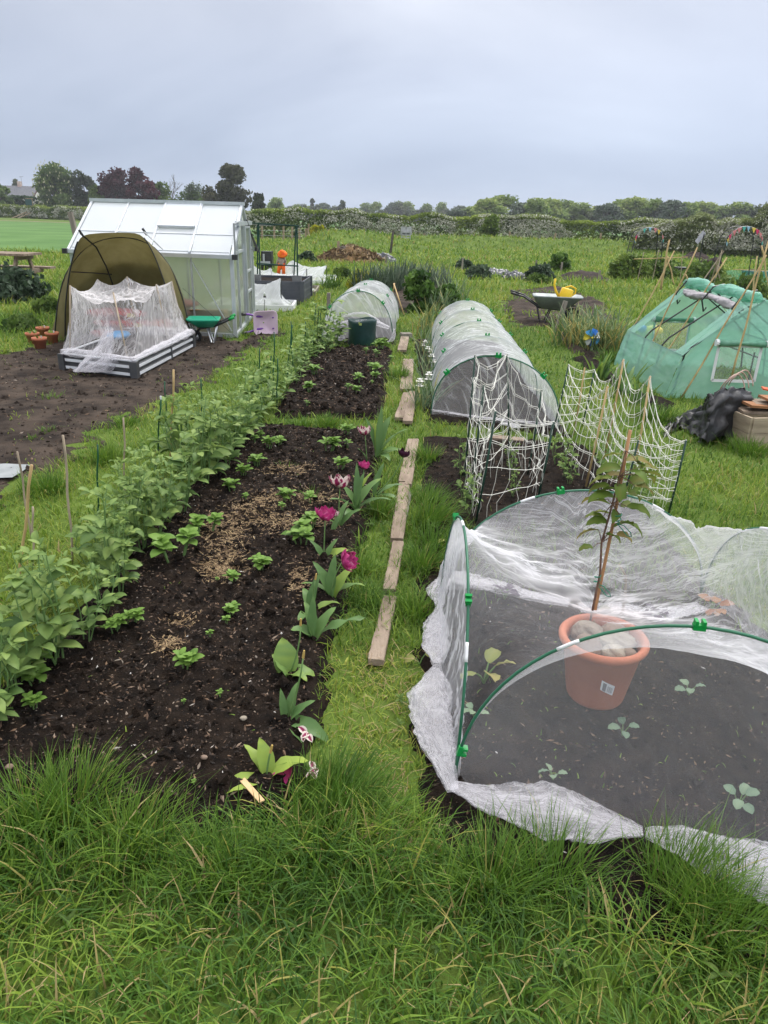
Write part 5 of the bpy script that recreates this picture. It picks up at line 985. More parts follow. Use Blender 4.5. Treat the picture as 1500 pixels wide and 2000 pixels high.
# gathered front end: the arch runs down to a knot on the ground
f = arc(lf(0), rt_(0), .57, .85); tt = np.linspace(0, 1, 90); A = f(tt); kx = np.array(G(1003, 846)); kx[2] = .05
bl_ = np.array(lf(0))*(1-tt)[:, None]+np.array(rt_(0))*tt[:, None]; bl_[:, :2] += (np.array([kx[0], kx[1]])-bl_[:, :2])*(0.30*np.sin(np.pi*tt)**.7)[:, None]; bl_[:, 2] = .03
s = np.linspace(0, 1, 40)[:, None, None]; P_ = A[None]*(1-s)+bl_[None]*s; P_ = wrinkle(P_, .018, 20, 2.5, 95); b = B(); sheet(b, P_, 0, .5, uvg(P_)); b.build('net_end', NET('tunnel_end_net', base=.14, edge=.45, streak=.42, sc_=(8, 1), seed=21), tF, True)
for path, rad, sd in (([tuple(p) for p in bl_[::11]], (.012, .015, .02, .02, .022, .02, .02, .014, .012), 51), ([(kx[0]-.10, kx[1]+.05, .05), (kx[0], kx[1], .06), (kx[0]+.02, kx[1]-.06, .05)], (.03, .05, .03), 52)):
    b = B(); bunch(b, path, rad, sd, 14, 8); b.build('gathered_net', N_BUNCH, tF, True)
f = arc(lf(1), rt_(1), .57, .85); P_ = wall(lerpc([lf(1), rt_(1)]), f, 40, 14); b = B(); sheet(b, P_, 0, .5, uvg(P_)); b.build('net_end', N_TUN, tF, True)
tT, lf, rt_, hh = tunnel('mesh_tunnel', 'short white mesh tunnel with a dark green bag in front of it', (((-.96, 10.32, .03), (.05, 10.5, .03)), ((-.85, 13.0, .03), (.16, 13.0, .03))), 3, lambda q: .69-.05*q, seed=2)
f = arc(lf(0), rt_(0), .68, .85); P_ = wrinkle(wall(lerpc([lf(0), rt_(0)]), f, 60, 24), .02, 9, 3, 97); b = B(); sheet(b, P_, 0, .5, uvg(P_)); b.build('net_end', NET('tunnel_end_loose', base=.34, edge=.4, streak=.5, sc_=(5, 1.2), seed=25), tT, True)
f = arc(lf(1), rt_(1), .63, .85); P_ = wall(lerpc([lf(1), rt_(1)]), f, 40, 14); b = B(); sheet(b, P_, 0, .5, uvg(P_)); b.build('net_end', N_TUN, tT, True)
for path, rad, sd in (([tuple(AY(u, v, 10.25)) for u, v in ((655, 636), (680, 630), (705, 628), (735, 631), (760, 640))], (.03, .05, .05, .05, .03), 61), ([tuple(AY(u, v, 10.2)) for u, v in ((770, 642), (768, 660), (758, 672))], (.02, .04, .03), 62), ([tuple(AY(u, v, 10.2)) for u, v in ((665, 652), (668, 665), (676, 676))], (.06, .08, .05), 63), ([tuple(AY(u, v, 10.25)) for u, v in ((658, 622), (690, 612), (712, 611), (730, 620), (742, 628))], (.012, .02, .02, .02, .012), 64)):
    b = B(); bunch(b, path, rad, sd, 14, 8); b.build('gathered_net', N_BUNCH, tT, True)
BAG = M('green_sack', (.004, .028, .026), (.010, .048, .043), rough=.4, spec=.5, vs=6, bump=.5, bs=7)
p = G(706, 682); gb = root('growing_bag', 'dark green fabric planting bag standing before the short tunnel', 'bag', (p.x, p.y+.15, 0)); b = B(); nn_ = 36; prof = [(0, .02), (.185, .02), (.195, .06), (.19, .2), (.195, .34), (.20, .375), (.185, .378), (.17, .33), (0, .30)]; lathe(b, prof, (p.x, p.y+.19, 0), nn_)
for V_ in b.V:
    k = 1+.07*(fbm(V_[:, 0]*9, V_[:, 2]*9+V_[:, 1]*5, 3, 3)-.5); V_[:, 0] = p.x+(V_[:, 0]-p.x)*k; V_[:, 1] = p.y+.19+(V_[:, 1]-p.y-.19)*k; V_[:, 2] += .015*np.sin(V_[:, 0]*17)*(V_[:, 2] > .3)
b.build('body', BAG, gb, True); b = B(); box(b, (p.x-.02, p.y-.008, .335), (.035, .006, .03)); box(b, (p.x-.035, p.y-.008, .35), (.022, .006, .022)); b.build('label', M('leaf_label', (.35, .42, .12)), gb)
# ---------------------------------------------------------------- planks along the path
def plank(u0, v0, u1, v1, w_, label, th=.03, z0=.045, mat=None):
    p, q = G(u0, v0, z0), G(u1, v1, z0); b = B(); d = (q-p); s = Vector((d.y, -d.x, 0)).normalized(); g_ = random.Random(int(u0*7+v0)); n = 14; rows = []
    for i in range(n+1):
        c = p.lerp(q, i/n); e = .004*(g_.random()-.5); lo, hi = z0-th, z0; k = .5*w_+e
        if i in (0, n): k -= .003
        rows.append([tuple(c+s*a+Vector((0, 0, z-z0+.004*math.sin(i*.7+u0)))) for a, z in ((-k, lo), (-k, hi-.003), (-k+.004, hi), (-k*.3, hi-.001), (k*.3, hi+.001), (k-.004, hi), (k, hi-.003), (k, lo), (-k, lo))])
    sheet(b, np.array(rows)); n_ = len(rows[0]); V0 = np.array(rows[0]); V1 = np.array(rows[-1])
    b.poly([tuple(v) for v in V0[:-1]], [tuple(range(8))]); b.poly([tuple(v) for v in V1[:-1]], [tuple(reversed(range(8)))])
    rt = math.atan2(d.y, d.x)-math.pi/2; o = b.build('plank', mat or WOOD); return tag(o, label, 'plank')
plank(734, 1286, 762, 1164, .064, 'nearest weathered plank, pale at its sawn end, on the grass path')
plank(760, 1150, 778, 1056, .062, 'weathered plank half hidden by grass behind the nearest one')
plank(775, 1052, 790, 941, .074, 'long brown weathered plank in the middle of the line')
plank(783, 1040, 800, 960, .03, 'narrow dark board lying against the right side of the long brown plank', mat=WOODG, z0=.035)
plank(786, 940, 803, 856, .055, 'pale clean plank at the far end of the front bed'); plank(797, 944, 812, 857, .05, 'pale narrower plank laid close against the pale clean plank', z0=.05)
plank(779, 815, 795, 766, .08, 'left of two short planks lying side by side near the middle bed'); plank(796, 821, 807, 764, .085, 'right of two short planks lying side by side near the middle bed', z0=.055)
plank(793, 760, 798, 700, .13, 'broad flat plank leading on towards the short tunnel'); plank(785, 683, 791, 657, .12, 'farthest plank, ending beside the short mesh tunnel', z0=.07); b = B(); p = G(793, 655, .05); box(b, p, (.16, .14, .07), RZ(.2)); tag(b.build('brick', WOODG), 'small worn block lying beyond the farthest plank', 'brick')
# ---------------------------------------------------------------- leafy plants
L_BEAN = LEAFM('leaf_bean', (0.062, 0.130, 0.036), (0.155, 0.250, 0.070), (0.28, 0.38, 0.105), 0.35, 0.5)
L_POT = LEAFM('leaf_potato', (0.055, 0.125, 0.024), (0.135, 0.250, 0.045), (0.22, 0.36, 0.075), 0.35, 0.5)
STEMG = M('green_stem', (0.11, 0.20, 0.06), (0.16, 0.27, 0.09), rough=.6, vs=12)
L_TUL = LEAFM('leaf_tulip', (0.058, 0.130, 0.044), (0.140, 0.245, 0.074), (0.31, 0.41, 0.070), 0.3, 0.42)
def shift(bs_, o):
    for q in bs_: q.V = [v+np.asarray(o) for v in q.V]
def bean_plant(h, seed, label, loc, group):
    g = random.Random(seed); t = root('bean_plant', label, 'bean plant', loc, group); b, bl = B(), B()
    for s in range(g.randint(3, 4)):
        a = g.uniform(0, 6.28); ln = h*g.uniform(.72, 1.05); tip = Vector((math.cos(a)*.16*g.random(), math.sin(a)*.16*g.random(), ln)); p0 = Vector((math.cos(a)*.02, math.sin(a)*.02, -.02)); mid = p0.lerp(tip, .5)+Vector((g.gauss(0, .03), g.gauss(0, .03), 0)); f = lerpc([p0, mid, tip])
        tube(b, [Vector(q) for q in f(np.linspace(0, 1, 6))], [.005, .0048, .0045, .004, .003, .002], 5, cap=False); nn = int(ln/.070); az = a
        for k in range(1, nn+1):
            q = Vector(f(np.array([min(1, k/nn)]))[0]); az += 2.5+g.gauss(0, .35); big = 1-.45*max(0, (k/nn-.6)/.4); pt = q+Vector((math.cos(az)*.035, math.sin(az)*.035, .018)); tube(b, [q, pt], [.0022, .0016], 4, cap=False)
            for j in range(g.choice((2, 3, 3, 4))):
                L_ = g.uniform(.070, .118)*big; la = az+(j % 2*2-1)*(.75+.2*g.random())*(1 if j < 2 else .35); leaf(bl, pt+Vector((math.cos(az)*.022*(j//2), math.sin(az)*.022*(j//2), .004*j)), la, g.uniform(-.1, .85), L_, L_*g.uniform(.46, .62), g.uniform(.3, 1.1), g.uniform(.1, .45), 5, 'ovate', .02, min(1, max(0, g.gauss(.45+.15*(k/nn), .2))), 0, g.uniform(-.5, .5))
        for j in range(3): leaf(bl, tip, g.uniform(0, 6.28), g.uniform(.9, 1.4), .05, .022, .3, .5, 4, 'ovate', 0, .8)
        if g.random() < .7:
            q = Vector(f(np.array([.8]))[0]); tube(b, [q+Vector((math.cos(c*1.3+a)*.012*c, math.sin(c*1.3+a)*.012*c, .016*c)) for c in np.linspace(0, 5, 12)], .0009, 3, cap=False)
    shift((b, bl), loc); b.build('stem', STEMG, t, True); bl.build('foliage', L_BEAN, t, True); return t
BP = []
g = random.Random(12)
GB = 'bean plants in the row along the left bed'
for k in range(5): BP.append(bean_plant((.46, .52, .42, .50, .47)[k], 200+k, 'bushy bluish green bean plant in the leafy row along the left bed', (0, 0, 0), GB))
used = set(); row = []
y = 1.95
while y < 6.0:
    s = .80+.45*math.exp(-((y-4.7)/.8)**2)+.22*math.exp(-((y-2.1)/.5)**2)
    for q in range(2):
        if g.random() < (.95 if q == 0 else .55): row.append((-1.24+(.10*(y-2)/4)+(-.22 if q else 0)+g.gauss(0, .05), y+g.gauss(0, .03), s*g.uniform(.66, 1.18)*(1 if q == 0 else .85)))
    y += .165
for i, (x, y, s) in enumerate(row):
    k = i % 5; o = BP[k] if k not in used else dup(BP[k], (0, 0, 0)); used.add(k); o.location = (x, y, gz(x, y)); o.rotation_euler = (g.gauss(0, .08), g.gauss(0, .08), g.uniform(0, 6.28)); o.scale = (s*.92, s*.92, s*.93)
PEA = []
for k in range(2): PEA.append(bean_plant((.40, .34)[k], 230+k, 'loose climbing pea plant in the thin green row beside the middle bed', (0, 0, 0), 'pea plants beside the middle bed'))
PEA[0].name = 'pea_plant'; PEA[1].name = 'pea_plant'; used = set()
for i, (u, v, s) in enumerate(((520, 800, 1.15), (540, 790, .95), (505, 815, 1.1), (560, 760, .7), (580, 745, .8), (590, 715, 1.0), (600, 705, 1.1), (615, 690, 1.2), (630, 690, 1.45), (645, 685, 1.5), (655, 682, 1.1), (575, 770, .5), (640, 700, .8), (610, 715, .6), (595, 735, .5))):
    p = G(u, v); k = i % 2; o = PEA[k] if k not in used else dup(PEA[k], (0, 0, 0)); used.add(k); o['category'] = 'pea plant'; o.location = (p.x, p.y, gz(p.x, p.y)); o.rotation_euler = (0, 0, g.uniform(0, 6.28)); o.scale = (s*1.1, s*1.1, s*.95)
# canes in the bean row: pixel of foot, pixel of top
def cane(u0, v0, u1, v1, r, mat, label, group=None, dy=0.0, cap=None):
    p = G(u0, v0); q = AY(u1, v1, p.y+dy); b = B(); n = 7
    tube(b, [p.lerp(q, i/n)+Vector((.004*math.sin(i*1.7+u0), 0, 0)) for i in range(n+1)], r, 6); o = b.build('bamboo_cane' if 'amboo' in mat.name else 'green_cane', mat, None, True); tag(o, label, 'cane', group)
    return o
for a in ((32, 1180, 62, 908, .0062, BAMBOO, 'thick orange brown bamboo cane leaning at the left edge of the bean row'), (62, 1060, 35, 882, .005, BAMBOOG, 'grey bamboo cane leaning behind the orange brown one at the left edge'), (143, 1100, 124, 850, .0055, BAMBOOG, 'tall grey bamboo cane with a knot, third from the left edge'), (244, 1000, 242, 816, .005, BAMBOOG, 'upright grey bamboo cane between the two green canes of the bean row'), (332, 905, 340, 722, .007, BAMBOO, 'stout pale bamboo cane with a dark tie among the tallest beans'),
          (66, 1110, 63, 990, .005, BAMBOOG, 'short grey cane half hidden in the leaves near the left edge'), (192, 1030, 190, 868, .0045, GCANE, 'thin dark green cane left of the upright grey bamboo'), (305, 925, 314, 777, .005, GCANE, 'green cane with a white cap beside the stout pale bamboo'), (327, 880, 322, 745, .0045, GCANE, 'short dark green cane just left of the stout bamboo top'), (395, 870, 393, 740, .0045, GCANE, 'dark green cane rising from the tallest bean leaves')):
    cane(*a)
p = AY(314, 777, G(305, 925).y); b = B(); tube(b, [p-Vector((0, 0, .01)), p+Vector((0, 0, .012))], .0062, 6); tag(b.build('cane_cap', WHITEP), 'tiny white cap on the top of a green cane', 'cap')
for u0, v0, u1, v1 in ((503, 790, 508, 680), (522, 790, 530, 695), (533, 780, 536, 648), (560, 740, 571, 635), (571, 720, 569, 628), (595, 705, 597, 628), (619, 690, 622, 600), (612, 690, 617, 592), (632, 690, 625, 610), (540, 800, 543, 700)):
    cane(u0, v0, u1, v1, .006, GCANE, 'thin green garden cane in the pea row beside the middle bed', 'green canes in the pea row')
p = G(641, 640); b = B(); q = AY(642, 572, p.y); beam(b, p, q, .055, .055, (0, 1, 0)); tag(b.build('post', WOODG), 'grey wooden post standing left of the short mesh tunnel', 'post')
# potatoes
def potato(seed, n, label, loc=(0, 0, 0)):
    g = random.Random(seed); t = root('potato_plant', label, 'potato plant', loc, 'potato plants'); b, bl = B(), B()
    for s in range(n):
        a = g.uniform(0, 6.28); r = .05*math.sqrt(g.random())*(n/5); c = Vector((math.cos(a)*r, math.sin(a)*r, .03+.035*g.random())); tube(b, [Vector((c.x*.5, c.y*.5, -.03)), c], [.004, .003], 5, cap=False); az = g.uniform(0, 6.28)
        for k in range(g.randint(6, 8)):
            az += 2.4+g.gauss(0, .2); L_ = g.uniform(.040, .062)*(1-.05*k); leaf(bl, c+Vector((0, 0, .004*k)), az, g.uniform(.1, .5)+.09*k, L_, L_*.70, g.uniform(.5, 1.1), .22, 5, 'ovate', .03, min(1, max(0, g.gauss(.5+.04*k, .13))), 0, g.uniform(-.25, .25))
    shift((b, bl), loc); b.build('stem', STEMG, t, True); bl.build('foliage', L_POT, t, True); return t
PP = [potato(301, 5, 'x'), potato(302, 4, 'x'), potato(303, 3, 'x'), potato(304, 2, 'x')]; used = set()
FB = 'small potato plant low on the dark soil of the front bed'
MB_ = 'small leafy potato plant on the dark soil of the middle bed'
for i, (u, v, r, k, lab) in enumerate(((342, 1098, 46, 0, 'large potato plant at the edge of the beans, halfway along the front bed'), (402, 1042, 32, 0, 'bushy potato plant right beside the straw, close to the beans'), (222, 1236, 28, 1, 'left half of the long low potato clump on the front bed'), (256, 1222, 28, 1, 'right half of the long low potato clump on the front bed'), (92, 1300, 40, 0, 'big pale potato plant spilling out under the beans at the left edge'), (75, 1345, 36, 1, 'potato plant just below the big pale one at the left edge'), (64, 1385, 26, 2, 'lowest potato plant at the left edge of the front bed'),
        (362, 1308, 36, 2, 'broad leaved potato plant alone in the near half of the bed'), (455, 1202, 25, 2, 'small starry potato plant in the middle of the front bed'), (442, 1222, 15, 3, FB), (411, 1256, 13, 3, FB), (431, 1360, 13, 3, FB), (507, 1114, 31, 1, 'bright potato plant just below the long straw patch'), (458, 1143, 22, 2, 'potato plant with curled leaves left of the front straw'), (590, 1062, 34, 0, 'bright leafy potato plant below the big magenta tulip'), (614, 1035, 30, 1, 'potato plant directly behind the one below the magenta tulip'), (552, 1002, 14, 3, FB), (563, 985, 26, 2, 'potato plant growing through the upper straw patch'), (605, 985, 20, 2, FB), (482, 986, 14, 3, FB), (640, 882, 30, 1, 'dark leaved potato plant near the far end of the front bed'), (678, 882, 16, 3, FB), (675, 853, 20, 2, 'potato plant on the far edge of the front bed, near the striped tulip'), (664, 922, 24, 2, 'potato plant left of the purple tulip behind the straw'),
        (505, 910, 24, 1, 'potato plant nearest to the tall beans'), (524, 880, 22, 2, FB), (548, 872, 18, 2, FB), (512, 865, 18, 3, FB), (474, 935, 22, 2, FB), (455, 965, 24, 2, FB), (497, 872, 16, 3, FB), (360, 1384, 8, 3, FB), (380, 1533, 9, 3, FB), (425, 1135, 8, 3, FB),
        (617, 738, 20, 1, MB_), (605, 772, 20, 1, MB_), (678, 770, 14, 3, MB_), (700, 757, 18, 2, MB_), (735, 735, 20, 1, MB_), (722, 730, 14, 3, MB_), (730, 745, 14, 2, MB_), (735, 705, 14, 3, MB_), (716, 697, 12, 3, MB_), (698, 775, 16, 2, MB_), (600, 800, 10, 3, MB_), (727, 760, 8, 3, MB_), (740, 688, 22, 1, 'bluish leafy plant at the far right corner of the middle bed'), (765, 700, 12, 3, MB_))):
    p = G(u, v, .05); s = r*(p-Vector((0, 0, H))).length/FPX/.075; o = PP[k] if k not in used else dup(PP[k], (0, 0, 0)); used.add(k); o['label'] = lab; o.location = (p.x, p.y, gz(p.x, p.y)+.004); o.rotation_euler = (0, 0, g.uniform(0, 6.28)); o.scale = (s, s, s*.85)
# ---------------------------------------------------------------- tulips
PETM = M('petal_magenta', (0, 0, 0), tint=True, rough=.5, trans=.3, ramp=[(0, (.24, .012, .085)), (.6, (.50, .050, .210)), (1, (.70, .28, .44))]); PETS = M('petal_striped', (0, 0, 0), tint=True, rough=.5, trans=.3, ramp=[(0, (.74, .68, .60)), (.42, (.70, .58, .54)), (.58, (.26, .020, .085)), (1, (.17, .008, .06))]); PETD = M('petal_dark', (0, 0, 0), tint=True, rough=.45, trans=.2, ramp=[(0, (.020, .004, .012)), (1, (.075, .014, .045))])
SPENT = M('spent_stalk', (.42, .28, .07), (.52, .36, .12), rough=.7, vs=30)
def flower(t, c, up, size, kind, g):
    b = B(); mat = {'m': PETM, 's': PETS, 'd': PETD}[kind]; up = Vector(up).normalized(); n0 = b.n; bb = B()
    for ring, (cnt, op) in enumerate(((3, .0), (3, .14), (4, -.06))):
        for k in range(cnt):
            az = 6.283*k/cnt+ring*.9+g.uniform(-.15, .15); ns = 6
            if kind == 's': tt = np.tile([.08, .85, .12], ns+1) + RNG.uniform(-.2, .2, 3*(ns+1)); tt[:6] += .1
            else: tt = np.clip(RNG.normal(.5, .16, 3*(ns+1))+np.tile([.14, -.12, .14], ns+1), 0, 1)
            leaf(bb, (math.cos(az)*size*.07, math.sin(az)*size*.07, 0), az, .30-op*.5+g.uniform(-.1, .1), size*g.uniform(1.0, 1.2), size*.78, -1.75+op*2.4+g.uniform(-.15, .15), .5, ns, 'ovate', .03 if kind != 's' else .05, np.clip(tt, 0, 1))
    R_ = Vector((0, 0, 1)).rotation_difference(up).to_matrix(); V = np.concatenate(bb.V) @ np.array(R_).T+np.array(c); b.V = [V]; b.Q = bb.Q; b.T = bb.T; b.mq = bb.mq; b.mt = bb.mt; b.t = bb.t; b.uv = bb.uv; b.n = bb.n
    b.build('flower', mat, t, True)
def tulip(base, top, kind, size, label, leaves, bendx=0, dy=0, cat='tulip', spent=False, up=None, seed=1):
    p = G(*base, .035); g = random.Random(seed); t = root('tulip', label, cat, tuple(p)); f = None
    if top is not None:
        q = AY(top[0], top[1], p.y+dy); mid = (p+q)/2+Vector((bendx, 0, .01)); path = [p, p.lerp(mid, .5)+(mid-(p+q)/2)*.25, mid, mid.lerp(q, .5)+(mid-(p+q)/2)*.25, q]
        b = B(); tube(b, path, [.0038, .0036, .0034, .0032, .003], 6); b.build('stem', STEMG, t, True); d = up or (q-path[-2])
        if spent: b = B(); d = Vector(d).normalized(); tube(b, [q, q+d*.018, q+d*.03], [.0045, .0042, .003], 5); b.build('seed_head', SPENT, t)
        elif kind: flower(t, q, d, size*1.3, kind, g)
    for az, el, L_, W_, bend, tn, wv in leaves:
        L_ *= 1.14; W_ *= 1.34; bend = bend*1.35+.1; wv += .02; b = B(); ns = 9; tt = np.clip(tn+RNG.normal(0, .05, 3*(ns+1)), 0, 1); tt[-6:] = np.clip(tt[-6:]+.12, 0, 1); leaf(b, p+Vector((math.cos(az)*.008, math.sin(az)*.008, 0)), math.radians(az) if abs(az) > 7 else az, el, L_, W_, bend, .32, ns, 'lance', wv, tt, 0, g.uniform(-.3, .3)); b.build('leaf', L_TUL, t, True)
    return t
A_ = [(20, 1.2, .20, .05, .5, .35, .02), (200, 1.1, .17, .045, .7, .3, .02), (100, 1.35, .16, .035, .2, .2, .03), (300, .9, .15, .045, .9, .5, .02)]
tulip((717, 905), (713, 850), 's', .060, 'farthest tulip, frayed dark red and white petals', [(170, 1.2, .12, .03, .4, .2, .02)], seed=1)
tulip((738, 893), None, None, 0, 'dense clump of bluish tulip leaves without a flower beside the farthest tulip', [(80, 1.45, .34, .045, .25, .25, .02), (60, 1.3, .30, .06, .5, .3, .02), (20, 1.1, .28, .06, .6, .4, .02), (140, 1.35, .27, .045, .3, .2, .02), (330, .9, .22, .05, .9, .5, .03), (300, .7, .18, .05, .9, .35, .02), (10, .6, .2, .05, .6, .45, .02), (110, 1.4, .24, .02, .1, .95, 0)], seed=2)
tulip((706, 960), (711, 916), 'm', .045, 'round magenta tulip with a straight stem near the dark plum one', [(150, 1.25, .11, .035, .5, .85, .03), (40, 1.2, .13, .03, .5, .9, .03), (300, 1.0, .14, .04, .8, .3, .02)], seed=3)
tulip((733, 968), (786, 893), 'd', .046, 'dark plum tulip hanging over on a long curved stem by the planks', [(30, .6, .19, .04, .6, .3, .03), (60, 1.3, .20, .04, .4, .2, .03), (350, .3, .18, .04, .8, .35, .03)], bendx=.03, seed=4)
tulip((660, 1036), (664, 953), 's', .068, 'tall white tulip flamed with purple, middle of the row', [(20, 1.1, .16, .035, .6, .3, .03), (60, 1.2, .17, .04, .5, .35, .02), (200, 1.2, .10, .03, .5, .3, .02)], seed=5)
tulip((695, 1000), None, None, 0, 'big clump of blue green tulip leaves in the middle of the row', [(95, 1.4, .26, .04, .3, .2, .03), (150, 1.2, .20, .06, .5, .4, .02), (40, 1.1, .24, .06, .6, .45, .02), (10, .8, .22, .06, .8, .3, .02), (340, .5, .18, .05, .8, .6, .03), (60, 1.35, .22, .04, .3, .25, .03), (250, .7, .16, .05, 1.0, .3, .02), (200, 1.0, .18, .05, .7, .3, .02)], seed=6)
tulip((632, 1100), (635, 1016), 'm', .062, 'largest magenta tulip with feathered petals, on a straight stem', [(150, 1.2, .13, .035, .5, .25, .03), (50, 1.2, .13, .035, .5, .3, .03), (20, .9, .13, .05, .8, .85, .03)], seed=7)
tulip((651, 1048), (655, 1008), 's', .028, 'small faded pink tulip bud behind the largest magenta one', [(60, 1.2, .13, .03, .5, .25, .03)], seed=8)
tulip((646, 1170), (668, 1098), 'm', .058, 'magenta tulip tipped over with its petals splayed open', [(80, 1.35, .19, .045, .35, .25, .03), (140, 1.25, .17, .05, .5, .25, .03), (170, .9, .15, .045, .8, .45, .02), (20, .8, .16, .05, .9, .55, .03), (50, 1.1, .16, .05, .6, .8, .03)], up=(.9, -.3, .35), bendx=-.01, seed=9)
tulip((607, 1200), (616, 1132), None, 0, 'spent tulip stalk with a dry tip, upper one of the pair', [(60, 1.35, .17, .04, .35, .2, .03), (120, 1.1, .12, .045, .7, .4, .02), (250, .8, .12, .045, .9, .45, .02), (30, .7, .14, .045, .9, .7, .02)], spent=True, seed=10)
tulip((612, 1250), None, None, 0, 'tulip leaf clump with one long wavy leaf stretching towards the plank', [(22, .55, .22, .040, .45, .3, .16), (85, 1.4, .17, .035, .2, .2, .04), (120, 1.2, .15, .05, .5, .35, .02), (190, 1.0, .10, .06, .8, .4, .02), (50, 1.1, .15, .045, .6, .4, .03)], seed=11)
tulip((565, 1320), (587, 1222), None, 0, 'low tulip with one very broad cupped pale green leaf and a dry stalk', [(110, 1.25, .13, .085, .4, .62, .02), (150, 1.0, .10, .07, .5, .6, .02), (10, .5, .10, .06, .9, .6, .02), (330, .7, .09, .05, .9, .65, .02)], spent=True, bendx=.012, seed=12)
tulip((560, 1408), (592, 1285), None, 0, 'bluish tulip lying low with a bare stalk, close to the front of the row', [(70, 1.2, .12, .035, .4, .25, .04), (110, 1.3, .10, .025, .3, .25, .03), (30, .8, .11, .03, .5, .25, .03), (335, .15, .16, .055, .5, .22, .03), (170, .3, .09, .04, .5, .4, .06), (310, .0, .12, .04, .4, .3, .03)], spent=True, bendx=.01, seed=13)
tulip((520, 1520), (528, 1470), None, 0, 'nearest tulip, broad yellow green leaves with reddish tips', [(18, .75, .125, .070, .65, .90, .015), (350, .15, .02, .02, .2, .9, .0), (120, 1.2, .11, .05, .35, .82, .02), (140, .9, .11, .04, .5, .86, .02), (205, .30, .13, .055, .55, .93, .02)], spent=True, seed=14)
b = B(); p, q = G(462, 1510, .05), G(512, 1566, .05); beam(b, p, q, .018, .004); tag(b.build('plant_label', M('lolly_stick', (.55, .36, .18), (.62, .44, .25), rough=.7, vs=9)), 'flat wooden label stick lying on the soil under the nearest tulip', 'plant label')
for u, v, kind, lab in ((601, 1432, 's', 'fallen yellow and purple tulip flower below the bluish leaves'), (616, 1506, 's', 'fallen white and purple petals at the grass edge'), (560, 1517, 'm', 'fallen purple petals beside the nearest tulip'), (690, 1105, 'm', 'fallen magenta petals lying on the soil by the grass')):
    t = root('fallen_flower', lab, 'fallen petals', tuple(G(u, v, .05))); gq = random.Random(u); b = B()
    for k in range(4):
        ns = 5; tt = np.tile([.1, .8, .1], ns+1) if kind == 's' else np.full(3*(ns+1), .45); leaf(b, G(u+gq.uniform(-7, 7), v+gq.uniform(-6, 6), .055), gq.uniform(0, 6.28), gq.uniform(.1, .6), .04, .026, .6, .4, ns, 'ovate', .04, tt, 0, gq.uniform(-.8, .8))
    b.build('petal', PETS if kind == 's' else PETM, t, True)
# stones lying on the front bed
for u, v, r, mt, lab in ((476, 1405, .011, ST2, 'pale grey pebble lying on the dark soil in front'), (232, 1298, .016, ST3, 'clear greyish lump of plastic on the dark soil'), (20, 1508, .012, ST1, 'pinkish pebble at the left edge of the front bed'), (450, 1165 - 23, .009, ST2, 'small white pebble near the middle of the front bed'), (400, 1490, .010, ST1, 'flat brown bark piece near the front of the bed')):
    p = G(u, v, .055); b = B(); blob(b, (p.x, p.y, gz(p.x, p.y)+r*.4), (r*1.1, r*.9, r*.7), 9, u, .25); tag(b.build('pebble', mt, None, True), lab, 'stone')
# ---------------------------------------------------------------- seedlings under the cage
L_CAB = LEAFM('leaf_cabbage', (0.10, 0.17, 0.11), (0.16, 0.25, 0.16), (0.24, 0.33, 0.20), .25); L_KALE = LEAFM('leaf_kale', (0.04, 0.03, 0.05), (0.08, 0.06, 0.09), (.12, .10, .13), .2); L_YEL = LEAFM('leaf_yellowing', (0.16, 0.20, 0.05), (0.26, 0.29, 0.08), (0.40, 0.33, 0.13), .3)
def seedling(u, v, s, mat, label, n=4, seed=0, cat='seedling', nm='seedling', el=(.5, 1.1)):
    s *= .84; p = G(u, v, .03); g = random.Random(seed+u); t = root(nm, label, cat, (p.x, p.y, gz(p.x, p.y))); b, bl = B(), B(); p.z = gz(p.x, p.y)
    for k in range(n):
        az = 6.28*k/n+g.uniform(-.5, .5); q = p+Vector((math.cos(az)*s*.35, math.sin(az)*s*.35, s*g.uniform(.5, 1.0))); tube(b, [p, p.lerp(q, .5)+Vector((0, 0, s*.1)), q], [s*.05, s*.04, s*.03], 5, cap=False); leaf(bl, q, az, g.uniform(*el)-.4, s*g.uniform(.7, 1), s*.62, .8, .25, 6, 'round', .06, min(1, max(0, g.gauss(.5, .25))), 0, g.uniform(-.5, .5))
    b.build('stem', STEMG, t, True); bl.build('leaves', mat, t, True)
seedling(1215, 1440, .055, L_CAB, 'pale cabbage seedling with a yellow lower leaf in front of the big pot'); seedling(1080, 1520, .05, L_CAB, 'cabbage seedling near the front left of the cage', 4, 1); seedling(1440, 1580, .06, L_CAB, 'cabbage seedling near the front right of the cage', 5, 2); seedling(1343, 1365, .06, L_CAB, 'dull seedling right of the big pot', 4, 3); seedling(925, 1405, .05, L_CAB, 'small seedling by the left hoop of the cage', 4, 4)
seedling(945, 1335, .12, L_YEL, 'large yellowing leaf clump inside the left hoop of the cage', 4, 5, 'plant', 'rhubarb_plant', (.7, 1.2)); seedling(820, 1285, .07, L_YEL, 'withered yellow and purple leaf at the path edge outside the cage', 2, 6, 'leaf', 'withered_leaf', (.2, .5)); seedling(872, 1068, .05, L_YEL, 'dry brownish leaf on the grass behind the cage corner', 2, 7, 'leaf', 'withered_leaf', (.2, .5))
seedling(985, 1172, .07, L_KALE, 'purple kale seedling at the back left inside the cage', 6, 8); seedling(1275, 1215, .07, L_KALE, 'purple kale seedling at the back right inside the cage', 6, 9); seedling(1390, 1200, .08, LEAFM('leaf_rust', (.22, .09, .05), (.30, .14, .08), (.36, .2, .1), .2), 'rusty red leaved plant at the back right corner of the cage', 7, 10)
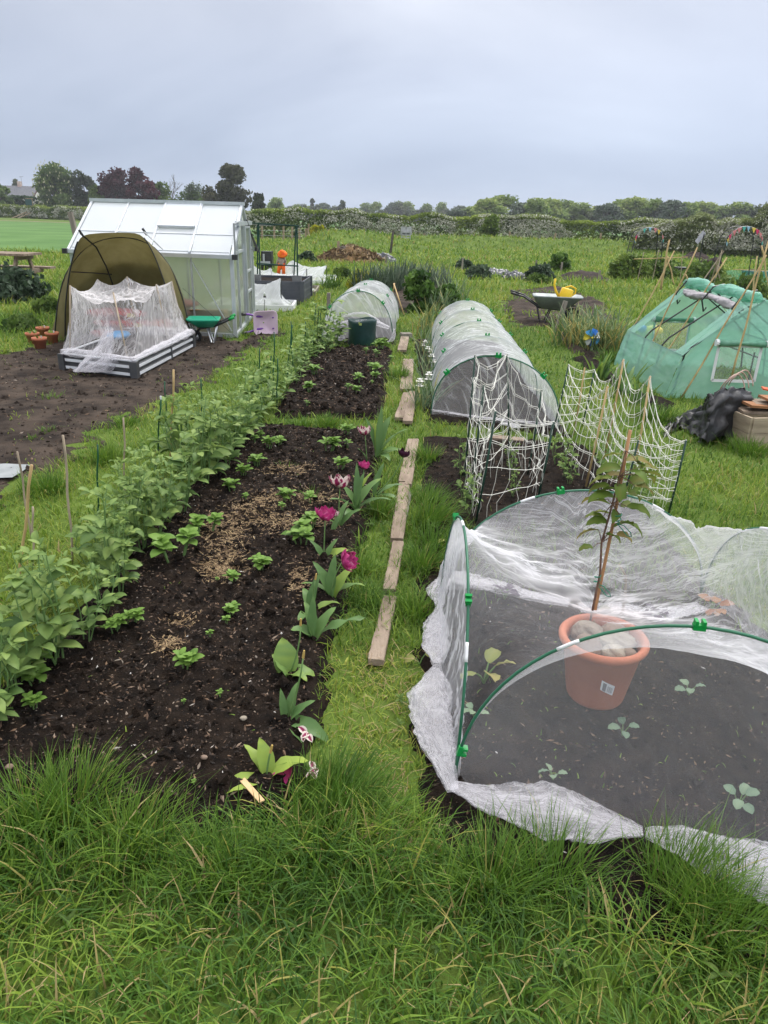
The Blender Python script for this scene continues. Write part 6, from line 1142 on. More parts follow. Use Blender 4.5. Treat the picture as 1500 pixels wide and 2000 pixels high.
b = B(); p = G(1212, 1215, .03); tube(b, [p, p+Vector((.004, .01, .12)), p+Vector((-.005, .02, .22)), p+Vector((-.04, .03, .27))], [.006, .006, .005, .004], 6); tag(b.build('twig', BAMBOOG, None, True), 'bent dry stalk standing behind the pot in the cage', 'twig')
b = B(); g = np.random.default_rng(61); n = 900; x = g.uniform(.3, 1.5, n); y = g.normal(3.35, .22, n); lay(b, *blades(x, y, 0.02, g.uniform(.04, .16, n), .005, g.uniform(.1, .6, n), g, .6)); x = g.uniform(1.0, 1.6, 700); y = g.uniform(2.6, 3.9, 700); lay(b, *blades(x, y, 0.02, g.uniform(.03, .10, 700), .005, g.uniform(.1, .6, 700), g, .7))
x = g.uniform(.3, 1.5, 260); y = g.uniform(1.6, 3.0, 260); lay(b, *blades(x, y, .03, g.uniform(.01, .03, 260), .006, g.uniform(.2, .6, 260), g, .9)); x = g.uniform(-1.2, -.2, 220); y = g.uniform(1.6, 5.6, 220); lay(b, *blades(x, y, .045, g.uniform(.01, .03, 220), .006, g.uniform(.2, .6, 220), g, .9)); x = g.uniform(-4.5, -1.8, 900); y = g.uniform(4.5, 9, 900); k = vn(x*3, y*3, 8) > .68; x = x[k]; y = y[k]; lay(b, *blades(x, y, .02, g.uniform(.02, .06, len(x)), .008, g.uniform(.3, .7, len(x)), g, .9))
tag(b.build('weeds', GRASS), 'thin weeds and grass wisps on the soil', 'weeds', kind='stuff')

b = B(); g2 = random.Random(77)
for k in range(44):
    if k < 14: x, y = g2.uniform(-1.1, 1.3), g2.uniform(1.0, 1.42)
    else: x, y = g2.choice((g2.uniform(-.08, .16), g2.uniform(1.8, 3.2))), g2.uniform(1.6, 5.5)
    if any(inpoly(np.array([x]), np.array([y]), s_)[0] for s_ in SOILS): continue
    az = g2.uniform(0, 6.28); r_ = g2.uniform(.02, .045)
    for j in range(g2.randint(4, 8)): az += 1.1+g2.gauss(0, .3); leaf(b, (x, y, .02+.02*g2.random()), az, g2.uniform(.3, .9), r_*g2.uniform(.7, 1.3), r_*.38, .9, .2, 5, g2.choice(('ovate', 'lance')), .05, min(1, max(0, g2.gauss(.45, .2))))
tag(b.build('broadleaf_weeds', L_MID, None, True), 'small broad leaved weeds growing through the path grass', 'weeds', kind='stuff')
b = B(); g = np.random.default_rng(91); p0, p1 = G(1000, 640), G(1190, 570); n = 2600; x = g.uniform(2.6, 5.6, n); y = g.uniform(12.2, 20, n); k = (dpoly(x, y, weedy) > .05) & (vn(x*1.6, y*1.6, 17) > .45); x = x[k]; y = y[k]; lay(b, *blades(x, y, zt(x, y)+.03, g.uniform(.04, .12, len(x)), .03, g.uniform(.25, .7, len(x)), g, .9)); tag(b.build('weeds', GRASS), 'thin weeds spreading over the bare patch round the grey wheelbarrow', 'weeds', kind='stuff')
# ---------------------------------------------------------------- string trellises
def post_(u0, v0, u1, v1, r, mat, label, dy=0.0):
    p = G(u0, v0, .02); q = AY(u1, v1, p.y+dy); b = B(); tube(b, [p, p.lerp(q, .5)+Vector((.004, 0, 0)), q], r, 6); tag(b.build('bamboo_cane' if 'amboo' in mat.name else 'green_cane', mat, None, True), label, 'cane'); return p, q
DGC = M('dark_cane', (.012, .040, .028), (.02, .06, .04), rough=.45, vs=8)
PA = {}
for k, a in dict(a=(906, 935, 928, 694, .0065, DGC, 'dark cane at the back left corner of the smaller string trellis'), b=(994, 905, 990, 692, .0065, DGC, 'tall dark cane at the back right of the smaller string trellis'), c=(917, 975, 945, 752, .007, DGC, 'thick dark cane on the left side of the smaller string trellis'), d=(929, 1022, 968, 803, .007, DGC, 'nearest left dark cane of the smaller string trellis'), e=(1030, 930, 1058, 762, .0065, DGC, 'dark cane on the right side of the smaller string trellis'), f=(1048, 985, 1081, 824, .0075, DGC, 'nearest right dark cane of the smaller string trellis'),
        g=(1078, 850, 1111, 712, .0065, DGC, 'far left dark cane of the larger string trellis'), h=(1137, 835, 1161, 722, .0065, DGC, 'far right dark cane of the larger string trellis'), i=(1120, 850, 1142, 718, .006, BAMBOO, 'bamboo cane between the two far canes of the larger trellis'), j=(1143, 955, 1187, 754, .007, BAMBOO, 'bamboo cane on the left row of the larger trellis'), k=(1180, 895, 1218, 702, .007, BAMBOO, 'tall bamboo cane in the middle of the larger trellis'), l=(1236, 935, 1270, 735, .007, BAMBOO, 'tall bamboo cane on the right row of the larger trellis'), m=(1213, 985, 1247, 860, .0065, DGC, 'near dark cane in the middle of the larger trellis'), n=(1306, 1002, 1340, 860, .0065, DGC, 'nearest right dark cane of the larger trellis, by the cage')).items(): PA[k] = post_(*a)
def knot(b, p, r=.006): blob(b, tuple(p), (r, r, r), 4, 1, .1)
def netpanel(b, A, Bq, nc, nr, sag, r=.0019, z0=.04, slack=.012, seed=0):
    "cords hanging between two canes: cross cords sag, upright cords are knotted to them"
    g_ = random.Random(seed); (a0, a1), (b0, b1) = A, Bq; nodes = []
    for i in range(nr+1):
        q = i/nr; row_ = []
        for j in range(nc+1):
            s_ = j/nc; lo = Vector(a0).lerp(b0, s_); hi = Vector(a1).lerp(b1, s_); lo.z = z0; p_ = lo.lerp(hi, q); p_.z -= sag*4*s_*(1-s_)*(.25+.75*q); p_ += Vector((g_.gauss(0, slack), g_.gauss(0, slack), g_.gauss(0, slack*.6))) if 0 < j < nc else Vector((0, 0, 0)); p_.z = max(p_.z, .03); row_.append(p_)
        nodes.append(row_)
    for i in range(1, nr+1):
        tube(b, nodes[i], r, 4, cap=False)
        if i == nr or g_.random() < .4: tube(b, [p_+Vector((g_.gauss(0, .004), g_.gauss(0, .004), -.006-.012*g_.random())) for p_ in nodes[i]], r*.85, 4, cap=False)
    for j in range(nc+1):
        if 0 < j < nc or True:
            pts = []
            for i in range(nr+1):
                pts.append(nodes[i][j])
                if i < nr: pts.append((nodes[i][j]+nodes[i+1][j])/2+Vector((g_.gauss(0, slack*.5), g_.gauss(0, slack*.5), 0)))
            tube(b, pts, r*.68, 4, cap=False)
            for i in range(1, nr+1):
                if g_.random() < .7: knot(b, nodes[i][j], r*2.6)
t1 = root('string_netting', 'tangled white string netting round the smaller trellis in front of the long tunnel', 'netting', tuple(PA['d'][0])); b = B()
for k, (p, q, nc, nr, sg) in enumerate((('a', 'b', 5, 6, .07), ('a', 'c', 5, 6, .06), ('c', 'd', 6, 6, .06), ('b', 'e', 6, 5, .07), ('e', 'f', 6, 5, .07), ('d', 'f', 5, 4, .05), ('b', 'c', 4, 4, .10))): netpanel(b, PA[p], PA[q], nc, nr, sg, seed=k, slack=.012)
b.build('cords', CORD, t1)
t2 = root('string_netting', 'wide white string netting sagging between the canes of the larger trellis', 'netting', tuple(PA['m'][0])); b = B()
for k, (p, q, nc, nr, sg) in enumerate((('g', 'h', 4, 7, .03), ('h', 'k', 8, 7, .13), ('k', 'l', 7, 7, .16), ('l', 'n', 9, 7, .14), ('g', 'j', 10, 6, .16), ('j', 'm', 8, 6, .12), ('m', 'n', 6, 6, .04))): netpanel(b, PA[p], PA[q], nc, nr, sg, seed=20+k, slack=.005, r=.0021)
b.build('cords', CORD, t2)
used = set()
for i, (u, v, s) in enumerate(((900, 935, .75), (905, 985, .7), (915, 1015, .75), (992, 900, .55), (1000, 935, .6), (1085, 915, .8), (1100, 940, .8), (1110, 955, .6), (1170, 940, .7), (1190, 925, .7), (1230, 960, .7), (1260, 985, .6), (1000, 980, .5))):
    p = G(u, v); o = dup(PEA[i % 2], (p.x, p.y, gz(p.x, p.y)), g_.uniform(0, 6) if False else i*1.3, (s*.55, s*.55, s*.8), 'light green pea plant climbing the white string trellis'); o['group'] = 'pea plants on the string trellises'
b = B(); p = G(990, 858, .03); box(b, p, (.28, .10, .03), RZ(-.25)); tag(b.build('plank', WOOD), 'short pale board lying between the trellis and the tunnel', 'plank')
# ---------------------------------------------------------------- green poly greenhouse
PEM = bpy.data.materials.new('green_film'); PEM.use_nodes = True; t_ = PEM.node_tree; t_.nodes.clear(); l_ = t_.links.new
o_ = N(t_, 'ShaderNodeOutputMaterial'); tp_ = N(t_, 'ShaderNodeBsdfTransparent'); tp_.inputs['Color'].default_value = (.72, .94, .85, 1); pr_ = N(t_, 'ShaderNodeBsdfPrincipled', Roughness=.38); tl_ = N(t_, 'ShaderNodeBsdfTranslucent')
tc_ = N(t_, 'ShaderNodeTexCoord'); nz_ = N(t_, 'ShaderNodeTexNoise', Scale=5.0, Detail=5.0); l_(tc_.outputs['UV'], nz_.inputs['Vector']); rp_ = N(t_, 'ShaderNodeValToRGB'); rp_.color_ramp.elements[0].position = .3; rp_.color_ramp.elements[1].position = .7; rp_.color_ramp.elements[0].color = (.36, .65, .55, 1); rp_.color_ramp.elements[1].color = (.48, .76, .67, 1); l_(nz_.outputs['Fac'], rp_.inputs['Fac']); l_(rp_.outputs[0], pr_.inputs['Base Color']); l_(rp_.outputs[0], tl_.inputs['Color'])
ck_ = N(t_, 'ShaderNodeTexChecker', Scale=90.0); l_(tc_.outputs['UV'], ck_.inputs['Vector']); bm_ = N(t_, 'ShaderNodeBump', Strength=.35, Distance=.004); l_(ck_.outputs['Fac'], bm_.inputs['Height']); l_(bm_.outputs[0], pr_.inputs['Normal'])
m1_ = N(t_, 'ShaderNodeMixShader', Fac=.45); l_(pr_.outputs[0], m1_.inputs[1]); l_(tl_.outputs[0], m1_.inputs[2]); m2_ = N(t_, 'ShaderNodeMixShader', Fac=.40); l_(m1_.outputs[0], m2_.inputs[1]); l_(tp_.outputs[0], m2_.inputs[2]); l_(m2_.outputs[0], o_.inputs['Surface'])
CLEAR = NET('clear_window', base=.16, edge=.3, streak=.25, sc_=(6, 6), seed=40, col=(.8, .84, .84))
gy0, gy1, gxl, gxr, gxm = 7.42, 9.28, 2.98, 4.58, 3.76
pg = root('poly_greenhouse', 'small turquoise green plastic greenhouse with rolled up door, behind bamboo bean poles', 'greenhouse', (3.8, 8.3, 0)); ze, zrg = .445, 1.03
fw_ = lambda q: np.array([gxl+.05*q, 0, ze*q])
def gsec(y, drop=0): return [(gxl-.06, y, 0), (gxl-.01, y, ze*.5), (gxl+.05, y, ze), (gxl+.25, y, ze+.18), (gxm-.2, y, zrg-.10), (gxm, y, zrg-drop), (gxm+.2, y, zrg-.10), (gxr-.25, y, ze+.18), (gxr-.05, y, ze), (gxr+.06, y, 0)]
def film(name, P_, amp=.008, mat=PEM, seed=0, cut=None):
    P_ = np.array(P_, float); m, n = P_.shape[:2]; tu = np.linspace(0, 1, max(n*12, 40)); Q_ = np.stack([lerpc(r)(tu) for r in P_]); tv = np.linspace(0, 1, 40); i = np.clip((tv*(m-1)).astype(int), 0, m-2); f_ = (tv*(m-1)-i)[:, None, None]; Q_ = Q_[i]*(1-f_)+Q_[i+1]*f_; Q_ = wrinkle(Q_, amp, 4, 6, 130+seed, False); b = B(); sheet(b, Q_, 0, .5, uvg(Q_))
    if cut: c_ = b.V[0][b.Q[0]].mean(1); k_ = ~((c_[:, 0] > cut[0]) & (c_[:, 0] < cut[1]) & (c_[:, 2] > cut[2]) & (c_[:, 2] < cut[3])); b.Q[0] = b.Q[0][k_]; b.mq[0] = b.mq[0][k_]
    return b.build(name, mat, pg, True)
S0, S1 = gsec(gy0), gsec(gy1)
yl = np.linspace(gy0, gy1, 5); film('side_wall', [[S[k] for k in (0, 1, 2)] for S in [gsec(y) for y in yl]], .014, seed=1); film('back_roof', [[S[k] for k in (5, 6, 7, 8, 9)] for S in [gsec(y) for y in yl]], .012, seed=2)
film('roof_strip', [[S[k] for k in (2, 3, 4, 5)] for S in (gsec(gy0), gsec(gy0+.22))], .008, seed=3); film('roof_strip', [[S[k] for k in (2, 3, 4, 5)] for S in (gsec(gy1-.28), gsec(gy1))], .008, seed=4)
def gable(y, seed, flip, win):
    S = gsec(y); lo = [(gxl-.06+(gxr-gxl+.12)*q, y+.001, 0) for q in np.linspace(0, 1, 9)]; tq = lerpc([S[k] for k in range(10)])
    top_ = []
    for q in np.linspace(0, 1, 9): top_.append(tuple(tq(np.array([q]))[0]))
    cx, w2, z0, z1 = gxm-.17, .22, .20, .56
    film('gable', [lo, top_], .010, seed=seed, cut=(cx-w2, cx+w2, z0, z1)); b = B(); yy = y+(-.02 if flip else .02)
    sheet(b, np.array([[(cx-w2, yy, z0), (cx+w2, yy, z0)], [(cx-w2, yy, z1), (cx+w2, yy, z1)]])); o = b.build('window', CLEAR, pg); b = B()
    for p_, q_ in (((cx-w2, z0), (cx+w2, z0)), ((cx-w2, z1), (cx+w2, z1)), ((cx-w2, z0), (cx-w2, z1)), ((cx+w2, z0), (cx+w2, z1))): beam(b, (p_[0], yy-.004, p_[1]), (q_[0], yy-.004, q_[1]), .03, .004, (0, 1, 0))
    b.build('window_border', WHITEP, o)
    b = B(); tube(b, [(cx-w2-.03, yy-.03, z1+.03), (cx-.06, yy-.035, z1+.028), (cx, yy-.035, z1+.03), (cx+w2+.04, yy-.03, z1+.025)], [.035, .03, .018, .032], 9); b.build('rolled_flap', M('green_roll', (.10, .26, .17), (.16, .34, .24), rough=.4, vs=20) if 'green_roll' not in MATS else MATS['green_roll'], o, True); b = B()
    for sx in (-1, 1): tube(b, [(cx+sx*(w2+.02), yy-.03, z1+.03), (cx+sx*(w2+.05), yy-.03, z1+.03)], .036, 9)
    b.build('roll_end', WHITEP, o)
gable(gy0, 5, True, True); gable(gy1, 6, False, True)
for y in (gy0+.03, gy0+.68, gy0+1.25, gy1-.03):
    b = B(); tube(b, [(gxl+.02, y, 0), (gxl+.08, y, ze), (gxl+.14, y, ze+.08), (gxm, y, zrg-.03), (gxr-.14, y, ze+.08), (gxr-.08, y, ze), (gxr-.02, y, 0)], .0095, 6); b.build('frame_pole', BLACKM, pg)
for x, z in ((gxl+.08, ze-.02), (gxr-.08, ze), (gxm, zrg-.03), (gxm+.38, .34)):
    b = B(); tube(b, [(x, gy0+.03, z), (x, gy1-.03, z)], .0085, 6); b.build('frame_pole', BLACKM, pg)
b = B(); tube(b, [(gxm+.38, gy0+.75, 0), (gxm+.38, gy0+.75, .38)], .0095, 6); b.build('frame_pole', BLACKM, pg)
b = B(); bunch(b, [(gxm-.07, gy0+.02, zrg+.0), (gxm-.09, gy0+.35, zrg+.005), (gxm-.08, gy0+.8, zrg+.02), (gxm-.08, gy0+1.0, zrg-.005), (gxm-.09, gy0+1.4, zrg+.02), (gxm-.08, gy1-.02, zrg+.01)], (.05, .06, .055, .038, .06, .05), 141, 16, 9, .9); b.build('rolled_door', PEM, pg, True)
b = B(); bunch(b, [(gxm-.17, gy0+.15, zrg-.12), (gxm-.17, gy0+.5, zrg-.10), (gxm-.15, gy0+.95, zrg-.075), (gxm-.18, gy0+1.35, zrg-.10), (gxm-.16, gy1-.2, zrg-.08)], (.035, .058, .035, .058, .035), 142, 16, 9, .8); b.build('rolled_net', M('white_net_roll', (.42, .40, .42), (.55, .52, .54), rough=.8, vs=20, trans=.2), pg, True)
for y in (gy0+.18, gy0+.95, gy1-.12):
    b = B(); tube(b, [(gxm-.02, y, zrg+.06), (gxm-.14, y, zrg+.03), (gxm-.24, y, zrg-.12), (gxm-.20, y, zrg-.24), (gxm-.17, y+.02, zrg-.20)], .010, 5); b.build('tie_strap', BLACKM, pg)
b = B(); g2 = np.random.default_rng(5); x = g2.uniform(gxl+.1, gxr-.1, 900); y = g2.uniform(gy0+.1, gy1-.1, 900); lay(b, *blades(x, y, 0.0, g2.uniform(.03, .12, 900), .02, g2.uniform(.2, .6, 900), g2, .7)); tag(b.build('weeds', GRASS), 'low greenery growing inside the turquoise plastic greenhouse', 'weeds', kind='stuff')
# bean poles
def pole(u0, v0, u1, v1, label, r=.010, dy=0.0, y0=None, mat=None):
    p = G(u0, v0) if y0 is None else AY(u0, v0, y0); q = AY(u1, v1, p.y+dy); b = B(); n = 8; tube(b, [p.lerp(q, i/n)+Vector((.006*math.sin(i*1.3+u0), 0, .0)) for i in range(n+1)], [r*(1-.03*i) for i in range(n+1)], 6); tag(b.build('bean_pole', mat or BAMBOO, None, True), label, 'bean pole'); return p, q
pole(1201, 709, 1318, 490, 'leftmost long bamboo bean pole slanting over the green greenhouse'); pole(1243, 733, 1362, 483, 'second long bamboo pole slanting over the green greenhouse', .0095); pole(1273, 735, 1419, 503, 'third long bamboo pole crossing the greenhouse opening', .0095); pole(1331, 778, 1497, 498, 'fourth long bamboo pole rising past the front gable', .0095)
pole(1430, 735, 1500, 470, 'upright bamboo pole in front of the gable window', .0105, y0=7.3)
pole(1291, 566, 1307, 468, 'short stout bamboo pole standing upright behind the green greenhouse', .014, y0=9.6); pole(1303, 500, 1317, 556, 'bamboo pole crossing the stout upright one, leaning right', .010, y0=9.6); pole(1338, 535, 1352, 566, 'bamboo pole end leaning right behind the greenhouse ridge', .010, y0=9.2); pole(1488, 480, 1502, 570, 'bamboo pole leaning right at the picture edge', .010, y0=8.3); pole(1461, 665, 1478, 500, 'bamboo pole rising behind the near gable', .009, y0=8.6)
for u0, v0, u1, v1 in ((1368, 555, 1414, 490), (1392, 570, 1410, 488), (1412, 580, 1398, 515), (1385, 560, 1407, 495), (1411, 578, 1421, 553)):
    p = G(u0, v0); q = AY(u1, v1, G(1400, 575).y); b = B(); p.y = min(p.y, 20); p = AY(u0, v0, G(1400, 575).y+random.uniform(-.4, .4)); tube(b, [Vector((p.x, p.y, max(0, p.z))), q], .016, 6); tag(b.build('bean_pole', BAMBOOG), 'bamboo pole of the tied wigwam behind the green greenhouse', 'bean pole', 'poles of the tied bamboo wigwam')
yw = G(1400, 575).y; b = B(); p = AY(1402, 525, yw); blob(b, tuple(p), (.05, .05, .1), 6, 3, .3); tag(b.build('twine_tie', BAMBOOG), 'string binding round the bamboo wigwam', 'twine')
# wooden crate with scrap boards, black sheet, hoses
bx0, bx1 = G(1373, 838), G(1456, 877); d_ = (bx1-bx0).normalized(); n_ = Vector((-d_.y, d_.x, 0)); L_ = (bx1-bx0).length; hb = .26
cr_ = root('wooden_crate', 'rough pale timber crate with a ring handle, scrap boards on top, at the right edge', 'crate', tuple(bx0))
def face(p, q, nm, z1=hb):
    b = B(); dd = (q-p).normalized()
    for k, (za, zb_) in enumerate(((0, hb*.5-.002), (hb*.5+.002, z1))): beam(b, p+Vector((0, 0, (za+zb_)/2)), q+Vector((0, 0, (za+zb_)/2)), .022, zb_-za)
    return b.build(nm, WOODP, cr_)
WOODP = M('pale_timber', (0.25, 0.20, 0.14), (0.44, 0.36, 0.26), rough=.85, vs=1.4, bump=.4, bs=10, stretch=(1.5, 1.5, 9), detail=9)
wd_ = .95; fb = Vector((d_.y, -d_.x, 0))*-1 if (Vector((d_.y, -d_.x, 0))).y < 0 else Vector((d_.y, -d_.x, 0))
face(bx0, bx1, 'front_board'); face(bx1+fb*.012, bx1+fb*wd_, 'side_board'); face(bx0+fb*.012, bx0+fb*wd_, 'side_board'); face(bx0+fb*wd_, bx1+fb*wd_, 'back_board')
b = B(); c = bx0.lerp(bx1, .46)-fb*.02+Vector((0, 0, hb*.55)); tube(b, [c+d_*math.cos(a)*.028+Vector((0, 0, math.sin(a)*.028)) for a in np.linspace(0, 6.283, 14)], .006, 6, cap=False); b.build('handle', BLACKM, cr_)
g = random.Random(8); RUST = M('rusty_board', (.20, .08, .03), (.34, .17, .08), rough=.8, vs=4, bump=.4, bs=20)
for k, (u, v, ln, w_, z, az, mt, lab) in enumerate(((1425, 790, .62, .17, .285, -.12, WOOD, 'lowest grey scrap board on the crate'), (1450, 782, .7, .16, .315, .05, RUST, 'rust brown scrap board in the pile on the crate'), (1455, 772, .66, .2, .345, -.2, WOOD, 'grey brown scrap board in the middle of the pile'), (1460, 765, .7, .15, .375, .02, RUST, 'reddish brown top scrap board of the pile'), (1440, 757, .45, .12, .400, -.1, WOOD, 'topmost short scrap board on the crate'))):
    c = bx0.lerp(bx1, .75)+fb*(.10+.07*k)+Vector((.22, 0, z)); b = B(); box(b, c, (ln, w_, .02), RZ(az) @ Matrix.Rotation(g.uniform(-.06, .06), 3, 'Y')); tag(b.build('board', mt), lab, 'board')
b = B(); c = bx0.lerp(bx1, .45)+fb*.42+Vector((0, 0, .40)); box(b, c, (.22, .10, .012), RZ(-.3) @ Matrix.Rotation(.15, 3, 'Y')); tag(b.build('orange_board', M('orange_paint', (.55, .09, .02), rough=.5)), 'small bright orange board on top of the scrap pile', 'board')
b = B(); n = 40; rows = []
pth = lerpc([G(1303, 832, .04), G(1335, 805, .10), G(1372, 790, .24), AY(1392, 768, 5.75), AY(1430, 752, 5.9), AY(1470, 760, 6.0)])
T_ = np.linspace(0, 1, 50); C = pth(T_)
for i, t__ in enumerate(T_):
    wv_ = .34-.12*t__; r_ = []
    for k in np.linspace(-1, 1, 26): r_.append(C[i]+np.array([k*wv_*.35, k*wv_*.8, -abs(k)**1.5*(C[i][2]-.01)*.9+.0]))
    rows.append(r_)
P_ = np.array(rows); P_[..., 2] += .16*(fbm(P_[..., 0]*7, P_[..., 1]*7, 5, 4)-.5); P_[..., 2] = np.maximum(P_[..., 2], .015); P_ = wrinkle(wrinkle(P_, .05, 9, 9, 150, False), .022, 22, 24, 151, False); P_[..., 2] = np.maximum(P_[..., 2], .012); sheet(b, P_); tag(b.build('plastic_sheet', BLACKP, None, True), 'crumpled black plastic sheet slumped over the left side of the crate', 'plastic sheet')
b = B(); c = AY(1448, 748, 6.15)
for k in range(3): tube(b, [c+Vector((math.cos(a)*.10-.022*k, .04*math.sin(a*2)+.02*k, math.sin(a)*.11-.022*k)) for a in np.linspace(-.2, 3.4, 18)], .005, 6)
tag(b.build('hose_coil', M('pink_hose', (.45, .28, .22), (.5, .36, .3), rough=.5), None, True), 'coil of pinkish hose standing behind the scrap boards', 'hose')
# ---------------------------------------------------------------- strap leaved clumps, bushes, far beds
L_STRAP = LEAFM('leaf_strap', (0.055, 0.105, 0.040), (0.13, 0.21, 0.075), (0.42, 0.34, 0.11), .25, .5); L_LEEK = LEAFM('leaf_leek', (0.07, 0.12, 0.07), (0.15, 0.23, 0.12), (0.38, 0.36, 0.15), .25, .5)
def straps(name, label, cat, loc, n, r, h, wd, mat, seed, group=None, spread=.5, dry=.12, t=None):
    g = random.Random(seed); t = t or root(name, label, cat, tuple(loc), group); b = B()
    for k in range(n):
        a = g.uniform(0, 6.28); rr = r*math.sqrt(g.random()); az = g.uniform(0, 6.28); L_ = h*g.uniform(.6, 1.15); tn = min(1, max(0, g.gauss(.4, .15))) if g.random() > dry else g.uniform(.85, 1)
        leaf(b, (loc[0]+rr*math.cos(a), loc[1]+rr*math.sin(a), loc[2]-.02), az, 1.5-spread*g.random(), L_, wd*g.uniform(.7, 1.2), g.uniform(.1, 1.3)*(1.2 if tn > .8 else .8), .3, 6, 'strap', 0, tn)
    b.build('leaves', mat, t, True); return t
NARC = M('narcissus_petal', (.80, .80, .76), rough=.6, trans=.25); NCUP = M('narcissus_cup', (.75, .60, .25), rough=.6)
for i, (u, v, fl, lab) in enumerate(((828, 690, ((831, 669), (827, 676)), 'white narcissus clump farthest along the left side of the long tunnel'), (832, 715, ((836, 682), (840, 688)), 'white narcissus clump with two blooms beside the long tunnel'), (836, 745, ((843, 697), (846, 708)), 'tall white narcissus clump halfway along the long tunnel'), (836, 790, ((838, 733), (836, 742)), 'white narcissus clump near the open end of the long tunnel'), (822, 800, ((820, 746), (819, 755)), 'narcissus clump with nodding white flowers nearest the path planks'))):
    p = G(u, v); t = straps('narcissus', lab, 'narcissus', p, 34, .09, .42, .012, L_LEEK, 300+i, spread=.6)
    for (fu, fv) in fl:
        q = AY(fu, fv, p.y-.03); b = B(); tube(b, [p, p.lerp(q, .6)+Vector((.01, 0, .02)), q], .004, 5); b.build('stem', STEMG, t, True); b = B(); g = random.Random(fu)
        for k in range(6): leaf(b, q, 6.28*k/6, .35, .046, .034, .4, .1, 4, 'round', .02, .5)
        for k in range(6): leaf(b, q+Vector((0, -.012, .008)), 6.28*k/6+.5, .9, .04, .03, .3, .1, 4, 'round', .02, .5)
        o = b.build('flower', NARC, t, True); b = B(); lathe(b, [(.006, 0), (.011, .014), (.008, .014), (.002, .004)], q+Vector((0, -.006, .006)), 8); b.build('cup', NCUP, o, True)
for i, (u, v, n, r, h, m_, lab) in enumerate(((845, 640, 60, .25, .55, L_STRAP, 'yellowing garlic clump at the far left corner of the long tunnel'), (858, 612, 60, .3, .6, L_LEEK, 'grey green leek clump behind the yellowing garlic'), (885, 590, 60, .35, .65, L_LEEK, 'grey green leek clump right of the leafy fruit bush'), (830, 660, 50, .2, .5, L_STRAP, 'yellow tipped garlic clump next to the narcissus row'),
                                             (1115, 672, 90, .28, .55, L_STRAP, 'garlic clump nearest the wooden stake by the wheelbarrow'), (1145, 680, 110, .30, .58, L_STRAP, 'thick garlic clump behind the toy windmill'), (1175, 688, 110, .30, .55, L_STRAP, 'garlic clump just right of the toy windmill'), (1200, 690, 90, .28, .50, L_STRAP, 'garlic clump touching the corner of the green greenhouse'), (1170, 665, 100, .35, .62, L_LEEK, 'dark grey green leaves at the back of the garlic bed'), (1130, 655, 90, .3, .55, L_LEEK, 'grey green clump close behind the wheelbarrow stake'),
                                             (1170, 740, 16, .08, .34, L_TUL, 'tulip leaves growing in the soil strip before the green greenhouse'), (1215, 770, 12, .07, .40, L_TUL, 'upright tulip leaves with a bud near the trellis canes'), (1245, 790, 12, .07, .34, L_TUL, 'tulip leaf clump at the near end of the soil strip'))):
    p = G(u, v); straps('garlic_plant' if 'arlic' in lab else ('leek_plant' if 'eek' in lab else ('tulip' if 'tulip' in lab else 'leek_plant')), lab, 'plant', p, n, r, h, .022 if m_ is not L_TUL else .055, m_, 320+i, dry=.25 if m_ is L_STRAP else .06)
def bush(name, label, u, v, h, r, n, lf, mat, seed, shape='dome', t0=.45, cat='bush', clumps=26, th=.06, up=0, sq=1.0):
    p = G(u, v); t = tree(name, label, (p.x, p.y, float(zt(p.x, p.y))-.05), h, r, shape, n, clumps, lf, mat, seed, th, t0, .3, cat=cat, up=up); t.scale = (sq, 1, 1); return t
L_RASP = LEAFM('leaf_raspberry', (.030, .075, .014), (.070, .145, .024), (.15, .25, .05), .3); L_LAV = LEAFM('leaf_lavender', (.030, .055, .030), (.060, .095, .055), (.11, .15, .09), .2); L_YFL = LEAFM('yellow_flower', (.09, .15, .02), (.24, .28, .03), (.55, .48, .04), .3)
bush('raspberry_bush', 'leafy green fruit bush in the soil beyond the short tunnel', 815, 610, .74, .36, 2200, .085, L_RASP, 401); bush('raspberry_bush', 'smaller leafy fruit bush between the tall one and the leeks', 868, 608, .52, .30, 1600, .075, L_RASP, 402)
for i, (u, v, h, r, m_, lab) in enumerate(((735, 572, .72, .6, L_LAV, 'tall grey green herb patch left of the wigwam bed'), (765, 570, .75, .6, L_GREY, 'tall pale herb patch behind the bamboo wigwam'), (800, 565, .8, .7, L_LAV, 'tall bluish green herb patch in the middle of the far bed'), (835, 562, .7, .7, L_GREY, 'tall pale green herb patch at the right of the far bed'))):
    p = G(u, v); straps('herb_patch', lab, 'plants', p, 170, r, h, .035, m_, 410+i, spread=.35, dry=.03)
bush('flowering_plant', 'yellow green flowering plant at the grass edge behind the short tunnel', 705, 568, .45, .4, 1500, .06, L_YFL, 420, t0=.5, up=1.0); straps('grass_clump', 'tall dark grass clump beside the white net tents', 'grass clump', G(646, 566), 90, .22, .48, .02, L_RASP, 421, spread=.5, dry=.05); bush('shrub', 'tall green weed clump right of the farthest white net tent', 668, 546, .34, .3, 1300, .07, L_FRESH, 422, t0=.2, up=2.0)
bush('bush', 'rounded bright green bush beside the dark soil heap on the right', 1093, 532, .66, .44, 2600, .08, L_RASP, 430, 'round', .6, th=.12); bush('shrub', 'low grey green spiky shrub left of the bright round bush', 1052, 548, .45, .5, 2200, .07, L_LAV, 431, t0=.45, up=1.2); bush('shrub', 'low dark grey green shrub near the black plastic sheeting', 905, 527, .32, .42, 1600, .08, L_LAV, 432, t0=.3, up=1.0); bush('shrub', 'grey shrub touching the left end of the black plastic sheeting', 935, 545, .36, .46, 1600, .08, L_LAV, 433, t0=.6, up=1.0); bush('shrub', 'small grey bush beside the compost heap', 600, 512, .36, .45, 1500, .08, L_LAV, 434, t0=.4)
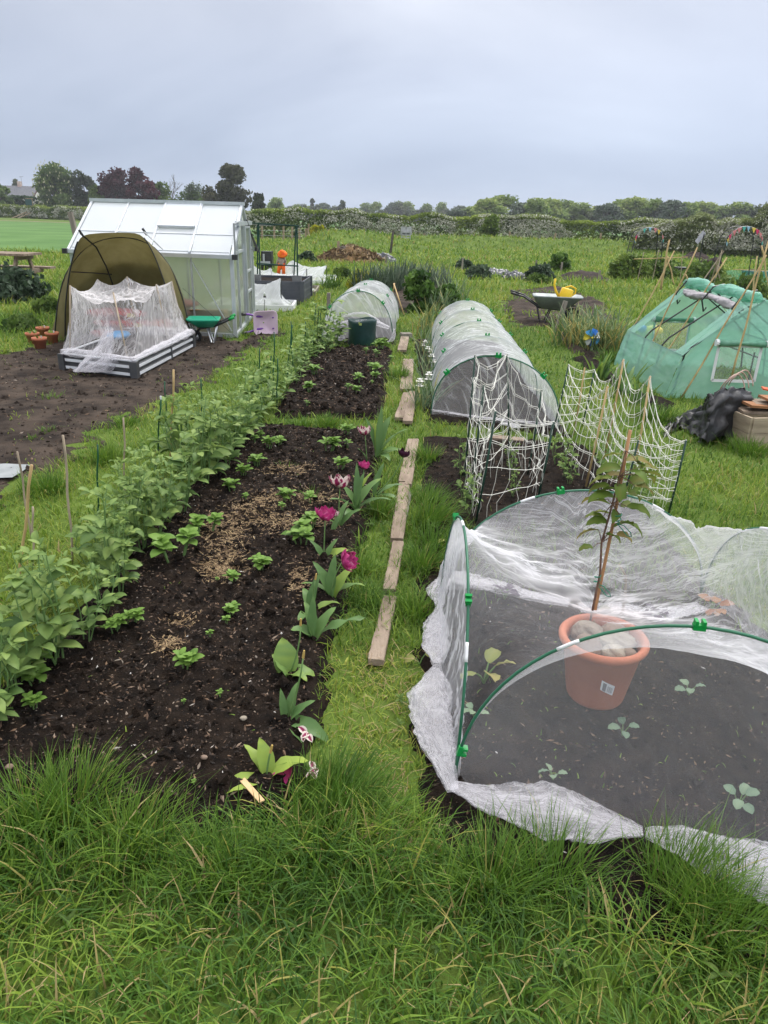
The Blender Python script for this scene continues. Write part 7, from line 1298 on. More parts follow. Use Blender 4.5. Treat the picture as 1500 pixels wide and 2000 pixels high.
bush('shrub', 'low green weeds at the near side of the soil heap', 1050, 553, .22, .45, 1300, .08, L_MID, 435); bush('yellow_bush', 'bright yellow flowering shrub at the left end of the grass mound', 621, 480, .8, .6, 1300, .2, L_YFL, 436, t0=.75)
bush('lavender_bush', 'big dark bluish green bush below the picnic table at the left edge', 12, 588, .52, .80, 4200, .08, L_LAV, 440, t0=.3, up=1.4, clumps=40); bush('lavender_bush', 'lower dark green bush right of the big bluish one at the left edge', 55, 586, .32, .40, 2200, .09, L_LAV, 441, t0=.35, up=1.4); bush('shrub', 'low green leafy clump between the bare soil and the dark bushes', 45, 645, .16, .34, 1500, .08, L_MID, 442, t0=.4, up=1.2); bush('shrub', 'green weed clump left of the olive shelter', 94, 615, .30, .24, 1500, .07, L_MID, 443, t0=.6, up=1.5)
# wigwam and single canes in the far bed
p = G(765, 612); q = AY(770, 557, p.y)
for u, v, lab in ((760, 603, 'left bamboo leg of the small wigwam beyond the short tunnel'), (790, 617, 'right bamboo leg of the small wigwam beyond the short tunnel')):
    b = B(); tube(b, [G(u, v), q+Vector(((770-u)*.0006, 0, .03))], .013, 6); tag(b.build('bamboo_cane', BAMBOO, None, True), lab, 'cane')
for u0, v0, u1, v1, lab in ((790, 588, 791, 545, 'upright thin cane right of the small wigwam'), (705, 572, 706, 536, 'thin cane beside the yellow flowering plant')): cane(u0, v0, u1, v1, .012, BAMBOOG, lab)
HEAPS = M('heap_soil', (.016, .011, .009), (.045, .030, .024), rough=.95, vs=4, bump=1, bs=25)
def heap(name, label, u, v, rx, ry, h, mat, seed, cat='heap', rz=0):
    p = G(u, v); b = B(); n = 44; X, Y = np.meshgrid(np.linspace(-1, 1, n), np.linspace(-1, 1, n)); d = np.sqrt(X*X+Y*Y); z = h*np.maximum(0, 1-d**1.6)*(.55+.9*fbm(X*3, Y*3, seed, 4))+.10*h*(fbm(X*14, Y*14, seed+2, 3)-.4)-.03*(d > .97)
    c, s = math.cos(rz), math.sin(rz); x, y = X*rx, Y*ry; sheet(b, np.stack([p.x+x*c-y*s, p.y+x*s+y*c, z+zt(p.x, p.y)], -1)); return tag(b.build(name, mat, None, True), label, cat), p
heap('soil_heap', 'low heap of dark brown soil right of the bright green bush', 1140, 546, .95, 1.1, .28, HEAPS, 3)
ob, hp = heap('compost_heap', 'brown and straw coloured compost heap on the grass behind the net tents', 685, 512, 1.5, 1.1, .62, M('compost', (.06, .038, .02), (.26, .16, .07), rough=.95, vs=2.5, bump=1, bs=9, detail=9), 5)
b = B(); g = np.random.default_rng(8); n = 900; a = g.uniform(0, 6.28, n); r = np.sqrt(g.random(n)); C = np.stack([hp.x+r*np.cos(a)*1.4, hp.y+r*np.sin(a)*1.0, .56*(1-r**1.5)+.08], -1); V, F = cards(C, .09, 9, elong=3.5); b.add(V, F, 0, np.repeat(g.random(n), 4)); tag(b.build('garden_waste', STRAW), 'pale stalks and clippings piled on the compost heap', 'garden waste', kind='stuff')
b = B(); blob(b, tuple(AY(672, 492, hp.y)), (.42, .4, .22), 14, 4, .35); tag(b.build('garden_waste_pile', M('grey_twigs', (.05, .045, .035), (.15, .13, .11), rough=1, vs=9, bump=1, bs=20), None, True), 'dark grey pile of twigs on the top of the compost heap', 'pile')
p = AY(661, 482, hp.y); b = B(); beam(b, p-Vector((0, 0, .5)), p+Vector((0, 0, .22)), .1, .1, (0, 1, 0)); tag(b.build('post', POSTW), 'short wooden stake sticking out of the compost heap', 'post')
TARP = M('tarp', (.012, .014, .018), (.09, .10, .12), rough=.35, spec=.6, vs=5, bump=.6, bs=8)
def tarp(u, v, rx, ry, h, label, seed):
    p = G(u, v); b = B(); n = 44; X, Y = np.meshgrid(np.linspace(-1, 1, n), np.linspace(-1, 1, n)); z = h*np.maximum(0, 1-(X*X+Y*Y))*(.4+1.2*fbm(X*4, Y*4, seed, 4))+.14*(fbm(X*7, Y*7, seed+3, 3))-.02; P_ = np.stack([p.x+X*rx*(1+.2*fbm(Y*3, X, seed)), p.y+Y*ry, np.maximum(z, -.02)], -1); sheet(b, wrinkle(P_, .10, 7, 7, seed)); tag(b.build('plastic_sheet', TARP, None, True), label, 'plastic sheet')
tarp(970, 538, .55, .6, .14, 'crumpled black plastic sheeting on the grass, left part', 6); tarp(1008, 545, .40, .5, .14, 'crumpled black plastic sheeting on the grass, right part by the grey shrub', 7); tarp(738, 511, .75, .5, .25, 'bluish black plastic sheet at the right end of the compost heap', 8)
# ---------------------------------------------------------------- wheelbarrow stake, toy windmill
p = G(1085, 650); q = AY(1105, 588, p.y); b = B(); beam(b, p, q, .065, .065, (0, 1, 0)); tag(b.build('post', WOODG), 'leaning grey wooden stake right in front of the wheelbarrow', 'post')
pw = root('toy_windmill', 'blue and yellow toy windmill standing in the garlic bed', 'toy', tuple(G(1157, 690))); c = AY(1156, 659, G(1157, 690).y); b = B(); tube(b, [G(1157, 690), c], .006, 6); b.build('stick', WHITEP, pw)
for k, mt in enumerate(('wm_blue', 'wm_light', 'wm_yellow', 'wm_white', 'wm_blue', 'wm_light', 'wm_white')):
    if mt not in MATS: M(mt, {'wm_blue': (.03, .18, .60), 'wm_light': (.10, .38, .70), 'wm_yellow': (.75, .62, .08), 'wm_white': (.75, .76, .72)}[mt], rough=.35)
    a = 6.28*k/7+1.2; b = B(); d = Vector((math.cos(a), 0, math.sin(a))); s = Vector((-math.sin(a), 0, math.cos(a))); P_ = np.array([[tuple(c+d*r*.115+s*w_*.06*(r**.7)*(1 if r < .98 else .8)+Vector((0, -.01-.03*math.sin(r*3)*abs(w_)+.02*w_, 0))) for w_ in np.linspace(-.6, 1, 6)] for r in np.linspace(.05, 1, 6)]); sheet(b, P_); b.build('vane', MATS[mt], pw, True)
b = B(); blob(b, tuple(c+Vector((0, -.03, 0))), (.016, .016, .016), 6); b.build('hub', MATS['wm_yellow'], pw, True)
t = root('toy_bird', 'white and yellow plastic bird seen through the back window of the green greenhouse', 'toy', (3.45, 9.75, 0)); b = B(); tube(b, [(3.45, 9.75, 0), (3.45, 9.75, .3)], .006, 5); b.build('stick', WHITEP, t); b = B(); blob(b, (3.52, 9.75, .38), (.14, .05, .07), 8, 2, .15); b.build('body', MATS['wm_yellow'], t, True); b = B(); blob(b, (3.38, 9.74, .40), (.06, .04, .05), 8, 2, .1); b.build('wing', MATS['wm_blue'], t, True)
# ---------------------------------------------------------------- slatted planter, net tents, frame, scarecrow
PLNT = M('slate_plastic', (.055, .062, .075), (.085, .09, .105), rough=.5, vs=3)
x0, x1, yp0, yp1, hp_ = -3.05, -1.80, 15.1, 16.6, .45
sp = root('slatted_planter', 'dark grey slatted raised planter behind the net tents by the greenhouse', 'planter', (x1, yp0, 0)); ns = 7
for p_, q_, nm in (((x0, yp0), (x1, yp0), 'front_panel'), ((x1, yp0), (x1, yp1), 'side_panel'), ((x0, yp1), (x1, yp1), 'back_panel'), ((x0, yp0), (x0, yp1), 'side_panel')):
    b = B()
    for k in range(ns): z = hp_*(k+.5)/ns; beam(b, (p_[0], p_[1], z), (q_[0], q_[1], z), .03+.012*(k % 2), hp_/ns-.014)
    beam(b, (p_[0], p_[1], hp_/2), (q_[0], q_[1], hp_/2), .018, hp_-.01); b.build(nm, PLNT, sp)
for x in (x0, x1):
    for y in (yp0, yp1): b = B(); box(b, (x, y, hp_/2), (.09, .09, hp_+.012)); b.build('corner_post', PLNT, sp)
b = B(); sheet(b, np.array([[(x0, yp0, hp_-.05), (x1, yp0, hp_-.05)], [(x0, yp1, hp_-.05), (x1, yp1, hp_-.05)]])); b.build('soil', SOILD, sp)
CONC = M('grey_block', (.12, .125, .13), (.17, .175, .18), rough=.9, vs=9)
for x, lab in ((x1-.12, 'grey concrete block on the right corner of the slatted planter'), (x1-.95, 'dark concrete block in the middle of the slatted planter edge')): b = B(); box(b, (x, yp0+.1, hp_+.045), (.18, .14, .12)); tag(b.build('block', CONC), lab, 'block')
b = B(); box(b, (x1-1.15+.0, yp0+.04, hp_+.03), (.36, .1, .07)); tag(b.build('block', M('brick_red', (.30, .13, .09), rough=.9)), 'reddish brick lying on the slatted planter next to the greenhouse', 'brick')
cf = root('frame_cage', 'tall dark green tube frame standing over the slatted planter', 'frame', (-2.1, 15.2, hp_)); DGT = M('dark_green_tube', (.010, .045, .032), rough=.45)
zt_ = 1.62; pts = {'l': AY(507, 545, 15.2), 'r': AY(578, 541, 15.2), 'r2': AY(573, 541, 16.3)}
for k, (bb_, tt_) in enumerate((((508, 545, 15.2), (505, 437, 15.2)), ((581, 541, 15.2), (580, 441, 15.2)), ((574, 541, 16.3), (578, 441, 16.3)), ((503, 545, 16.3), (503, 438, 16.3)))): b = B(); tube(b, [AY(*bb_), AY(*tt_)], .016, 6); b.build('upright', DGT, cf)
for p_, q_ in (((484, 435, 15.2), (584, 441, 15.2)), ((505, 437, 15.2), (503, 438, 16.3)), ((580, 441, 15.2), (578, 441, 16.3)), ((503, 438, 16.3), (578, 441, 16.3)), ((500, 514, 15.2), (583, 520, 15.2)), ((503, 517, 16.3), (580, 519, 16.3))): b = B(); tube(b, [AY(*p_), AY(*q_)], .013, 6); b.build('rail', DGT, cf)
b = B(); tube(b, [AY(486, 447, 14.9), AY(506, 493, 14.9)], .022, 6); b.build('brace', BLACKM, cf)
def nettent(label, base, ridge, seed, boards=True):
    "base: four ground corners going round, ridge: two peak points (left, right)"
    base = [Vector(p) for p in base]; r0, r1 = [Vector(p) for p in ridge]; t = root('net_tent', label, 'net tent', tuple(base[0])); b = B(); rid = sagc([r0, r1], .10)
    for k, (ba, tp) in enumerate(((lerpc([base[0], base[1]]), rid), (lerpc([base[1], base[2]]), lambda q: np.array([r1]*len(q))), (lerpc([base[3], base[2]]), rid), (lerpc([base[3], base[0]]), lambda q: np.array([r0]*len(q))))):
        P_ = wall(ba, tp, 40, 20); c = np.asarray(sum(base, Vector())/4); s = np.linspace(0, 1, 20)[:, None]; P_[..., :2] += (c[:2]-P_[..., :2])*(.22*np.sin(np.pi*s))[..., None]; P_[..., 2] -= .06*np.sin(np.pi*s); sheet(b, wrinkle(P_, .03, 6, 2, seed+k, False), 0, .5, uvg(P_))
    b.build('netting', N_FAR, t, True); b = B()
    for r in (r0, r1): tube(b, [(r.x, r.y, 0), r], .012, 5)
    b.build('pole', BLACKM, t)
    if boards:
        b = B()
        for k in range(4): beam(b, base[k]+Vector((0, 0, .04)), base[(k+1) % 4]+Vector((0, 0, .04)), .04, .12)
        b.build('board', WOODG if boards == 1 else WHITEP, t)
    return t
nettent('nearest white net tent, beside the greenhouse corner and before the slatted planter', [(-3.4, 13.75, 0), tuple(G(571, 607)), (-1.92, 14.95, 0), (-3.4, 14.95, 0)], [AY(486, 549, 14.4), AY(548, 541, 14.4)], 160, 2)
p = G(614, 578); nettent('middle white net tent, peaked behind the slatted planter', [(p.x-2.4, p.y, 0), tuple(p), (p.x-.05, p.y+1.6, 0), (p.x-2.4, p.y+1.6, 0)], [AY(530, 530, p.y+.9), AY(599, 525, p.y+.9)], 164)
p = G(656, 555); nettent('farthest and longest white net tent with a sagging ridge', [(p.x-2.2, p.y-.6, 0), tuple(p), (p.x-.15, p.y+2, 0), (p.x-2.4, p.y+1.6, 0)], [AY(571, 509, p.y+.6), AY(638, 519, p.y+.8)], 168, 2)
p = G(530, 575); nettent('small white net tent seen between the greenhouse and the scarecrow', [(p.x-1.6, p.y+1.2, 0), (p.x+.1, p.y+1.2, 0), (p.x+.1, p.y+2.6, 0), (p.x-1.6, p.y+2.6, 0)], [AY(495, 517, p.y+1.8), AY(529, 523, p.y+1.8)], 172)
t = root('solar_light', 'small white and black stick light standing before the nearest net tent', 'stick light', tuple(G(517, 610))); y_ = 13.6; b = B(); tube(b, [AY(516, 608, y_), AY(517, 585, y_)], .006, 5); b.build('stick', BLACKM, t); b = B(); lathe(b, [(0, 0), (.028, .0), (.022, .03), (0, .03)], AY(517, 581, y_), 10); b.build('base', BLACKP, t, True); b = B(); lathe(b, [(0, .03), (.022, .03), (.016, .08), (0, .10)], AY(517, 581, y_), 10); b.build('shade', WHITEP, t, True)
ORG_ = M('orange_cloth', (.72, .085, .008), (.80, .16, .015), rough=.7, vs=9); HAT = M('orange_hat', (.80, .20, .01), (.72, .06, .01), rough=.7, vs=16)
ys = G(552, 545).y-1.0; sc_f = root('scarecrow', 'scarecrow in orange trousers and a floppy orange hat among the net tents', 'scarecrow', (AY(550, 540, ys).x, ys, 0)); S = lambda u, v, dy=0: AY(u, v, ys+dy)
b = B(); tube(b, [S(550, 500), S(550, 506), S(550, 513), S(550, 518)], [.045, .085, .085, .075], 12); tube(b, [S(546, 503), S(542, 510), S(541, 518)], [.03, .027, .022], 8); tube(b, [S(554, 503), S(558, 510), S(557, 518)], [.03, .027, .022], 8); b.build('torso', M('brown_shirt', (.20, .15, .12), (.35, .28, .24), rough=.9, vs=14), sc_f, True)
b = B(); tube(b, [S(550, 512), S(548, 517), S(545, 525), S(544, 534)], [.075, .07, .05, .045], 10); tube(b, [S(550, 512), S(552, 517), S(554, 525), S(554, 535)], [.075, .07, .05, .045], 10); b.build('trousers', ORG_, sc_f, True)
b = B(); blob(b, tuple(S(551, 497)), (.06, .06, .075), 10, 1, .05); b.build('head', M('sacking', (.45, .34, .2), rough=.9), sc_f, True)
b = B(); c = S(551, 495, -.03); lathe(b, [(0, .095), (.05, .09), (.065, .036), (.12, .0), (.135, -.036), (.11, -.03), (.06, .012)], c, 18, rot=Matrix.Rotation(math.radians(42), 3, 'X'))
for V_ in b.V: V_ += (.03*(fbm(V_[:, 0]*24, V_[:, 2]*14, 3, 2)-.5))[:, None]
b.build('hat', HAT, sc_f, True)
p = G(521, 526); t = root('compost_bin', 'black plastic bin with pale crates behind the green tube frame', 'bin', tuple(p)); b = B(); c = AY(522, 507, p.y-1.5); zc_ = c.z; box(b, (c.x, c.y, zc_/2+.15), (.36, .36, zc_+.2), None, 0, .5, (.92, .92)); b.build('body', BLACKP, t); b = B(); box(b, (c.x-.02, c.y-.27, zc_-.1), (.30, .05, .12)); box(b, (c.x-.06, c.y-.3, zc_+.03), (.05, .04, .3)); b.build('crate', M('grey_crate', (.4, .42, .44), rough=.6), t)
# ---------------------------------------------------------------- fences, posts, board, pallet
def fpost(u, vt, vb, Y, w_=.10, mat=POSTW, label='', cat='fence post', group=None, lean=0, nm='fence_post'):
    q = AY(u, vt, Y); z0 = max(0, float(zt(q.x, Y))); b = B(); g = random.Random(u); beam(b, (q.x-lean, Y, z0-.1), (q.x, Y, q.z), w_, w_, (0, 1, 0)); return tag(b.build(nm, mat), label, cat, group)
wf = root('wire_fence', 'wire fence with rough pale posts in front of the hedge left of the notice board', 'fence', (AY(540, 460, 57).x, 57, 0))
for i, (u, vt) in enumerate(((511, 441), (535, 442), (553, 440), (570, 443), (584, 446))): q = AY(u, vt, 57); b = B(); beam(b, (q.x, 57, -.1), (q.x+.03, 57, q.z), .13, .11, (0, 1, 0)); b.build('post', POSTW, wf)
for z in (.35, .7, 1.05): b = B(); tube(b, [AY(495, 450, 57)*1.0+Vector((0, 0, 0)) if False else (AY(495, 450, 57).x, 56.92, z), (AY(590, 450, 57).x, 56.92, z)], .006, 4); b.build('wire', ALU, wf)
for u, vt, Y, lab in ((603, 437, 56, 'brown gate post just left of the notice board frame'), (608, 446, 56, 'second brown gate post, touching the first'), (697, 449, 55, 'pale fence post before the hedge right of the mound'), (829, 456, 55, 'pale fence post right of the grey pallet house'), (911, 458, 55, 'pale fence post before the middle of the long hedge'), (996, 452, 55, 'pale fence post below the small bright tree of the hedge'), (1085, 455, 55, 'slim pale fence post in front of the hedge, above the round bush'), (1174, 455, 54, 'pale fence post just left of the bunting arch'), (1272, 460, 53, 'pale fence post inside the left bunting arch'), (1380, 464, 52, 'pale fence post right of the dark flag pole'), (1492, 468, 50, 'pale fence post near the right edge, behind the bunting')): fpost(u, vt, 0, Y, .11, label=lab)
fpost(768, 451, 0, 40, .12, M('dark_post', (.06, .05, .045), (.12, .10, .09), rough=.9, vs=6), 'dark leaning post standing alone before the grass mound', 'post', lean=.12, nm='post')
for u, vt, Y, lab in ((904, 503, 27, 'short grey stake between the compost heap and the grey shrub'), (755, 497, 29, 'thin grey stake at the right of the compost heap'), (1048, 508, 28, 'short thin stake left of the bright round bush'), (1172, 528, 24, 'short grey post at the right edge of the dark soil heap'), (1098, 512, 27, 'thin stake behind the bright round bush')): fpost(u, vt, 0, Y, .06, WOODG, lab, 'stake', nm='stake')
q = AY(137, 414, 17.5); b = B(); beam(b, (q.x+.22, 17.5, -.1), (q.x, 17.5, q.z), .10, .10, (0, 1, 0)); tag(b.build('post', WOODG), 'tall rough wooden post at the edge of the bright green field by the greenhouse', 'post')
nb_ = root('notice_board', 'wooden framed enclosure with a white poster before the hedge', 'notice board', (AY(625, 460, 55).x, 55, 0)); N_ = lambda u, v: AY(u, v, 55); b = B()
for u in (597, 602, 634, 650): q = N_(u, 447); beam(b, (q.x, 55, 0), q, .11, .11, (0, 1, 0))
beam(b, N_(596, 447), N_(651, 450), .08, .08); b.build('frame', POSTW, nb_); b = B(); q0, q1 = N_(616, 466), N_(633, 452); sheet(b, np.array([[(q0.x, 54.85, q0.z), (q1.x, 54.85, q0.z)], [(q0.x, 54.85, q1.z), (q1.x, 54.85, q1.z)]])); o = b.build('poster', WHITEP, nb_)
for fx0, fx1, fz0, fz1, nm, cl in ((.22, .46, .08, .9, 'poster_violet', (.45, .28, .45)), (.62, .9, .5, .88, 'poster_blue', (.10, .30, .42)), (.60, .95, .1, .42, 'poster_orange', (.60, .18, .10))):
    b = B(); X_ = lambda f_: q0.x+(q1.x-q0.x)*f_; Z_ = lambda f_: q0.z+(q1.z-q0.z)*f_; sheet(b, np.array([[(X_(fx0), 54.835, Z_(fz0)), (X_(fx1), 54.835, Z_(fz0))], [(X_(fx0), 54.835, Z_(fz1)), (X_(fx1), 54.835, Z_(fz1))]])); b.build('picture', M(nm, cl, rough=.6), o)
b = B(); beam(b, N_(604, 459), N_(614, 460), .3, .08); box(b, N_(604, 467), (.2, .2, .45)); b.build('shelf', WHITEP, nb_)
ih = root('pallet_house', 'grey stacked pallet insect house before the long hedge', 'insect house', (AY(793, 465, 50).x, 50, 0)); c = AY(793, 462, 50); z0 = float(zt(c.x, 50)); b = B()
for k in range(5): box(b, (c.x, 50, z0+.1+.16*k), (.62, .4, .06))
for s in (-1, 0, 1): box(b, (c.x+s*.27, 50, z0+.42), (.06, .38, .8))
b.build('frame', M('silver_timber', (.30, .31, .31), (.45, .46, .46), rough=.9, vs=8), ih); b = B(); ca = AY(793, 453, 50)
for s in (-1, 1): beam(b, (c.x+s*.36, 50, z0+.85), (c.x, 50, ca.z+.05), .5, .05, (0, 1, 0))
b.build('roof', MATS['silver_timber'], ih)
# sign board and goal like frame in front of the left hedge
gb_ = root('sports_board', 'dark green board on timber posts with slanting braces beyond the green field', 'board', (AY(56, 430, 150).x, 150, 0)); N_ = lambda u, v: AY(u, v, 150); b = B(); q0, q1 = N_(51, 401), N_(62, 389); sheet(b, np.array([[(q0.x, 149.9, q0.z), (q1.x, 149.9, q0.z)], [(q0.x, 149.9, q1.z), (q1.x, 149.9, q1.z)]])); b.build('board', M('board_green', (.02, .07, .07), rough=.5), gb_); b = B()
for u in (51, 62): q = N_(u, 388); beam(b, (q.x, 150, 0), q, .12, .12, (0, 1, 0)); beam(b, (N_(u-12, 431).x, 147, 0.02), (q.x, 150, N_(u, 413).z), .22, .12)
for v in (388, 402): beam(b, N_(49, v), N_(64, v), .12, .12)
b.build('frame', POSTW, gb_)
# picnic table
pt = root('picnic_table', 'wooden picnic table with bench standing in the long grass at the left edge', 'picnic table', (-9.0, 16.0, 0)); Yt = 16.0; tp = AY(66, 502, Yt); xr = tp.x; zt_ = .77; b = B()
for k in range(5): beam(b, (xr-1.9, Yt-.36+.17*k, zt_), (xr, Yt-.36+.17*k, zt_), .15, .045)
b.build('table_top', WOOD, pt)
for s in (-1, 1):
    b = B(); xs = AY(90, 518, Yt-.7).x if s < 0 else xr
    for k in range(2): beam(b, (xr-1.9, Yt+s*(.66+.14*k), .46), (xr+.05, Yt+s*(.66+.14*k), .46), .13, .045)
    b.build('bench', WOOD, pt)
for x in (xr-.25, xr-1.55):
    for s in (-1, 1): b = B(); beam(b, (x, Yt+s*.25, zt_-.03), (x, Yt+s*.62, 0), .09, .045, (1, 0, 0)); b.build('leg', WOOD, pt)
    b = B(); beam(b, (x+.05, Yt-.75, .41), (x+.05, Yt+.75, .41), .045, .09); beam(b, (x+.05, Yt-.36, zt_-.07), (x+.05, Yt+.36, zt_-.07), .045, .08); b.build('crossbar', WOOD, pt)
# house
hs = root('house', 'pale house with a grey tiled roof behind the dark clipped hedge', 'house', (AY(20, 400, 195).x, 195, 0)); Yh = 195; rd, ev = AY(60, 363, Yh), AY(60, 381, Yh); xl = AY(-60, 363, Yh).x; xg = AY(69, 380, Yh).x; zr_, ze_ = rd.z, ev.z
RENDER = M('white_render', (.62, .61, .58), (.55, .54, .52), rough=.9, vs=1); SLATE = M('roof_tiles', (.10, .105, .12), (.15, .155, .17), rough=.8, vs=3)
b = B(); box(b, ((xl+xg)/2, Yh+3, ze_/2), (xg-xl-.3, 7, ze_)); b.add([(xg-.16, Yh-.4, ze_), (xg-.16, Yh+6.4, ze_), (xg-.16, Yh+3, zr_-.15)], [(0, 1, 2)]); b.build('wall', RENDER, hs)
b = B(); P0 = [(xl, Yh-.9, ze_-.25), (xg+.3, Yh-.9, ze_-.25), (xg-.2, Yh+3, zr_), (xl, Yh+3, zr_)]; sheet(b, np.array([[P0[0], P0[1]], [P0[3], P0[2]]])); sheet(b, np.array([[(xl, Yh+3, zr_), (xg+.3, Yh+3, zr_)], [(xl, Yh+6.9, ze_-.25), (xg+.3, Yh+6.9, ze_-.25)]])); rf = b.build('roof', SLATE, hs)
b = B(); c = AY(38, 357, Yh+3); box(b, (c.x, Yh+3, zr_+.3), (.9, .8, 1.5)); b.build('chimney', M('chimney_brick', (.45, .30, .26), (.6, .5, .45), rough=.9, vs=1), rf); b = B(); tube(b, [(c.x+.6, Yh+3, zr_), (c.x+.6, Yh+3, zr_+2.2)], .03, 4); tube(b, [(c.x+.1, Yh+3, zr_+2.1), (c.x+1.2, Yh+3, zr_+2.2)], .03, 4); b.build('aerial', BLACKM, rf)
b = B(); beam(b, (xg+.05, Yh-.95, ze_-.2), (xg-.05, Yh+3, zr_+.05), .2, .25, (0, 0, 1)); b.build('barge_board', M('dark_timber', (.07, .03, .025), rough=.7), hs)
for k, u in enumerate((1, -12)):
    b = B(); c = AY(u, 395, Yh-.55); box(b, (c.x, Yh-.52, ze_-2.2), (1.3, .08, 1.2)); w_ = b.build('window', M('dark_glass', (.05, .06, .07), rough=.1, spec=.6) if 'dark_glass' not in MATS else MATS['dark_glass'], hs)
hs2 = root('house', 'small white building with a window at the left edge, low behind the hedge', 'house', (AY(-2, 400, 186).x, 186, 0)); c = AY(-3, 385, 186); b = B(); box(b, (c.x-1.5, 186, c.z/2-.3), (4.2, 4, c.z-.6)); b.build('wall', RENDER, hs2); b = B(); P_ = [(c.x-4, 183.8, c.z-.7), (c.x+.8, 183.8, c.z-.7), (c.x+.8, 186, c.z+.3), (c.x-4, 186, c.z+.3)]; sheet(b, np.array([[P_[0], P_[1]], [P_[3], P_[2]]])); b.build('roof', SLATE, hs2); b = B(); box(b, (c.x+.1, 183.95, c.z-2.1), (.5, .1, 1.0)); b.build('window', MATS['dark_glass'], hs2)
# ---------------------------------------------------------------- arches and bunting, flag, far plots on the right
FLC = [(.62, .06, .16), (.70, .55, .10), (.28, .50, .62), (.10, .42, .36), (.62, .25, .25)]
for i, c in enumerate(FLC): M('pennant_%s' % ('pink', 'yellow', 'blue', 'green', 'coral')[i], c, rough=.7, trans=.2)
PEN = [MATS['pennant_'+k] for k in ('pink', 'yellow', 'blue', 'green', 'coral')]
def arch(ul, ur, vtop, vb, Y, label, blabel, flags):
    pl_, pr_ = AY(ul, vb, Y), AY(ur, vb, Y); top = AY((ul+ur)/2, vtop, Y); xl_, xr_, zt_ = pl_.x, pr_.x, top.z; r = (xr_-xl_)/2; cx = (xl_+xr_)/2; t = root('garden_arch', label, 'arch', (cx, Y, 0))
    fp = lambda a, y: Vector((cx-r*math.cos(a), y, zt_-r*.8+r*.8*math.sin(a)))
    for y in (Y, Y+.5):
        b = B(); tube(b, [Vector((xl_-.15, y, 0))]+[fp(a, y) for a in np.linspace(0, math.pi, 14)]+[Vector((xr_+.1, y, 0))], .014, 5); b.build('hoop_side', BLACKM, t)
    b = B()
    for z in np.arange(.3, zt_-r*.8, .3):
        for x in (xl_-.05, xr_+.05): tube(b, [(x, Y, z), (x, Y+.5, z)], .009, 4)
    for a in np.linspace(.2, 2.9, 8): tube(b, [fp(a, Y), fp(a, Y+.5)], .009, 4)
    b.build('rung', BLACKM, t); bt_ = root('bunting', blabel, 'bunting', (cx, Y-.03, zt_)); pts = [fp(a, Y-.04) for a in np.linspace(-.0, math.pi, 30)]; b = B(); tube(b, pts, .004, 4); b.build('string', WHITEP, bt_)
    for (a, k) in flags:
        c = fp(a, Y-.05); s = .12; tw = .3*math.sin(a*5); b = B(); d = Vector((math.sin(a)*.7+.3, tw, math.cos(a)*.55)).normalized(); P_ = [c-d*s*.5, c+d*s*.5, c+Vector((0, -.03, -s*1.25))]; b.add([tuple(x) for x in P_]+[tuple(x+Vector((0, .004, 0))) for x in P_], [(0, 1, 2), (3, 5, 4)]); b.build('pennant', PEN[k], bt_)
arch(1240, 1294, 444, 470, 26, 'left black metal garden arch in front of the flowering hedge', 'faded bunting strung along the left garden arch', [(.0, 2), (.12, 1), (.28, 0), (1.1, 3), (1.5, 2), (1.9, 4), (2.2, 1), (2.8, 4), (3.05, 3)])
arch(1418, 1486, 442, 478, 22, 'right black metal garden arch hung with bright pennants', 'bright multicoloured bunting strung over the right garden arch', [(.0, 2), (.2, 1), (.45, 0), (.8, 4), (1.1, 4), (1.38, 3), (1.62, 2), (1.95, 1), (2.2, 0), (2.5, 4), (2.8, 4), (3.1, 3)])
fl = root('flag_pole', 'dark pole with a drooping pale flag between the two arches', 'flag', tuple(G(1362, 535))); yf = G(1362, 540).y; b = B(); tube(b, [AY(1361, 535, yf), AY(1376, 452, yf)], .018, 6); b.build('pole', BLACKM, fl); b = B(); P_ = np.array([[tuple(AY(1376-q*16+s*3, 453+q*21+s*3, yf-.02+.02*s)) for s in np.linspace(-1, 1, 5)] for q in np.linspace(0, 1, 9)]); sheet(b, wrinkle(P_, .03, 2, 4, 9)); b.build('flag', M('pale_flag', (.42, .40, .50), (.6, .58, .66), rough=.8, vs=6), fl, True)
for u0, v0, u1, v1, lab in ((1244, 560, 1258, 492, 'thin bamboo cane left of the stout upright pole, in the far plot'), (1273, 555, 1287, 488, 'thin bamboo cane just behind the stout upright pole'), (1308, 540, 1314, 495, 'short thin cane in the far plot behind the greenhouse'), (1328, 560, 1334, 490, 'slim cane rising behind the greenhouse ridge'), (1290, 560, 1302, 500, 'slim grey cane near the crossing poles')): cane(u0, min(v0, 552), u1, v1, .012, BAMBOOG, lab)
b = B(); yk = G(1290, 552).y; tube(b, [AY(1238, 506, yk), AY(1344, 502, yk)], .013, 5); tag(b.build('bamboo_cane', BAMBOO), 'horizontal bamboo cane tied across the thin canes of the far plot', 'cane')
b = B(); yk = G(1470, 555).y; tube(b, [AY(1432, 526, yk), AY(1500, 529, yk)], .012, 5); tag(b.build('bamboo_cane', BAMBOO), 'horizontal bamboo cane over the turquoise netting at the right', 'cane')
b = B(); P_ = np.array([[tuple(AY(1418+q*90, 528+s*34, yk-.0+.3*s)) for q in np.linspace(0, 1, 20)] for s in np.linspace(0, 1, 10)]); sheet(b, wrinkle(P_, .12, 6, 3, 12), 0, .5); tag(b.build('netting', NET('turquoise_net', col=(.10, .42, .34), base=.30, edge=.3, streak=.4, sc_=(8, 2), seed=50), None, True), 'turquoise netting draped from a cane at the right edge', 'netting')
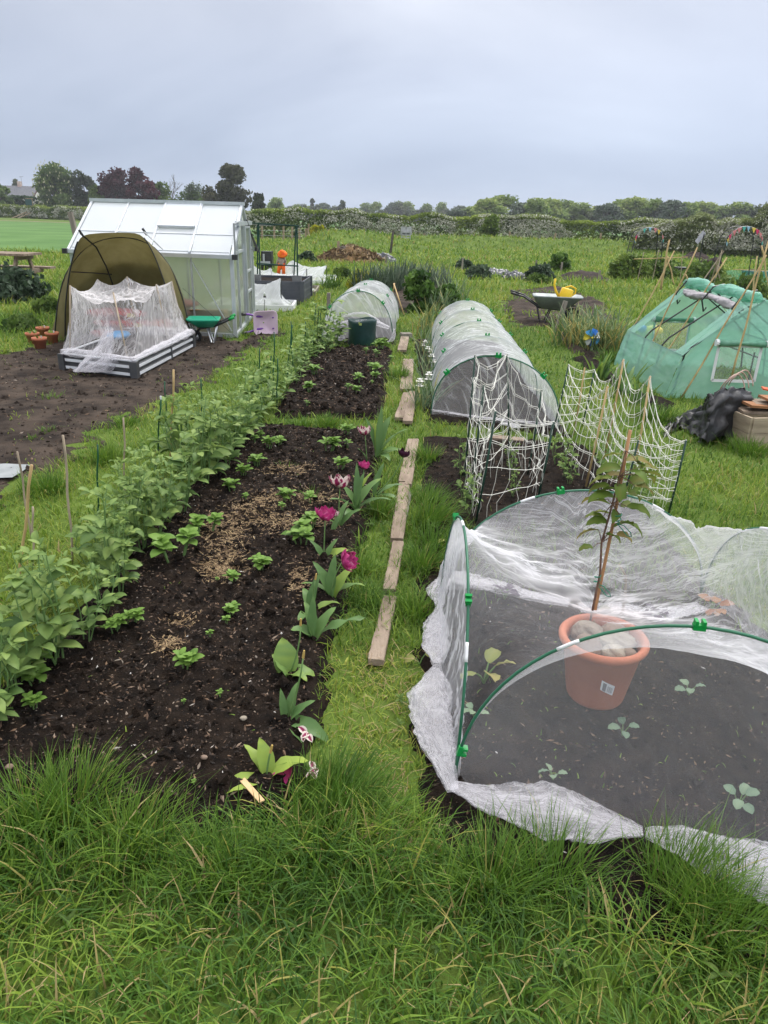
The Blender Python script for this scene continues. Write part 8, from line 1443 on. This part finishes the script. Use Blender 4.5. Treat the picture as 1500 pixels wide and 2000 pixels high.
for u, v, s, lab in ((1335, 533, .35, 'black crate in the far plot behind the slanting poles'), (1358, 540, .3, 'low black crate right of the first one in the far plot'), (1480, 545, .45, 'dark bin among the greenery at the right edge')): p = G(u, v); b = B(); box(b, (p.x, p.y, s*.3), (s*2, s*1.4, s*.6), RZ(.3), 0, .5, (1.08, 1.08)); box(b, (p.x, p.y, s*.6), (s*2.2, s*1.6, s*.06), RZ(.3)); tag(b.build('black_crate', BLACKP), lab, 'crate')
bush('shrub', 'yellow green leafy plants in the far plot beside the left arch', 1225, 545, .7, .9, 1700, .10, L_FRESH, 450, t0=.35, up=1); bush('shrub', 'small green clump under the horizontal cane of the far plot', 1290, 545, .6, .8, 1500, .09, L_MID, 451, t0=.6); bush('shrub', 'leafy low plants below the drooping flag', 1375, 560, .6, .8, 1500, .09, L_MID, 452, t0=.7); bush('shrub', 'green plants in front of the turquoise netting', 1440, 590, .6, .8, 1700, .08, L_MID, 453, t0=.6, up=1)
heap('soil_heap', 'small dark soil heap behind the slanting poles of the far plot', 1358, 508, 1.0, .8, .45, HEAPS, 13); ob, _p = heap('soil_heap', 'dark soil bank right of the green greenhouse at the picture edge', 1496, 640, 1.2, 1.3, .35, HEAPS, 14)
for u, v in ((1378, 522), (1395, 520)): p = G(u, v); b = B(); blob(b, (p.x, p.y, .15), (.35, .3, .25), 8, u, .3); tag(b.build('soil_clod', HEAPS, None, True), 'brown earth clod lying in the far plot', 'soil clod', 'earth clods in the far plot')
b = B(); p = G(8, 925); P_ = np.array([[(p.x+x, p.y+y, .018+.02*float(fbm(x*7, y*7, 3))) for x in np.linspace(-.5, .14, 8)] for y in np.linspace(-.16, .12, 6)]); sheet(b, P_); tag(b.build('grey_sheet', M('grey_sheet', (.20, .22, .22), (.28, .30, .30), rough=.5, vs=8), None, True), 'corner of a flat grey sheet lying on the bare soil at the left edge', 'sheet')
# ---------------------------------------------------------------- damp air
hz_ = bpy.data.materials.new('haze_air'); hz_.use_nodes = True; t_ = hz_.node_tree; t_.nodes.clear(); vo_ = N(t_, 'ShaderNodeOutputMaterial'); pv_ = N(t_, 'ShaderNodeVolumePrincipled', Density=0.00042); pv_.inputs['Color'].default_value = (.90, .94, 1.0, 1); t_.links.new(pv_.outputs[0], vo_.inputs['Volume'])
b = B(); box(b, (0, 770, 20), (3300, 1740, 46)); o = b.build('haze', hz_); o['kind'] = 'stuff'; o['label'] = 'thin damp haze over the far fields'
